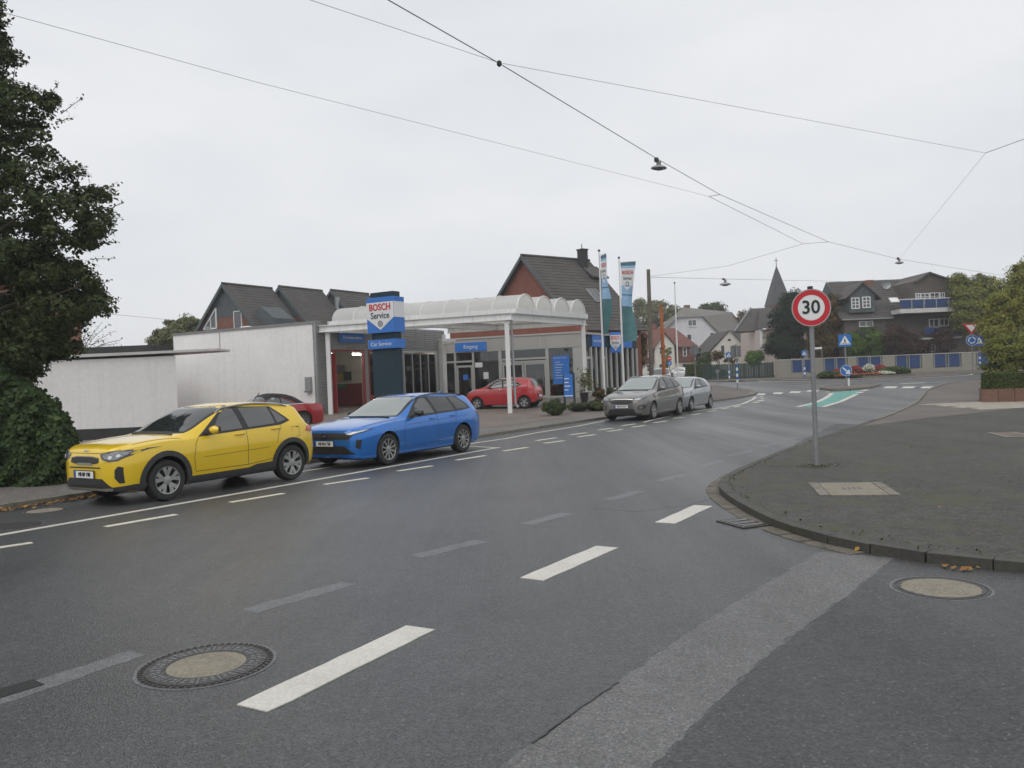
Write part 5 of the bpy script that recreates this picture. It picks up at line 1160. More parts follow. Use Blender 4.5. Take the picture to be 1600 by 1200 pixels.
for px, py, w_, h_, yy in ((1031, 548, .45, .85, -1.), (1044.5, 548, .45, .85, -1.), (1014.5, 551, .3, 1.1, -.15), (1069.5, 550, .35, 1., -.15), (1031, 574, .5, .8, -1.), (1069, 574, .45, 1., 0.), (1014, 575, .5, .8, 0.)):
    q = f(px, py); window(v1, q.x-o.x, q.z, w_, h_, yy, 1, 2, sill=False, fw=.09)
MB().box(2.9, 3.7, 3.2, 4, zt-.3, zt+.7).build('chimney', M_brick2, v1)
# big pale building with half-hipped gable
Y = 136.; f = fx(Y); o = f(1032); v2 = thing('gabled_block', 'large pale grey rendered building with half hipped tiled roof', 'building', (o.x, Y, 0), 0)
P2 = lambda px, py: (f(px, py).x-o.x, f(px, py).z)
wl = [(P2(1030, 575)[0], -.5), (P2(1143, 575)[0], -.5), P2(1143, 541), P2(1096, 494), P2(1059, 495.5), P2(1031, 522)]
MB().prism(wl, 0, 12).build('wall', M_pale, v2)
A_, B_, T_ = P2(1098, 494.5), P2(1057, 496.5), P2(1074.5, 477.5)
MB().add([(B_[0], -.4, B_[1]), (A_[0], -.4, A_[1]), (T_[0], 3.2, T_[1])], [(0, 1, 2)]).build('half_hip', M_tile_grey, v2)
e_, l_ = P2(1148, 545), P2(1027, 525)
slab('roof_slope', (A_[0], -.4, A_[1]), (e_[0], -.4, e_[1]), (e_[0]+9, 14, e_[1]), (T_[0]+11, 14, T_[1]-.4), .25, M_tile_grey, v2); slab('roof_slope', (A_[0], -.4, A_[1]), (T_[0]+11, 14, T_[1]-.4), (T_[0], 3.2, T_[1]), (T_[0], 3.19, T_[1]-.01), .25, M_tile_grey, v2)
slab('roof_slope', (l_[0], -.4, l_[1]), (B_[0], -.4, B_[1]), (T_[0], 3.2, T_[1]), (l_[0], 14, l_[1]), .25, M_tile_grey, v2)
MB().box(P2(1084, 480)[0]-.4, P2(1084, 480)[0]+.5, 5, 6, T_[1]-1, T_[1]+.5).build('chimney', M_brick2, v2)
for px, py, w_, h_, n in ((1081.5, 504.5, 1.25, .9, 2), (1077, 527, .65, .9, 1), (1112.5, 524.5, .6, .95, 1)):
    q = P2(px, py); window(v2, q[0], q[1], w_, h_, 0, n, 1, fw=.1)
# small cream gabled cottage
Y = 102.; f = fx(Y); o = f(1108); P3 = lambda px, py: (f(px, py).x-o.x, f(px, py).z)
v3 = thing('cottage', 'small cream gabled cottage with grey roof behind the green fence', 'house', (o.x, Y, 0), 0)
ap, le, re = P3(1139, 517.5), P3(1109, 549), P3(1174, 552)
MB().prism([(le[0]+.2, -.5), (re[0]-.1, -.5), re, ap, (le[0]+.2, le[1])], 0, 9).build('wall', M_cream, v3)
rt, rb = P3(1191, 517), P3(1204, 552)
tiled_slope('roof_slope', (re[0]+.1, -.2, re[1]-.1), (rb[0]+2, 7, re[1]-.1), (rt[0]+1, 7, ap[1]+.1), (ap[0], -.2, ap[1]+.1), M_tile, v3, 12); tiled_slope('roof_slope', (le[0]-.2, 9, le[1]-.1), (le[0]-.2, -.2, le[1]-.1), (ap[0], -.2, ap[1]+.1), (ap[0], 9, ap[1]+.1), M_tile, v3, 12)
q = P3(1139.5, 531); MB().prism([(q[0]-.22, q[1]-.12), (q[0]+.22, q[1]-.12), (q[0]+.2, q[1]+.06), (q[0], q[1]+.16), (q[0]-.2, q[1]+.06)], -.04, .02).build('arched_vent', M_pane, v3)
q = P3(1129, 545); window(v3, q[0], q[1], .4, .8, 0, 1, 1, fw=.07, sill=False); MB().box(*[P3(1146, 545)[0]-.25, P3(1146, 545)[0]+.25], -.03, .02, P3(1146, 545)[1]-.4, P3(1146, 545)[1]+.4).build('shutter', M_slate, v3)
MB().box(*sorted((P3(1171, 553)[0], P3(1192, 553)[0])), 1.5, 8, -.5, re[1]).build('side_wall', M_cream, v3)
# steep brown-roofed house and white corner
Y = 92.; f = fx(Y); o = f(1158); P4 = lambda px, py: (f(px, py).x-o.x, f(px, py).z)
v4 = thing('house', 'pinkish house with steep brown roof beside the conifer', 'house', (o.x, Y, 0), 0)
a, b_, c, d = P4(1159, 516), P4(1197, 475), P4(1236, 512), P4(1192, 513)
MB().prism([(d[0], -.5), (c[0]+3, -.5), (c[0]+3, d[1]-.1), (d[0], d[1]-.1)], .6, 9).build('wall', M_pink, v4); MB().box(d[0]-.2, d[0]+.05, .3, .6, -.5, d[1]).build('corner_board', M_wframe, v4)
slab('roof_slope', (a[0], 3, a[1]), (d[0]+.5, 3, a[1]+.0), (b_[0]+2.5, 6, b_[1]), (b_[0], 6, b_[1]), .2, M_tile, v4)
tiled_slope('roof_slope', (d[0]-.6, 0, d[1]), (c[0]+3, 0, d[1]), (c[0]+3, 5.5, b_[1]-.2), (P4(1210, 480)[0], 5.5, b_[1]-.2), M_tile, v4, 18)
MB().bar((a[0], 2.9, a[1]), (b_[0], 5.8, b_[1]+.05), .12, .25).build('verge_board', M_zinc, v4)
# church spire
Y = 165.; f = fx(Y); o = f(1219); sp = thing('church_tower', 'church tower with slender grey slate spire', 'church', (o.x, Y, 0), 0)
zt = f(1219, 414).z; zb_ = f(1219, 478).z; hw = (f(1237, 478).x-f(1204, 478).x)/2
MB().add([(-hw, -hw, zb_), (hw, -hw, zb_), (hw, hw, zb_), (-hw, hw, zb_), (-hw*.62, -hw*.62, zb_+(zt-zb_)*.4), (hw*.62, -hw*.62, zb_+(zt-zb_)*.4), (hw*.62, hw*.62, zb_+(zt-zb_)*.4), (-hw*.62, hw*.62, zb_+(zt-zb_)*.4), (0, 0, zt)], [(0, 1, 5, 4), (1, 2, 6, 5), (2, 3, 7, 6), (3, 0, 4, 7), (4, 5, 8), (5, 6, 8), (6, 7, 8), (7, 4, 8)]).build('spire', mat('spire_slate', (.05, .05, .054), .8, var=[(1, .15)]), sp)
MB().box(-hw*.9, hw*.9, -hw*.9, hw*.9, -.5, zb_).build('tower', M_brick2, sp); cr = MB().tube([(0, 0, zt-.2), (0, 0, zt+1.4)], .07, 6).build('cross', M_plinth, sp); MB().bar((-.4, 0, zt+.9), (.4, 0, zt+.9), .08, .08).build('cross_arm', M_plinth, cr)

# ---------------- dark house with dormers and blue balconies
Y = 80.; f = fx(Y); o = f(1312); P5 = lambda px, py: (f(px, py).x-o.x, f(px, py).z)
M_bbal = mat('blue_panel', (.008, .04, .14), .5, var=[(2, .1)]); M_dbrick = mat('dark_clinker', (.105, .09, .076), .85, var=[(1, .15), (7, .2)])
dh = thing('dormer_house', 'large dark brick house with roof dormers and blue balcony panels', 'house', (o.x, Y, 0), 0)
xe = P5(1545, 500)[0]; zeave = P5(1340, 496)[1]; zrid = P5(1410, 437)[1]+.55
MB().box(.6, xe, 0, 10, -.3, zeave).build('wall', M_dbrick, dh)
tiled_slope('roof_slope', (0, -.4, zeave-.1), (xe+.4, -.4, zeave-.1), (xe-1, 5, zrid), (1.2, 5, zrid), M_tile, dh, 18); tiled_slope('roof_slope', (xe+.4, 10.4, zeave-.1), (0, 10.4, zeave-.1), (1.2, 5, zrid), (xe-1, 5, zrid), M_tile, dh, 18)
MB().prism([(0, zeave-.1), (10.2, zeave-.1), (5, zrid)], .9, 1.1, 'yz').build('gable_wall', M_slate, dh)
a, b_, c = P5(1320, 465), P5(1346, 443), P5(1366, 460); zb_ = P5(1345, 488)[1]
dm = MB().prism([(a[0]+.4, zb_), (c[0], zb_), (c[0], c[1]), b_, (a[0]+.4, a[1]+.3)], -.1, 4.2).build('dormer', M_slate, dh)
slab('dormer_roof', (c[0]+.6, -.35, c[1]-.45), (c[0]+.6, 4, c[1]-.45), (b_[0], 4, b_[1]+.12), (b_[0], -.35, b_[1]+.12), .1, M_tile, dm); slab('dormer_roof', (a[0]-.1, 4, a[1]-.1), (a[0]-.1, -.35, a[1]-.1), (b_[0], -.35, b_[1]+.12), (b_[0], 4, b_[1]+.12), .1, M_tile, dm)
for px, py in ((1335.7, 474), (1352.8, 472.5)): q = P5(px, py); window(dh, q[0], q[1], .62, .92, -.1, 2, 3, fw=.09, sill=False)
a, b_, c = P5(1428, 440), P5(1446.5, 428.5), P5(1489, 441.5); zb_ = P5(1460, 483)[1]
rg = MB().prism([(P5(1425, 480)[0], zb_), (P5(1487, 480)[0], zb_), (P5(1487, 480)[0], c[1]+.25), b_, (P5(1425, 480)[0], a[1])], -.5, 5).build('gable_bay', M_dbrick, dh)
slab('bay_roof', (c[0]+.2, -.8, c[1]), (c[0]+.2, 5, c[1]), (b_[0], 5, b_[1]+.15), (b_[0], -.8, b_[1]+.15), .14, M_tile, rg); slab('bay_roof', (a[0]-.2, 5, a[1]-.1), (a[0]-.2, -.8, a[1]-.1), (b_[0], -.8, b_[1]+.15), (b_[0], 5, b_[1]+.15), .14, M_tile, rg)
for px, w_ in ((1430.5, .34), (1441, .72), (1456, .78), (1468, .34)): q = P5(px, 466 if px > 1450 else 467); window(dh, q[0], q[1], w_, .85, -.5, 2, 3, fw=.07, sill=False)
zs_ = P5(1430, 486)[1]; xb0, xb1 = P5(1392, 485)[0], P5(1486, 485)[0]
MB().box(xb0, xb1, -1.9, -.0, zs_-.28, zs_+.12).build('balcony_slab', M_concr, dh); MB().tube([(xb0, -1.85, zs_+1.02), (xb1, -1.85, zs_+1.02)], .04, 6).build('balcony_rail', M_wframe, dh)
nb = 5
for i in range(nb):
    x0 = xb0+(xb1-xb0)*i/nb+.08; x1 = xb0+(xb1-xb0)*(i+1)/nb-.1; MB().box(x0, x1, -1.88, -1.83, zs_+.2, zs_+.95).build('balcony_panel', M_bbal, dh); MB().box(x1+.02, x1+.1, -1.9, -1.82, zs_+.12, zs_+1.).build('balcony_post', M_zinc, dh)
for px, py, w_, h_ in ((1459, 505, .8, .7), (1475, 503.5, .75, .6), (1441, 545, .6, .6), (1456, 544, .5, .6), (1410, 548, .4, .7), (1353, 506, 1.2, .4)): q = P5(px, py); window(dh, q[0], q[1], w_, h_, 0, 2, 1, fw=.08, sill=False)
for px in (1445, 1460, 1487): q = P5(px, 517); MB().box(q[0]-.42, q[0]+.42, -.9, -.84, q[1]-.35, q[1]+.3).build('balcony_panel', M_bbal, dh)
q = P5(1460, 522); MB().box(q[0]-1.8, q[0]+2.2, -.9, 0, q[1]-.5, q[1]-.35).build('balcony_slab', M_concr, dh)
q = P5(1389, 431); MB().box(q[0]-.4, q[0]+.35, 4.2, 5, q[1]-1.5, q[1]+.1).build('chimney', M_brick2, dh)
q = P5(1410.5, 438); MB().lathe([(.02, .12), (.3, .08), (.48, 0), (.47, -.03), (.3, .05), (.02, .09)], 20, 'y', (q[0], 3.5, q[1]), closed=True).build('satellite_dish', M_zinc, dh); MB().tube([(q[0], 3.7, q[1]-1.0), (q[0], 3.65, q[1])], .03, 6).build('dish_mast', M_zinc, dh)
q0, q1 = P5(1391, 472), P5(1404, 464); slab('open_roof_light', (q0[0], -.2, q0[1]), (q0[0]+.85, -.2, q0[1]), (q1[0]+.1, .5, q1[1]), (q1[0]-.75, .5, q1[1]), .06, M_wframe, dh)
q = P5(1373, 490); MB().box(.2, xb0, -.5, -.42, zeave-.25, zeave-.12).build('gutter', M_zinc, dh)

# ---------------- garden wall with blue panels, green fence
Y = 75.; f = fx(Y); o = f(1213); wl_ = thing('garden_wall', 'long pale block wall with rows of blue metal panels', 'wall', (o.x, Y, 0), 0)
ztop = 2.32; zg_ = gz(Y)
pans = [(1238, 1254), (1256, 1271), (1289, 1305), (1308, 1323), (1341, 1358), (1361, 1377), (1401, 1418), (1421.5, 1439), (1461, 1479), (1483, 1501), (1528, 1545), (1548, 1565)]
cuts = [(1236, 1273), (1287, 1325), (1339, 1379), (1399, 1441), (1459, 1503), (1526, 1567)]
M_wblock = mat('pale_block_wall', (.25, .235, .2), .9, var=[(1, .08), (10, .12)], stain=((.22, .21, .17), 1.5, .62))
prev = 0.
xx = lambda px: f(px).x-o.x
for a, b in cuts+[(1640, 1641)]:
    MB().box(prev, xx(a), 0, .3, zg_-.3, ztop).build('wall_pier', M_wblock, wl_); 
    if a < 1600: MB().box(xx(a), xx(b), .02, .28, zg_-.3, zg_+.42).build('wall_base', M_wblock, wl_)
    prev = xx(b)
for a, b in pans:
    q = MB().box(xx(a)+.04, xx(b)-.04, .08, .14, zg_+.5, ztop-.06).build('blue_panel', M_bbal, wl_)
    fr = MB(); fr.box(xx(a)-.03, xx(a)+.035, .04, .2, zg_+.42, ztop); fr.box(xx(b)-.035, xx(b)+.03, .04, .2, zg_+.42, ztop); fr.build('panel_post', M_zinc, q)
MB().box(-.02, xx(1640), -.02, .32, ztop, ztop+.05).build('coping', M_concr, wl_)
M_fence = mat('dark_green_fence', (.012, .035, .025), .7, var=[(1, .15), (8, .2)])
fe = thing('green_fence', 'dark green slatted fence beside the garden wall', 'fence', (f(1106).x, 77, 0), 0); L_ = f(1214).x-f(1106).x+.3
for i in range(44): MB().box(L_*i/44+.01, L_*(i+1)/44-.02, 0, .04, gz(77), 2.16+.012*((i*5) % 3)).build('slat', M_fence, fe)
for i in range(6): MB().box(L_*i/5-.05, L_*i/5+.05, .04, .14, gz(77), 2.2).build('post', M_fence, fe)
# ================================================================== PLANTS
def fast_leaves(name, pts, nrm, size, m, parent, seed, aspect=.55, tint_bias=0., kind=None, fold=.25):
    rg = np.random.default_rng(seed); n = len(pts)
    nr = nrm+rg.normal(0, .55, (n, 3)); nr /= np.linalg.norm(nr, axis=1)[:, None]+1e-9
    t = np.cross(nr, rg.normal(0, 1, (n, 3))); t /= np.linalg.norm(t, axis=1)[:, None]+1e-9; b = np.cross(nr, t)
    s = size*rg.uniform(.45, 1.45, n)[:, None]
    v = np.empty((n, 4, 3)); v[:, 0] = pts-t*s*.5; v[:, 1] = pts+b*s*aspect*.5+nr*s*fold*.3; v[:, 2] = pts+t*s*.5; v[:, 3] = pts-b*s*aspect*.5+nr*s*fold*.3
    me = bpy.data.meshes.new(name); me.vertices.add(n*4); me.vertices.foreach_set('co', v.reshape(-1))
    tri = np.arange(n)[:, None]*4+np.array([0, 1, 2, 0, 2, 3])[None]
    me.loops.add(n*6); me.loops.foreach_set('vertex_index', tri.reshape(-1).astype(np.int32))
    me.polygons.add(n*2); me.polygons.foreach_set('loop_start', np.arange(0, n*6, 3, dtype=np.int32))
    me.update(calc_edges=True)
    a = me.attributes.new('tint', 'FLOAT', 'POINT'); tv = np.clip(rg.beta(1.3, 3., n)+tint_bias, 0, 1); a.data.foreach_set('value', np.repeat(tv, 4).astype(np.float32))
    me.materials.append(m); o = bpy.data.objects.new(name, me); COL.objects.link(o); o.parent = parent
    if kind: o['kind'] = kind
    return o
def shell_points(ells, n_cl, n_leaf, cl_r, rg, inner=.5, flat=.75):
    """clumps spread through ellipsoids (biased to the outside), leaves spread through the clumps"""
    E = np.array(ells); wgt = np.cbrt(E[:, 3]*E[:, 4]*E[:, 5])**2; wgt /= wgt.sum()
    k = rg.choice(len(E), n_cl, p=wgt); d = rg.normal(0, 1, (n_cl, 3)); d /= np.linalg.norm(d, axis=1)[:, None]
    r = inner+(1-inner)*rg.random(n_cl)**.6; c = E[k, :3]+d*r[:, None]*E[k, 3:6]*.92
    rad = cl_r*rg.uniform(.6, 1.35, n_cl); per = n_leaf//n_cl
    i = np.repeat(np.arange(n_cl), per); dd = rg.normal(0, 1, (len(i), 3)); dd /= np.linalg.norm(dd, axis=1)[:, None]
    rr = rg.random(len(i))**.45; off = dd*rr[:, None]*rad[i][:, None]; off[:, 2] *= flat
    return c[i]+off, dd*.7+d[i]*.6+np.array([0, 0, .25]), c
def ell(px, py, rx, ry, Y, rz=None):
    c = at(px, py, Y); k = Y/FPX; return (c.x, c.y, c.z, rx*k, (rz if rz else rx*k*.8), ry*k)
M_bark = mat('bark', (.07, .055, .04), .9, var=[(4, .3), (20, .3)], bump=(18, .6, .02))
def foliage(nm, a, b): return mat(nm, a, .65, tint=b, spec=.16)
F_dark = foliage('leaf_dark_green', (.02, .034, .011), (.085, .1, .03)); F_ivy = foliage('leaf_ivy', (.018, .036, .014), (.075, .11, .03)); F_mid = foliage('leaf_mid_green', (.03, .055, .016), (.1, .13, .03))
F_yel = foliage('leaf_yellow_green', (.1, .13, .025), (.34, .28, .045)); F_autumn = foliage('leaf_autumn', (.06, .05, .018), (.16, .085, .02)); F_bright = foliage('leaf_bright_green', (.05, .1, .012), (.13, .19, .03))
F_pale = foliage('leaf_pale_green', (.1, .115, .045), (.21, .2, .085)); F_brown = foliage('leaf_brown_red', (.04, .024, .018), (.09, .045, .03)); F_deep = foliage('leaf_conifer', (.013, .026, .013), (.03, .05, .022)); F_hedge = foliage('leaf_hedge', (.035, .06, .016), (.13, .14, .035))
F_shrub = foliage('leaf_shrub_yellow_green', (.085, .11, .022), (.28, .26, .055))
M_core = mat('hedge_core', (.008, .012, .006), 1.)  # near-black colour stands in for the shade between leaves
def tree(name, label, base, ells, Y_unused, n_cl, n_leaf, leaf, cl_r, m, seed, cat='tree', group=None, trunk_r=.2, inner=.45, core=0., limbs=7, tb=0.):
    t = thing(name, label, cat, base, 0, group); rg = np.random.default_rng(seed); bx = Vector(base)
    L = [(e[0]-bx.x, e[1]-bx.y, e[2]-bx.z, e[3], e[4], e[5]) for e in ells]
    p, nr, cl = shell_points(L, n_cl, n_leaf, cl_r, rg, inner)
    fast_leaves('crown', p, nr, leaf, m, t, seed, tint_bias=tb)
    if trunk_r:
        big = max(L, key=lambda e: e[3]*e[5]); top = Vector((big[0], big[1], big[2]+big[5]*.5)); mb = MB(); rnd = random.Random(seed)
        pts = [Vector((0, 0, -.1)), Vector((big[0]*.15, big[1]*.15, top.z*.3)), Vector((big[0]*.55, big[1]*.55, top.z*.62)), top]
        mb.tube(pts, [trunk_r, trunk_r*.8, trunk_r*.5, trunk_r*.12], 8)
        tr = mb.build('trunk', M_bark, t, smooth=60)
        for i in range(limbs):
            c = Vector(cl[rnd.randrange(len(cl))]); s0 = pts[1]+(pts[2]-pts[1])*rnd.random(); md = s0+(c-s0)*.5+Vector((0, 0, .1*(c-s0).length))
            MB().tube([s0, md, c], [trunk_r*.35, trunk_r*.22, trunk_r*.06], 6).build('limb', M_bark, tr, smooth=60)
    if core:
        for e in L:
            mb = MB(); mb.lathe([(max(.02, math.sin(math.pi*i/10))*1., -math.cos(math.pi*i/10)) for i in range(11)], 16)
            o = mb.build('dark_core', M_core, t, smooth=80); o.location = e[:3]; o.scale = (e[3]*core, e[4]*core, e[5]*core)  # added dark ellipsoid, fills the crown and paints its inner shade
    return t

# ---- big tree at the left edge
bx0 = Vector((-13.6, 17.8, 0)); rg = np.random.default_rng(11)
bt = thing('broadleaf_tree', 'large dark green broadleaf tree rising at the left edge of the view', 'tree', bx0)
bnd_y = [-260, -100, 0, 60, 105, 128, 150, 205, 216, 250, 266, 290, 302, 340, 378, 396, 420, 450, 482, 500, 545, 556, 572, 595, 640]; bnd_x = [-40, 0, 12, 22, 42, 12, 95, 104, 62, 90, 134, 124, 172, 182, 168, 120, 135, 170, 172, 128, 128, 98, 72, 52, 10]
cl = []
while len(cl) < 700:
    py = rg.uniform(-260, 630); lim = np.interp(py, bnd_y, bnd_x)-14; px = lim-rg.random()**1.35*330
    dpt = rg.uniform(15.4, 20.2) if px < lim-50 else rg.uniform(16.6, 18.6); q = at(px, py, dpt); cl.append((q.x, q.y, q.z))
for _ in range(170):
    py = rg.uniform(380, 610); q = at(np.interp(py, bnd_y, bnd_x)-12-rg.random()*150, py, rg.uniform(17, 19.5)); cl.append((q.x, q.y, q.z))
cl = np.array(cl)-np.array(bx0); NL = 150000; i = rg.integers(0, len(cl), NL); dd = rg.normal(0, 1, (NL, 3)); dd /= np.linalg.norm(dd, axis=1)[:, None]
off = dd*(rg.random(NL)**.5)[:, None]*rg.uniform(.16, .38, len(cl))[i][:, None]*np.array([1.15, 1.15, .7])
fast_leaves('crown', cl[i]+off, dd*.6+np.array([.2, -.2, .5]), .098, F_dark, bt, 3)
# thin shoots standing out of the outline
sh_p = []; shoots = MB()
for (x0, y0, x1, y1) in ((70, 160, 92, 128), (60, 165, 50, 138), (95, 178, 130, 152), (90, 190, 114, 184), (95, 262, 138, 262), (100, 268, 139, 275), (140, 308, 184, 284), (130, 312, 150, 288), (165, 330, 194, 315), (150, 345, 192, 340), (150, 380, 186, 378), (140, 405, 180, 404), (140, 452, 176, 436), (150, 470, 184, 466), (120, 440, 150, 425), (100, 515, 140, 520), (20, 130, 24, 100), (110, 540, 138, 528)):
    a, b = at(x0, y0, 17.4)-bx0, at(x1, y1, 17.3)-bx0; shoots.tube([a, b], [.009, .004], 4)
    for t in np.linspace(.05, 1, 26): sh_p.append(np.array(a+(b-a)*t)+rg.normal(0, .03, 3))
shoots.build('shoot', M_bark, bt, kind='stuff')
fast_leaves('shoot_leaves', np.array(sh_p), rg.normal(0, 1, (len(sh_p), 3)), .06, F_dark, bt, 5, tint_bias=.2)
trk = MB().tube([(0, 0, -.1), (.1, 0, 2.5), (.3, 0, 6), (.4, 0, 10)], [.3, .25, .17, .04], 10).build('trunk', M_bark, bt, smooth=60)
rnd = random.Random(4)
for k in range(26):
    c = Vector(cl[rnd.randrange(len(cl))]); s = Vector((.2, 0, max(1.2, c.z*.75-.6))); MB().tube([s, (s+c)/2+Vector((0, 0, .15)), c], [.07, .045, .012], 6).build('limb', M_bark, trk, smooth=60)
# ---- ivy hedge below it
ih = thing('ivy_hedge', 'thick dark ivy hedge beside the pavement at the left edge', 'hedge', g(20, 764)); ib = Vector(ih.location)
iv_y = [545, 575, 598, 612, 630, 650, 680, 705, 735, 752, 764]; iv_x = [-30, 10, 42, 68, 90, 104, 116, 122, 121, 116, 100]
def iv_p(px, py, dy): return np.array(at(px, py, 15.4+dy+max(0, (700-py)*.004))-ib)
P_ = []; Nn = []
for _ in range(19000):
    py = rg.uniform(540, 766); lim = np.interp(py, iv_y, iv_x); px = lim-rg.random()**1.2*330; e = max(0, 1-(lim-px)/34)
    bulge = .16*math.sin(px*.09+2*math.sin(py*.05))*math.cos(py*.07+px*.021); P_.append(iv_p(px+rg.normal(0, 3), py, e*e*.9-.12-bulge+rg.normal(0, .05))); Nn.append((.5*e+.1, -.8, .45))
P_ = np.array(P_); P_[:, 2] = np.maximum(P_[:, 2], .09)
fast_leaves('ivy_leaves', P_, np.array(Nn), .092, F_ivy, ih, 8, aspect=.85)
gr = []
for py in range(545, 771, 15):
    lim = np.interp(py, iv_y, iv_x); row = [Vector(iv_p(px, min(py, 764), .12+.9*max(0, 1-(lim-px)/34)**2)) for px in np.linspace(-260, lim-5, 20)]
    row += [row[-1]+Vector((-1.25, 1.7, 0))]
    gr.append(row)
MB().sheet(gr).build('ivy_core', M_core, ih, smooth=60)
# twigs over the annex
tw = thing('bare_shrub', 'sparse twiggy shrub rising above the annex roof', 'shrub', (at(130, 560, 27).x, 33.5, 0)); tb_ = Vector(tw.location); mb = MB(); pl = []
for (x, y) in ((140, 507), (160, 503), (172, 505), (180, 517), (150, 520), (165, 530), (185, 536), (192, 530), (130, 515)):
    b = at(x, y, 33.5)-tb_; a = at(124, 556, 33.5)-tb_; m_ = (a+b)/2+Vector((0, 0, .12)); mb.tube([(0, 0, 0), a, m_, b], [.03, .02, .012, .005], 4)
    for t in np.linspace(.1, 1, 30): q = (a+(m_-a)*t*2) if t < .5 else (m_+(b-m_)*(t*2-1)); pl.append(np.array(q)+rg.normal(0, .05, 3))
mb.build('stem', M_bark, tw, kind='stuff'); fast_leaves('leaves', np.array(pl), rg.normal(0, 1, (len(pl), 3)), .08, F_mid, tw, 9)

# ---- trees of the background
def bgtree(label, gx, Y, ells, n_cl, n_leaf, leaf, cl_r, m, seed, **k):
    c = at(gx, 590, Y); return tree(k.pop('name', 'broadleaf_tree'), label, (c.x, Y, gz(Y)), [ell(*e, Y) for e in ells], Y, n_cl, n_leaf, leaf, cl_r, m, seed, **k)
bgtree('round green tree behind the white annex and workshop', 272, 72, [(285, 522, 38, 28), (255, 533, 24, 22)], 110, 16000, .24, .55, F_pale, 21)
bgtree('airy pale tree behind the red roofed cottage', 1022, 150, [(1035, 490, 32, 25), (1006, 502, 26, 26), (1058, 500, 18, 24), (1002, 477, 13, 9)], 120, 11000, .42, 1.1, F_pale, 22, inner=.5)
bgtree('dense dark tree rising behind the pale building roof', 1115, 165, [(1112, 494, 22, 22), (1130, 508, 17, 22)], 80, 12000, .5, 1.2, F_mid, 23)
bgtree('thin reddish tree left of the church spire', 1158, 150, [(1158, 500, 22, 14), (1150, 512, 16, 10)], 45, 3600, .4, .9, F_autumn, 24)
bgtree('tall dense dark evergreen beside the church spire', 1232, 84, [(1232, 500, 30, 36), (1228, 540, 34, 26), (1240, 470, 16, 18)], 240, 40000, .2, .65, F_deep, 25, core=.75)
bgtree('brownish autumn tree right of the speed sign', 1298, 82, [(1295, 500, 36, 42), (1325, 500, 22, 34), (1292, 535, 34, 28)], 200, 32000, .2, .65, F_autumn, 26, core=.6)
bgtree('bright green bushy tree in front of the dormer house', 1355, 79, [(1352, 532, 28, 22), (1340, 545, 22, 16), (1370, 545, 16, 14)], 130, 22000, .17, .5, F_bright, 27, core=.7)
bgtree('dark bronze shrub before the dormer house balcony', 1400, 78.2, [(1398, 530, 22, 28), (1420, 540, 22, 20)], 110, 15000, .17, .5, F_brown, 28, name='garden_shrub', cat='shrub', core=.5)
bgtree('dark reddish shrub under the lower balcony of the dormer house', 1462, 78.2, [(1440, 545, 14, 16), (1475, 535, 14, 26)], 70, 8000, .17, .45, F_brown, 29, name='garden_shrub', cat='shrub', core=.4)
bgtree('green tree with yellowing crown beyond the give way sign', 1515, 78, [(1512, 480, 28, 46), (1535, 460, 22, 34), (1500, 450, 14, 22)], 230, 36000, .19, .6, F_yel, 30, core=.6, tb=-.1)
bgtree('yellow green autumn tree at the right edge', 1580, 50, [(1575, 480, 38, 46), (1610, 460, 40, 60), (1560, 520, 30, 36)], 300, 52000, .13, .45, F_yel, 31, core=.3)
bgtree('broad leafy shrub over the hedge planter', 1575, 35.5, [(1575, 552, 38, 32), (1610, 545, 40, 36), (1560, 575, 24, 22)], 200, 32000, .085, .3, F_shrub, 32, name='garden_shrub', cat='shrub', core=.7, trunk_r=.08)
bgtree('rose tree by the cream cottage', 1126, 86, [(1122, 556, 10, 8), (1142, 562, 10, 6)], 30, 2200, .16, .35, F_autumn, 33, trunk_r=.07, name='small_tree', cat='tree')
bgtree('rounded green bush behind the green fence', 1178, 84, [(1178, 560, 16, 13)], 50, 7000, .15, .35, F_bright, 34, core=.8, trunk_r=.06, name='garden_shrub', cat='shrub')
bgtree('narrow dark cypress beside the pale building', 1092, 108, [(1092, 560, 4.5, 16)], 40, 4000, .16, .3, F_deep, 35, core=.7, trunk_r=.08, name='conifer', cat='tree')
bgtree('small garden tree between cypress and cream cottage', 1104, 96, [(1103, 560, 9, 10)], 40, 4000, .17, .35, F_mid, 36, core=.6, trunk_r=.06, name='small_tree')
bgtree('slim autumn sapling in front of the cottage', 1044, 104, [(1043, 560, 5, 16)], 25, 1400, .18, .35, F_yel, 37, trunk_r=.05, name='small_tree')
bgtree('climbing shrub at the far corner of the showroom', 1004, 58, [(1001, 552, 8, 30), (1003, 530, 7, 16)], 40, 2600, .14, .35, F_autumn, 38, trunk_r=.05, name='garden_shrub', cat='shrub')
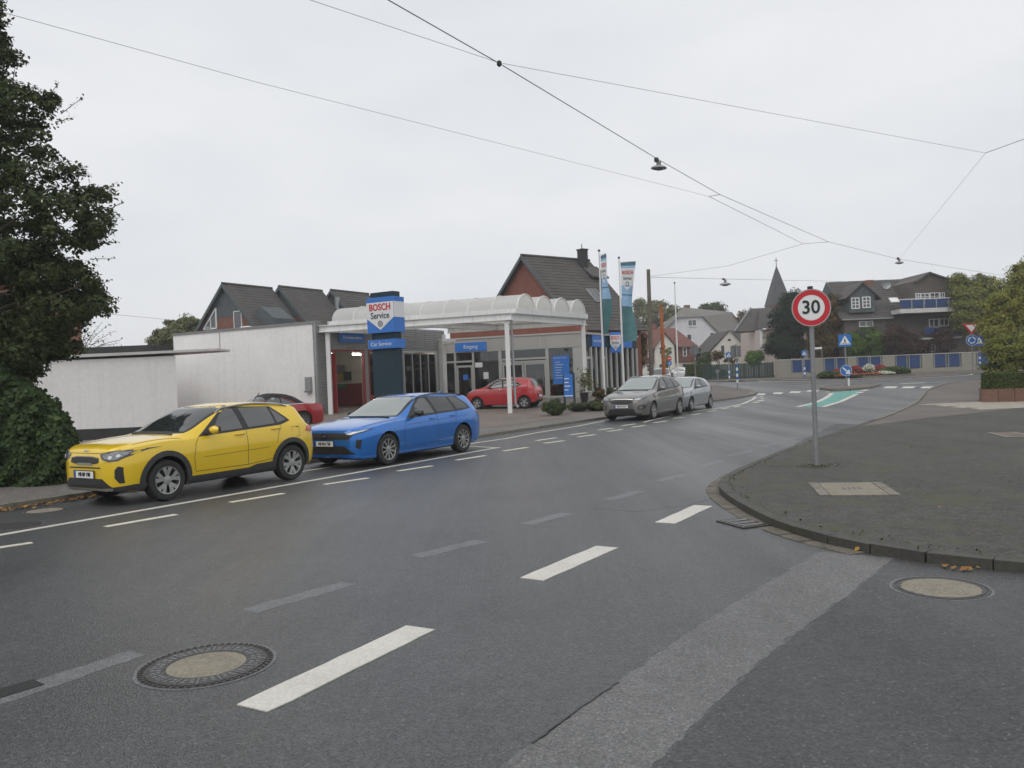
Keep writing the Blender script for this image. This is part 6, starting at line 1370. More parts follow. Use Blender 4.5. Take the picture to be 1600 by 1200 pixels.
def hedge(label, x0, x1, y0, y1, z0, z1, m, n, leaf, seed, name='hedge', base=None, bump=.06):
    """clipped hedge: leafy skin over a dark core, box x0..x1, y0..y1, z0..z1"""
    t = thing(name, label, 'hedge', ((x0+x1)/2, (y0+y1)/2, z0)); rg = np.random.default_rng(seed); dx, dy, dz = (x1-x0)/2, (y1-y0)/2, z1-z0
    A = np.array([2*dx*dz, dy*2*dz, dy*2*dz, 4*dx*dy*.8]); k = rg.choice(4, n, p=A/A.sum()); u = rg.uniform(-1, 1, n); v = rg.random(n); w_ = rg.uniform(-1, 1, n)
    p = np.where((k == 0)[:, None], np.c_[u*dx, -dy+0*u, v*dz], np.where((k == 1)[:, None], np.c_[-dx+0*u, w_*dy, v*dz], np.where((k == 2)[:, None], np.c_[dx+0*u, w_*dy, v*dz], np.c_[u*dx, w_*dy, dz+0*u])))
    nr = np.array([[0, -1, .3], [-1, -.1, .3], [1, -.1, .3], [0, -.1, 1]])[k]; nn = np.sin(p[:, :1]*5)*np.cos(p[:, 2:]*4+p[:, 1:2]*5)
    p = p+nr*nn*bump+rg.normal(0, bump*.6, (n, 3)); fast_leaves('leaves', p, nr, leaf, m, t, seed)
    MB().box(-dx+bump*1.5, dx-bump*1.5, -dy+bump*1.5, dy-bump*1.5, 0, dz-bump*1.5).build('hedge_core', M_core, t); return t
f = fx(80); hedge('clipped green hedge left of the green fence', f(1073).x, f(1107).x, 79, 80.5, gz(80), 2.25, F_hedge, 7000, .12, 41); f = fx(77)
# planter of brick slabs with clipped hedge at the right
pc = g(1535, 633); M_slabr = mat('reddish_slab', (.16, .085, .06), .8, var=[(2, .15), (14, .2)], stain=((.1, .07, .055), 2, .58))
pl_ = thing('planter_wall', 'low reddish brown slab planter wall at the right edge', 'wall', (pc.x, pc.y, .08), R_(-27))
for i in range(9): MB().box(i*.52+.006, i*.52+.512, 0, .22, 0, .50+.006*(i*7 % 3)).build('slab', M_slabr, pl_)
for i in range(3): MB().box(-.0, .2, .225+i*.7, .92+i*.7, 0, .5).build('slab', M_slabr, pl_)
MB().box(.2, 4.7, .22, 2.3, 0, .42).build('soil', M_soil, pl_)
hd = hedge('clipped box hedge on top of the slab planter', pc.x+.05, pc.x+4.6, pc.y+.06, pc.y+.9, .56, 1.16, F_hedge, 15000, .05, 42, bump=.025); hd.rotation_euler = (0, 0, R_(-27)); hd.location = tuple(pc+Vector((math.cos(R_(-27)), math.sin(R_(-27)), 0))*2.32+Vector((-math.sin(R_(-27)), math.cos(R_(-27)), 0))*.5+Vector((0, 0, .57)))
gate = thing('mesh_gate', 'dark green panel beside the clipped box hedge', 'gate', (pc.x+1.5, pc.y-.8, .5), R_(-27)); MB().box(0, 1.4, -.04, .0, .1, 1.05).build('panel', M_fence, gate); MB().box(-.06, 0, -.06, .02, 0, 1.1).build('post', M_fence, gate)
# ---- planting of the forecourt edge
def bush(label, px, py, rx, ry, n, leaf, m, seed, lift=0., core=.8, cat='shrub', name='bush'):
    b = g(px, py+ry); Y = b.y+.4; c = at(px, py, Y); k = Y/FPX
    t = tree(name, label, (b.x, Y, gz(Y)+.07), [(c.x, Y, max(c.z, gz(Y)+.07+ry*k*.9), rx*k, rx*k*.8, ry*k)], Y, max(20, n//160), n, leaf, .14, m, seed, cat=cat, trunk_r=.0, core=core); return t
bush('round clipped green bush beside the totem sign', 866, 639, 19, 14, 9000, .055, F_mid, 51)
bush('low leafy bush at the foot of the totem sign', 905, 639, 18, 8, 5000, .055, F_hedge, 52); bush('low yellowish bush left of the grey people carrier', 930, 637, 17, 9, 5000, .055, F_hedge, 53)
bush('dark rusty shrub at the foot of the front flagpole', 938, 620, 13, 14, 3500, .07, F_autumn, 54, core=.5); bush('small dark shrub right of the flagpole shrub', 956, 616, 11, 10, 2500, .07, F_mid, 55, core=.6)
pt = at(913, 620, 41.4); pot = thing('potted_plant', 'slim potted plant in dark tub at the canopy corner', 'plant', (pt.x, 41.4, gz(41.4)+.08)); MB().lathe([(.16, 0), (.24, .5), (.2, .5), (.2, .42), (.02, .42)], 16).build('tub', M_black, pot, smooth=50)
rg = np.random.default_rng(61); q = rg.normal(0, 1, (500, 3))*np.array([.2, .2, .3])+np.array([.1, 0, 1.05]); fast_leaves('leaves', q, rg.normal(0, 1, (500, 3)), .12, F_pale, pot, 61); MB().tube([(0, 0, .4), (.05, 0, 1.2)], .02, 5).build('stem', M_bark, pot)
# ---- roundabout planting
Mf = lambda n, c, d: mat(n, c, .7, tint=d)
F_redf, F_orf, F_whf, F_grnf = Mf('red_flowers', (.22, .014, .016), (.3, .03, .03)), Mf('orange_flowers', (.24, .055, .015), (.22, .11, .04)), Mf('white_flowers', (.6, .6, .5), (.15, .2, .08)), Mf('bed_green', (.04, .06, .025), (.1, .11, .05))
def bed(label, px, py, rx, ry, m, n, seed, leaf=.12, Y=None):
    Y = Y or RC.y-2; c = at(px, py, Y); k = Y/FPX; z0 = gz(Y)+.15; t = thing('flower_patch', label, 'flowers', (c.x, Y, z0), 0, 'planting on the roundabout'); rg = np.random.default_rng(seed)
    h = max(.15, c.z+ry*k-z0); p = rg.uniform(-1, 1, (n, 3)); p = p[(p[:, 0]**2+p[:, 1]**2) < 1]; r2 = p[:, 0]**2+p[:, 1]**2
    z = h*np.sqrt(np.maximum(0, 1-r2*.8))*(.8+.2*p[:, 2]); p = np.c_[p[:, 0]*rx*k, p[:, 1]*1.1, z]; fast_leaves('blooms', p, np.tile([0, -.3, 1.], (len(p), 1)), leaf, m, t, seed, aspect=.8)
    fast_leaves('foliage', p*np.array([.98, .98, .72]), np.tile([0, -.4, .8], (len(p), 1)), leaf*1.3, F_grnf, t, seed+1); MB().lathe([(rx*k*.9, 0), (rx*k*.85, h*.5), (rx*k*.5, h*.66), (.02, h*.7)], 18).build('mound_core', M_core, t)  # mound under the blooms in the near-black core colour
bed('dark green low shrub at the left of the roundabout', 1297, 586, 19, 6, F_mid, 3500, 71, .16); bed('long green shrub at the right of the roundabout', 1397, 579, 24, 6.5, F_mid, 4200, 72, .16)
bed('orange flowers at the front of the roundabout', 1325, 587, 27, 4, F_orf, 2600, 73, Y=RC.y-2.8); bed('orange flowers beside the white flowers on the roundabout', 1362, 585, 15, 3.5, F_orf, 1600, 74, Y=RC.y-2.8); bed('white flowers on the roundabout', 1382, 583, 14, 3.5, F_whf, 1500, 75, Y=RC.y-2.6)
bed('red flowers behind the keep right sign', 1336, 574, 9, 3, F_redf, 1300, 76, Y=RC.y); bed('large red flower mound on the roundabout', 1374, 573, 11, 3.5, F_redf, 1600, 77, Y=RC.y); bed('cream flowers on the roundabout', 1357, 571.5, 9, 3, F_whf, 1000, 78, Y=RC.y+.6); bed('small red flowers at the left of the roundabout', 1309, 579, 9, 3, F_redf, 900, 79, Y=RC.y)
# ---- fallen leaves
def litter(label, n, fn, seed, size=.06):
    rg = np.random.default_rng(seed); p = np.array([fn(rg) for _ in range(n)]); b = Vector(p.mean(0)); t = thing('fallen_leaves', label, 'leaves', (b.x, b.y, 0)); t['kind'] = 'stuff'
    fast_leaves('leaf_litter', p-np.array([b.x, b.y, 0]), np.tile([0, 0, 1.6], (n, 1)), size, M_leaf_fall, t, seed, aspect=.8, kind='stuff')
def gut_l(rg):
    s = rg.uniform(6.6, 10.6); n = -13.22+abs(rg.normal(0, .12)); p = sn(s, n); return (p.x, p.y, .02+rg.random()*.02)
litter('brown leaves gathered in the gutter beside the yellow car', 420, gut_l, 81)
def gut_r(rg):
    p = [g(1402, 873), g(1480, 884), g(1495, 885), g(1340, 858), g(1520, 887)][int(rg.integers(0, 5))]; return (p.x-.05+rg.normal(0, .05), p.y-.1+rg.normal(0, .04), .025)
litter('few orange leaves along the kerb of the side street', 8, gut_r, 82, .075)
def pav_sc(rg):
    p = g(rg.uniform(1150, 1590), rg.uniform(690, 860)); return (p.x, p.y, .095)
litter('scattered yellow leaf bits on the dark pavement', 60, pav_sc, 83, .03)

def weed_p(rg):
    k = rg.random()
    if k < .45: p = g(1277, 738)+Vector((rg.normal(0, .16), rg.normal(0, .12), 0))
    else:
        q = near_k[int(rg.integers(8, len(near_k)))]; p = Vector((q.x, q.y, 0))+Vector((abs(rg.normal(0, .09))+.07, rg.normal(.02, .05), 0))
    return (p.x, p.y, .1+rg.random()*.02)
rg = np.random.default_rng(91); wp = np.array([weed_p(rg) for _ in range(420)]); wt = thing('weeds', 'small weeds and moss round the sign post and along the kerb', 'weeds', (wp[:, 0].mean(), wp[:, 1].mean(), 0)); wt['kind'] = 'stuff'
fast_leaves('weed_leaves', wp-np.array([wp[:, 0].mean(), wp[:, 1].mean(), 0]), np.tile([0, 0, .7], (len(wp), 1)), .03, F_hedge, wt, 91, kind='stuff')
# ================================================================== STREET FURNITURE
M_galv = mat('galvanised_steel', (.25, .255, .26), .45, .5, var=[(3, .1), (25, .1)])
M_sback = mat('sign_back', (.16, .165, .17), .5, .4)
M_sred = mat('traffic_red', (.5, .012, .025), .4); M_swhite = mat('traffic_white', (.74, .74, .73), .4); M_sblue = mat('traffic_blue', (.01, .13, .42), .4); M_sblack = mat('traffic_black', (.012, .014, .02), .5)
def disc(r, y0, y1, n=40, c=(0, 0)): return MB().lathe([(r, y0), (r, y1)], n, 'y', (c[0], 0, c[1]))
def pole(t, z1, r=.03, x=0, y=.05, cap=True, z0=-.1):
    p = MB().tube([(x, y, z0), (x, y, z1)], r, 12).build('post', M_galv, t, smooth=50)
    if cap: MB().tube([(x, y, z1), (x, y, z1+.05)], r*1.15, 12).build('post_cap', M_sblack, p)
    return p
def bands(t, z0, z1, n, r=.05, y=.05):
    for i in range(n): a = z0+(z1-z0)*i/n; MB().tube([(0, y, a), (0, y, a+(z1-z0)/n)], r+.003*(i % 2), 12).build('band', M_sblue if i % 2 == (n % 2 == 0) else M_swhite, t, smooth=50)
def clamp(t, z, y=.05): MB().box(-.05, .05, y-.035, y+.035, z-.025, z+.025).build('clamp', M_galv, t)
# speed limit sign
b = g(1277, 738); b.z = .085; t = thing('speed_limit_sign', 'round red ringed white sign reading 30 on a grey post', 'sign', b, R_(-14)); zc = at(1264, 481, b.y).z-b.z; pole(t, at(1263, 452, b.y).z-b.z, .038)
d = disc(.3, -.012, .0).build('plate', M_swhite, t); MB().lathe([(.285, -.016), (.285, -.013), (.205, -.013), (.205, -.016)], 48, 'y', closed=True).build('red_ring', M_sred, d); disc(.2, -.0155, -.013).build('white_face', M_swhite, d); MB().lathe([(.302, -.016), (.302, .004), (.292, .004), (.292, -.016)], 48, 'y', closed=True).build('rim', M_galv, d)
letters('30', .30, M_sblack, d, (-.005, -.02, 0), bold=.018, depth=.002, sx=.95, name='digit'); d.location = (0, 0, zc); d.rotation_euler = (0, R_(0), 0); clamp(t, zc+.18); clamp(t, zc-.18)
mb = MB(); rnd = random.Random(1)
# pedestrian crossing plate
def crossing_plate(t, zc, w, x=0., y=0.):
    p = MB().box(x-w/2, x+w/2, y-.02, y, zc-w/2, zc+w/2).build('crossing_plate', M_sblue, t)
    MB().prism([(x-w*.42, zc-w*.32), (x+w*.42, zc-w*.32), (x, zc+w*.40)], y-.026, y-.021).build('white_triangle', M_swhite, p)
    m = MB(); u = w*.5; yy = (y-.031, y-.027)
    m.lathe([(u*.075, yy[0]), (u*.075, yy[1])], 10, 'y', (x, 0, zc+u*.30)); fig = [((0, .2), (-.04, -.1)), ((-.04, -.1), (-.18, -.38)), ((-.02, -.1), (.16, -.38)), ((0, .14), (.16, -.04)), ((0, .14), (-.16, .0))]
    for (a0, b0), (a1, b1) in fig: m.bar((x+a0*u, y-.029, zc+b0*u), (x+a1*u, y-.029, zc+b1*u), .003, u*.1)
    for i in range(5): m.box(x-u*.62+i*u*.27, x-u*.62+i*u*.27+u*.15, *yy, zc-u*.56, zc-u*.44)
    m.build('walking_figure', M_sblack, p, kind='stuff'); return p
b = Vector((at(1323, 607, 47).x, 47, gz(47)+.11)); t = thing('traffic_sign', 'blue crossing sign above round keep right arrow on the traffic island', 'sign', b, R_(-18)); H_ = lambda px, py: at(px, py, b.y).z-b.z
crossing_plate(t, H_(1322, 532), .7); pole(t, H_(1321, 522)+.1, .035); zk = H_(1322, 579); d = disc(.31, -.02, -.0).build('keep_right_disc', M_sblue, t); d.location = (0, 0, zk); MB().lathe([(.312, -.024), (.312, -.0), (.295, -.0), (.295, -.024)], 36, 'y', closed=True).build('rim', M_swhite, d)
ar = MB(); ar.bar((-.17, -.028, .17), (.1, -.028, -.1), .004, .07); ar.build('arrow_shaft', M_swhite, d); MB().prism([(.2, -.2), (.19, .05), (.09, .02), (.02, -.09), (-.05, -.19)], -.03, -.026).build('arrow_head', M_swhite, d)
MB().tube([(.12, .05, .0), (.12, .05, H_(1327, 590))], .055, 12).build('marker_post', M_swhite, t); MB().tube([(.12, .05, H_(1327, 591)), (.12, .05, H_(1327, 586))], .058, 12).build('band', M_sblue, t)
def crossing_post(label, px, pb, ps, Y, w, front=True, rz=0., nb=6, zb=(.5, 1.5)):
    p = at(px, pb, Y); b = Vector((p.x, Y, gz(Y)+.07)); t = thing('crossing_sign', label, 'sign', b, rz, 'crossing signs around the roundabout'); zc = at(px, ps, Y).z-b.z
    pole(t, zc+w*.55, .035); bands(t, zb[0], zb[1], nb, .06)
    if front: crossing_plate(t, zc, w)
    else: MB().box(-w/2, w/2, .1, .12, zc-w/2, zc+w/2).build('plate_back', M_sback, t)
    return t
crossing_post('grey back of a square crossing sign on a blue and white banded post', 1153.5, 612, 549, 48, .66, False, R_(15), 6, (.45, 1.5))
crossing_post('small blue crossing sign on banded post in front of the green fence', 1140, 593, 555, 72, .5, True, 0, 4, (.2, 1.1))
crossing_post('small blue crossing sign on banded post left of the speed limit post', 1258, 590, 552, 68, .45, True, 0, 5, (.15, 1.15))
crossing_post('blue crossing sign on banded post half hidden by the right shrub', 1532, 590, 532.5, 55, .6, True, R_(-25), 5, (.7, 1.5))
b = Vector((at(1521, 597, 52).x, 52, gz(52)+.09)); t = thing('give_way_sign', 'red and white give way triangle above blue roundabout disc', 'sign', b, R_(-22)); H_ = lambda px, py: at(px, py, b.y).z-b.z
pole(t, H_(1518, 506), .032, cap=False); zt_ = H_(1519, 505.5); zl = H_(1519, 523); w_ = .5
MB().prism([(-w_, zt_), (w_, zt_), (0, zl)], -.02, 0).build('triangle_plate', M_sred, t); k = .62; zm = (zt_*2+zl)/3; MB().prism([(-w_*k, zm+(zt_-zm)*k), (w_*k, zm+(zt_-zm)*k), (0, zm+(zl-zm)*k)], -.027, -.021).build('white_triangle', M_swhite, t)
d = disc(.34, -.02, 0).build('roundabout_disc', M_sblue, t); d.location = (0, 0, H_(1518.5, 531.5)); MB().lathe([(.342, -.024), (.342, 0), (.325, 0), (.325, -.024)], 36, 'y', closed=True).build('rim', M_swhite, d)
for i in range(3):
    a0 = i*120+20; ap_ = ring_poly(0, 0, .15, .22, a0, a0+72, 8); MB().prism(ap_, -.027, -.022).build('arrow_arc', M_swhite, d); ca = R_(a0-4); MB().prism([(.27*math.cos(ca), .27*math.sin(ca)), (.10*math.cos(ca), .10*math.sin(ca)), (.19*math.cos(ca-.42), .19*math.sin(ca-.42))], -.027, -.022).build('arrow_head', M_swhite, d)
Y = 62.; p = at(1087, 592, Y); t = thing('traffic_sign', 'grey back of a round sign on a post beyond the silver hatchback', 'sign', (p.x, Y, gz(Y)), 0); zc = at(1087, 547, Y).z-gz(Y); disc(.36, .09, .11).build('plate_back', M_sback, t).location = (0, 0, zc); pole(t, zc+.3, .035)
Y = 80.; p = at(1047, 590, Y); t = thing('traffic_sign', 'small red no entry disc above a blue disc near the cottage', 'sign', (p.x, Y, gz(Y)), 0); zc = at(1047, 560, Y).z-gz(Y); pole(t, zc+.2, .03)
d = disc(.22, -.02, 0).build('no_entry_disc', M_sred, t); d.location = (0, 0, zc); MB().box(-.15, .15, -.026, -.021, -.035, .035).build('white_bar', M_swhite, d); d = disc(.22, -.02, 0).build('blue_disc', M_sblue, t); d.location = (0, 0, zc-.47); MB().bar((-.08, -.025, -.1), (.08, -.025, .1), .004, .06).build('arrow_shaft', M_swhite, d)
Y = 73.; p = at(1286, 590, Y); t = thing('street_name_sign', 'white street name plate on a thin post by the garden wall', 'sign', (p.x, Y, gz(Y)+.09), 0); zc = at(1286, 543.5, Y).z-gz(Y)-.09; pole(t, zc, .03, cap=False); MB().box(-.72, .02, .03, .06, zc-.1, zc+.08).build('name_plate', M_swhite, t)
Y = 70.; p = at(1122, 594, Y); t = thing('traffic_sign', 'small dark round sign back low on a post at the fence corner', 'sign', (p.x, Y, gz(Y)), 0); zc = at(1122, 580, Y).z-gz(Y); disc(.2, .09, .11).build('plate_back', M_sback, t).location = (0, 0, zc); pole(t, zc+.15, .035)
# totem
a, b2 = at(882.5, 628, 37.6), at(898, 633, 37.2); t = thing('totem_sign', 'blue information board between two dark posts beside the bush', 'sign', (a.x, a.y, gz(37.4)+.08), math.atan2(b2.y-a.y, b2.x-a.x)); wd = (Vector((b2.x, b2.y, 0))-Vector((a.x, a.y, 0))).length
for x in (0, wd): MB().tube([(x, 0, -.1), (x, 0, 1.62)], .05, 12).build('post', M_bteal, t, smooth=50)
z1_ = at(890, 584.5, 37.4).z-gz(37.4)-.08; z0_ = at(890, 621, 37.4).z-gz(37.4)-.08; MB().box(.03, wd-.03, -.05, .0, z0_, z1_).build('panel', M_bblue, t)
for i, f_ in enumerate((.62, .55, .75, .5)): MB().box(.07, .07+(wd-.14)*f_, -.058, -.051, z1_-.225-i*.17, z1_-.18-i*.17).build('text_line', M_bwhite, t)
MB().box(.04, wd-.04, -.055, -.051, z0_+.05, z0_+.1).build('white_stripe', M_bwhite, t)
# flagpoles and flags
def flagpole(label, flab, pxt, pyt, Y, L, W, ang, twist, seed):
    tp = at(pxt, pyt, Y); b = Vector((tp.x, Y, gz(Y)+.07)); t = thing('flagpole', label, 'flagpole', b, 0, 'flagpoles before the showroom'); H = tp.z-b.z
    MB().tube([(0, 0, 0), (0, 0, H*.5), (0, 0, H)], [.06, .052, .036], 12).build('pole', M_wwall2, t, smooth=50); MB().lathe([(.06, 0), (.06, .08), (.02, .11)], 12, 'z', (0, 0, H)).build('finial', M_plinth, t)
    if not L: return t
    fl = thing('banner_flag', flab, 'flag', b, 0, 'banner flags before the showroom')
    def fn(u, v):        # u 0..1 across, v 0..1 down
        wv = .10*math.sin(v*5.5+u*2.2+seed)*u+.05*math.sin(v*11+u*5+seed)*u
        a = R_(ang)+R_(twist)*math.sin(v*math.pi*1.25)*v; w = W*(1-.28*math.sin(min(1, v*1.1)*math.pi*.95)*(seed % 2))
        return Vector((.07+u*w*math.cos(a)-wv*math.sin(a), u*w*math.sin(a)*1+wv*math.cos(a), H-.22-v*L-.05*u*math.sin(v*3)))
    zones = ((0, .045, M_flagT), (.045, .075, M_flagB), (.075, .29, M_flagW), (.29, .40, M_flagB), (.40, .415, M_flagT), (.415, .55, M_flagL), (.55, 1., M_flagG))
    for v0, v1, m in zones:
        k = max(2, int((v1-v0)*44)); MB().sheet([[fn(i/10, v0+(v1-v0)*j/k) for i in range(11)] for j in range(k+1)]).build('cloth', m, fl, smooth=80)
    def cloth(vc, lift):
        def q(c): return fn(.5+c.x/W, vc-c.y/L)+(fn(.5+c.x/W+.01, vc)-fn(.5+c.x/W, vc)).cross(Vector((0, 0, 1))).normalized()*(lift+0*c.z)
        return q
    for sg in (1,):
        letters('BOSCH', .26, M_bred, fl, (0, 0, 0), bold=.02, sx=.8*W/.85, depth=0, fn=cloth(.13, .02)); letters('Service', .24, M_bink, fl, (0, 0, 0), bold=.008, sx=.8*W/.85, depth=0, fn=cloth(.2, .02)); letters('Car Service', .1, M_bwhite, fl, (0, 0, 0), depth=0, fn=cloth(.455, .02))
    rp_ = MB(); cf = cloth(.27, .02)
    n = 20; vs = [cf(Vector((r*math.cos(2*math.pi*i/n), r*math.sin(2*math.pi*i/n), 0))) for r in (.12, .09) for i in range(n)]; rp_.add(vs, [(i, (i+1) % n, n+(i+1) % n, n+i) for i in range(n)]); rp_.build('logo_ring', M_bink, fl, fix=False)
    v0, v1, n = .29, .36, 1; MB().add([cf(Vector((-.3*W, -.15, 0)))+Vector((0, -.004, 0)), cf(Vector((.3*W, -.15, 0)))+Vector((0, -.004, 0)), cf(Vector((0, -.36, 0)))+Vector((0, -.004, 0))], [(0, 1, 2)]).build('shield_tip', M_flagW, fl, fix=False)
    MB().bar((0, 0, H-.2), tuple(fn(1, 0)+Vector((0, 0, .02))), .025, .025).build('banner_arm', M_wwall2, t)
    return t
M_flagT, M_flagB, M_flagW, M_flagL, M_flagG = mat('flag_teal', (.07, .16, .19), .8), mat('flag_blue', (.28, .45, .66), .8), mat('flag_white', (.66, .67, .67), .8), mat('flag_light_blue', (.27, .45, .66), .8), mat('flag_green', (.055, .15, .16), .8, var=[(2, .2)])
flagpole('white flagpole nearest the canopy post', 'banner flag seen almost edge on at the front flagpole', 936, 393, 42., 4.0, .7, -68, 6, 2)
flagpole('white flagpole behind the grey people carrier', 'banner flag facing the street, twisting toward its foot', 967, 404, 45., 4.3, .84, -8, 34, 3)
flagpole('bare thin white flagpole right of the orange pole', '', 1054, 443, 58., 0, 0, 0, 0, 0)
# wooden and orange poles
tp = at(1013, 421, 56); t = thing('utility_pole', 'tall weathered wooden utility pole', 'pole', (at(1018, 590, 56).x, 56, gz(56)+.07)); MB().tube([(0, 0, 0), (tp.x-t.location.x, 0, tp.z-t.location.z)], [.17, .12], 12).build('shaft', mat('weathered_wood', (.13, .11, .085), .9, var=[(3, .2), (14, .25)]), t, smooth=50)
M_or = mat('orange_timber', (.35, .11, .03), .8, var=[(2, .2), (10, .2)]); tp = at(1032.5, 477, 62); t = thing('orange_pole', 'shorter orange brown timber pole beside the wooden utility pole', 'pole', (at(1038, 590, 62).x, 62, gz(62)+.07)); MB().tube([(0, 0, 0), (tp.x-t.location.x, 0, tp.z-t.location.z)], [.15, .13], 12).build('shaft', M_or, t, smooth=50); MB().box(-.14, .14, -.2, -.1, 2.9, 3.1).build('bracket', M_or, t)
# ---- overhead wires and hanging lamps (7.5 m above the street)
M_wire = mat('wire', (.16, .16, .18), .6); ZW = 7.5
def wire(label, pts, r, cat='wire'):
    a = Vector(pts[0]); t = thing('overhead_wire', label, cat, tuple(a), 0, 'overhead wires'); MB().tube([Vector(p)-a for p in pts], r, 6).build('cable', M_wire, t, smooth=60); return t
W = lambda *q: [atz(x, y, ZW) for x, y in q]
main = wire('thick suspension cable carrying the street lamps along the road', W((470, -82), (605, -1), (780, 99), (1030, 250), (1125, 304), (1295, 378), (1405, 405), (1590, 434)), .009)
wire('thin wire crossing above the road from upper left to the right node', W((430, -18), (485, 0), (780, 98), (1540, 239)), .0042)
wire('short wire running from the right node out of view', W((1540, 239), (1640, 203), (1900, 108)), .008); wire('thin wire from the right node down to the far lamp', W((1540, 239), (1405, 405)), .0042)
wire('long thin wire from the left tree to the cable', W((-40, 4), (0, 18), (400, 128), (1108, 307)), .0042); wire('short tie between the thin wire and the cable', W((1108, 307), (1125, 304)), .009)
wire('thin wire running parallel below the cable', W((1108, 307), (1255, 381)), .008); wire('short far tie below the cable', W((1255, 381), (1295, 378)), .009)
wire('faint wire from the far tie to the utility pole', [atz(1255, 381, ZW), at(1135, 416, 50), at(1014, 432, 56)], .008)
wire('level wire from the utility pole across the road carrying a lamp', [at(1014, 433, 55.8), at(1133, 436, 54), at(1326, 440, 80)], .012)
wire('sagging wire on the left behind the tree', [at(40, 478, 66), at(300, 503, 80)], .015)
def pendant(label, c, s=1., rz=0.):
    t = thing('street_lamp', label, 'street lamp', tuple(c), rz, 'lamps hung on the overhead wires'); mb = MB().lathe([(.02, .06), (.1, .055), (.2, .02), (.235, -.02), (.22, -.04), (.16, -.02), (.02, -.02)], 24, 'z', (0, 0, -.2)); o = mb.build('lamp_shade', M_zinc, t, smooth=50); o.scale = (s, s*.7, s)
    o2 = MB().lathe([(.16, 0), (.13, -.05), (.02, -.07)], 16, 'z', (0, 0, -.22)).build('lamp_glass', M_lamp, t, smooth=50); o2.scale = (s, s*.7, s); MB().box(-.05*s, .05*s, -.04, .04, -.17*s, -.04).build('ballast_box', M_cap, t); MB().box(-.12*s, -.02*s, -.03, .03, -.06, .06).build('wire_clamp', M_plinth, t); MB().tube([(0, 0, -.15), (0, 0, .02)], .012, 6).build('hanger', M_plinth, t); return t
pendant('pendant street lamp hanging nearest on the suspension cable', atz(1029, 250, ZW), 1., R_(20)); pendant('pendant street lamp far along the cable above the dormer house', atz(1405, 404, ZW), 1.1, R_(10)); pendant('small pendant lamp hanging left of the church spire', at(1133, 436, 54), 1.6, 0)
cl_ = thing('wire_clamp', 'small dark clamp where two wires cross on the cable', 'clamp', tuple(atz(780, 99, ZW))); MB().lathe([(.02, -.06), (.045, -.03), (.045, .03), (.02, .05)], 10).build('clamp_body', M_plinth, cl_)
# ---- covers in the road and pavement
def manhole(label, c, R, infill, z=.003, ribs=True, rz=0., m_in=None):
    t = thing('manhole_cover', label, 'manhole cover', (c.x, c.y, gz(c.y)+z), rz, 'manhole covers'); 
    MB().lathe([(R*1.06, -.03), (R*1.06, .0005), (R, .0005), (R, -.03)], 48, 'z', closed=True).build('mortar_ring', M_scar, t)
    MB().lathe([(R, -.03), (R, .004), (R*.94, .005), (R*.93, -.002), (R*.9, -.002), (R*.9, .004), (R*infill, .004), (R*infill, -.03)], 56, 'z', closed=True).build('iron_frame', M_iron, t)
    MB().lathe([(R*infill*.995, -.03), (R*infill*.99, .002), (R*infill*.5, .004), (.02, .004)], 48, 'z').build('concrete_infill', m_in or M_conc, t)
    if ribs:
        nb = MB()
        for i in range(56):
            a = 2*math.pi*i/56; u = Vector((math.cos(a), math.sin(a), 0)); q = Vector((-u.y, u.x, 0)); nb.bar(tuple(u*R*.945+q*.004+Vector((0, 0, .006))), tuple(u*R*.985-q*.012+Vector((0, 0, .006))), .012, .007)
        nb.build('rim_ribs', M_iron, t, kind='stuff')
        sl = MB()
        for i in range(16):
            a = 2*math.pi*(i+.5)/16; u = Vector((math.cos(a), math.sin(a), 0)); sl.bar(tuple(u*R*(infill+.03)+Vector((0, 0, .0046))), tuple(u*R*.88+Vector((0, 0, .0046))), .012, .004)
            for f in (.3, .6): 
                for dq in (-.035, .035): q = Vector((-u.y, u.x, 0)); c_ = u*R*(infill+(.9-infill)*f)+q*dq; sl.box(c_.x-.013, c_.x+.013, c_.y-.013, c_.y+.013, .0042, .0052, 0)
        sl.build('vent_slots', M_scar, t, kind='stuff')
    return t
c = g(323, 1039); manhole('round iron manhole cover with concrete centre in the near lane', c, .40, .60)
c = g(1470, 919); m2 = manhole('round pale concrete manhole cover in the side street', c, .335, .84, ribs=False)
for i, a in enumerate((20, 35, 145, 160, 200, 215, 325, 340)): MB().lathe([(.014, .003), (.012, .0052)], 10, 'z', (.28*math.cos(R_(a)), .28*math.sin(R_(a)), 0)).build('lifting_hole', M_seal, m2)
manhole('plain dark round cover in the gutter at the left edge', g(22, 822), .34, .86, ribs=False, m_in=M_iron); manhole('small pale round cover under the front of the yellow car', g(70, 798), .28, .9, ribs=False)
# gully grate
pts = [g(1118, 815), g(1170, 829), g(1200, 823), g(1160, 808)]; c = sum(pts, Vector())/4; dx_ = (pts[1]-pts[0]); an = math.atan2(dx_.y, dx_.x)
t = thing('gully_grate', 'cast iron gully grate in the gutter at the pavement corner', 'drain', (c.x, c.y, .004), an); lw, ld = .52, .36
fr = MB(); fr.box(-lw/2, lw/2, -ld/2, -ld/2+.03, -.05, .012); fr.box(-lw/2, lw/2, ld/2-.03, ld/2, -.05, .012); fr.box(-lw/2, -lw/2+.03, -ld/2+.03, ld/2-.03, -.05, .012); fr.box(lw/2-.03, lw/2, -ld/2+.03, ld/2-.03, -.05, .012); fr.build('frame', M_iron, t); MB().box(-lw/2+.03, lw/2-.03, -ld/2+.03, ld/2-.03, -.05, .001).build('pit', M_seal, t)
for i in range(6): x = -lw/2+.07+i*.075; MB().bar((x, -ld/2+.03, .008), (x+.02*(-1)**i, ld/2-.03, .008), .032, .014).build('grate_bar', mat('worn_iron', (.2, .19, .18), .4, .6), t)
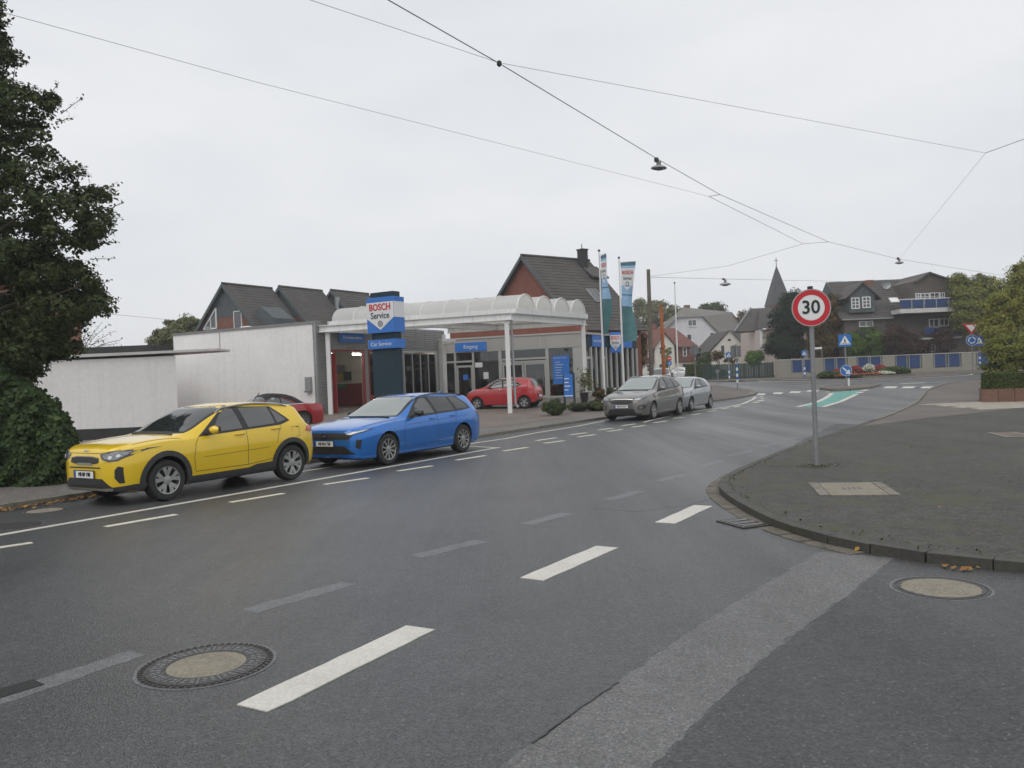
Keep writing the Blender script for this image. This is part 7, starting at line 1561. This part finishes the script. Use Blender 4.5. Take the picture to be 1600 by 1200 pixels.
# pavement inspection covers
def cover(label, quad, m=M_conc):
    P = [g(*q) for q in quad]
    for p in P: p.z = 0
    # true ground points on the raised pavement
    P = [atz(q[0], q[1], .09) for q in quad]; c = sum(P, Vector())/4; d = (P[1]-P[0]+P[2]-P[3])/2; an = math.atan2(d.y, d.x); lw = d.length; ld = ((P[3]-P[0]+P[2]-P[1])/2).length
    t = thing('inspection_cover', label, 'cover', (c.x, c.y, .087), an); MB().box(-lw/2+.13, lw/2-.13, -ld/2, ld/2, -.05, .008).build('lid', m, t); 
    for sg in (-1, 1): MB().box(*sorted((sg*(lw/2-.12), sg*lw/2)), -ld/2, ld/2, -.05, .01).build('end_stone', M_kerb, t)
    for i in range(4): MB().box(-.11+i*.065, -.085+i*.065, -.09, .09, .0082, .0095).build('slot', M_seal, t)
    return t
cover('pale rectangular inspection cover with slots in the dark pavement', [(1260, 774), (1385, 773), (1397, 754), (1282, 755)])
cover('brownish rectangular cover further up the dark pavement', [(1553, 684), (1606, 683), (1606, 675), (1560, 676)], mat('brown_cover', (.13, .1, .08), .85, var=[(5, .2)]))
# far and showroom cars
plain_car('white saloon car parked by the cottage', (at(1062, 590, 96).x-2.4, 97.3, gz(97)), R_(-14), M_white, 'far cars')
plain_car('dark car parked in front of the hedge', (at(1084, 590, 99).x, 101, gz(99)), R_(8), M_darkcar, 'far cars')
plain_car('pale silver car whose roof shows behind the grey people carrier', (at(1022, 590, 66).x, 64, gz(66)), R_(75), M_silver, 'far cars')
plain_car('white car inside the showroom behind the side windows', (3.05, 48.2, gz(48)+.12), R_(61), M_white, 'showroom cars')
plain_car('pale car inside the showroom behind the glass doors', (-.6, 50.2, gz(48)+.12), R_(18), mat('mint_paint', (.4, .46, .36), .3, coat=1.), 'showroom cars')
# ---- damp air
hz = MB().box(-320, 320, -40, 330, -1.2, 24).build('haze', bpy.data.materials.new('haze_air')); tag(hz, 'thin damp autumn haze in the air', None, kind='stuff')
hm = hz.data.materials[0]; hm.use_nodes = True; ht = hm.node_tree; ht.nodes.clear(); ho = ht.nodes.new('ShaderNodeOutputMaterial'); hv = ht.nodes.new('ShaderNodeVolumePrincipled')
hv.inputs['Color'].default_value = (.93, .95, .98, 1); hv.inputs['Density'].default_value = .0009; hv.inputs['Anisotropy'].default_value = .2; ht.links.new(hv.outputs[0], ho.inputs['Volume'])
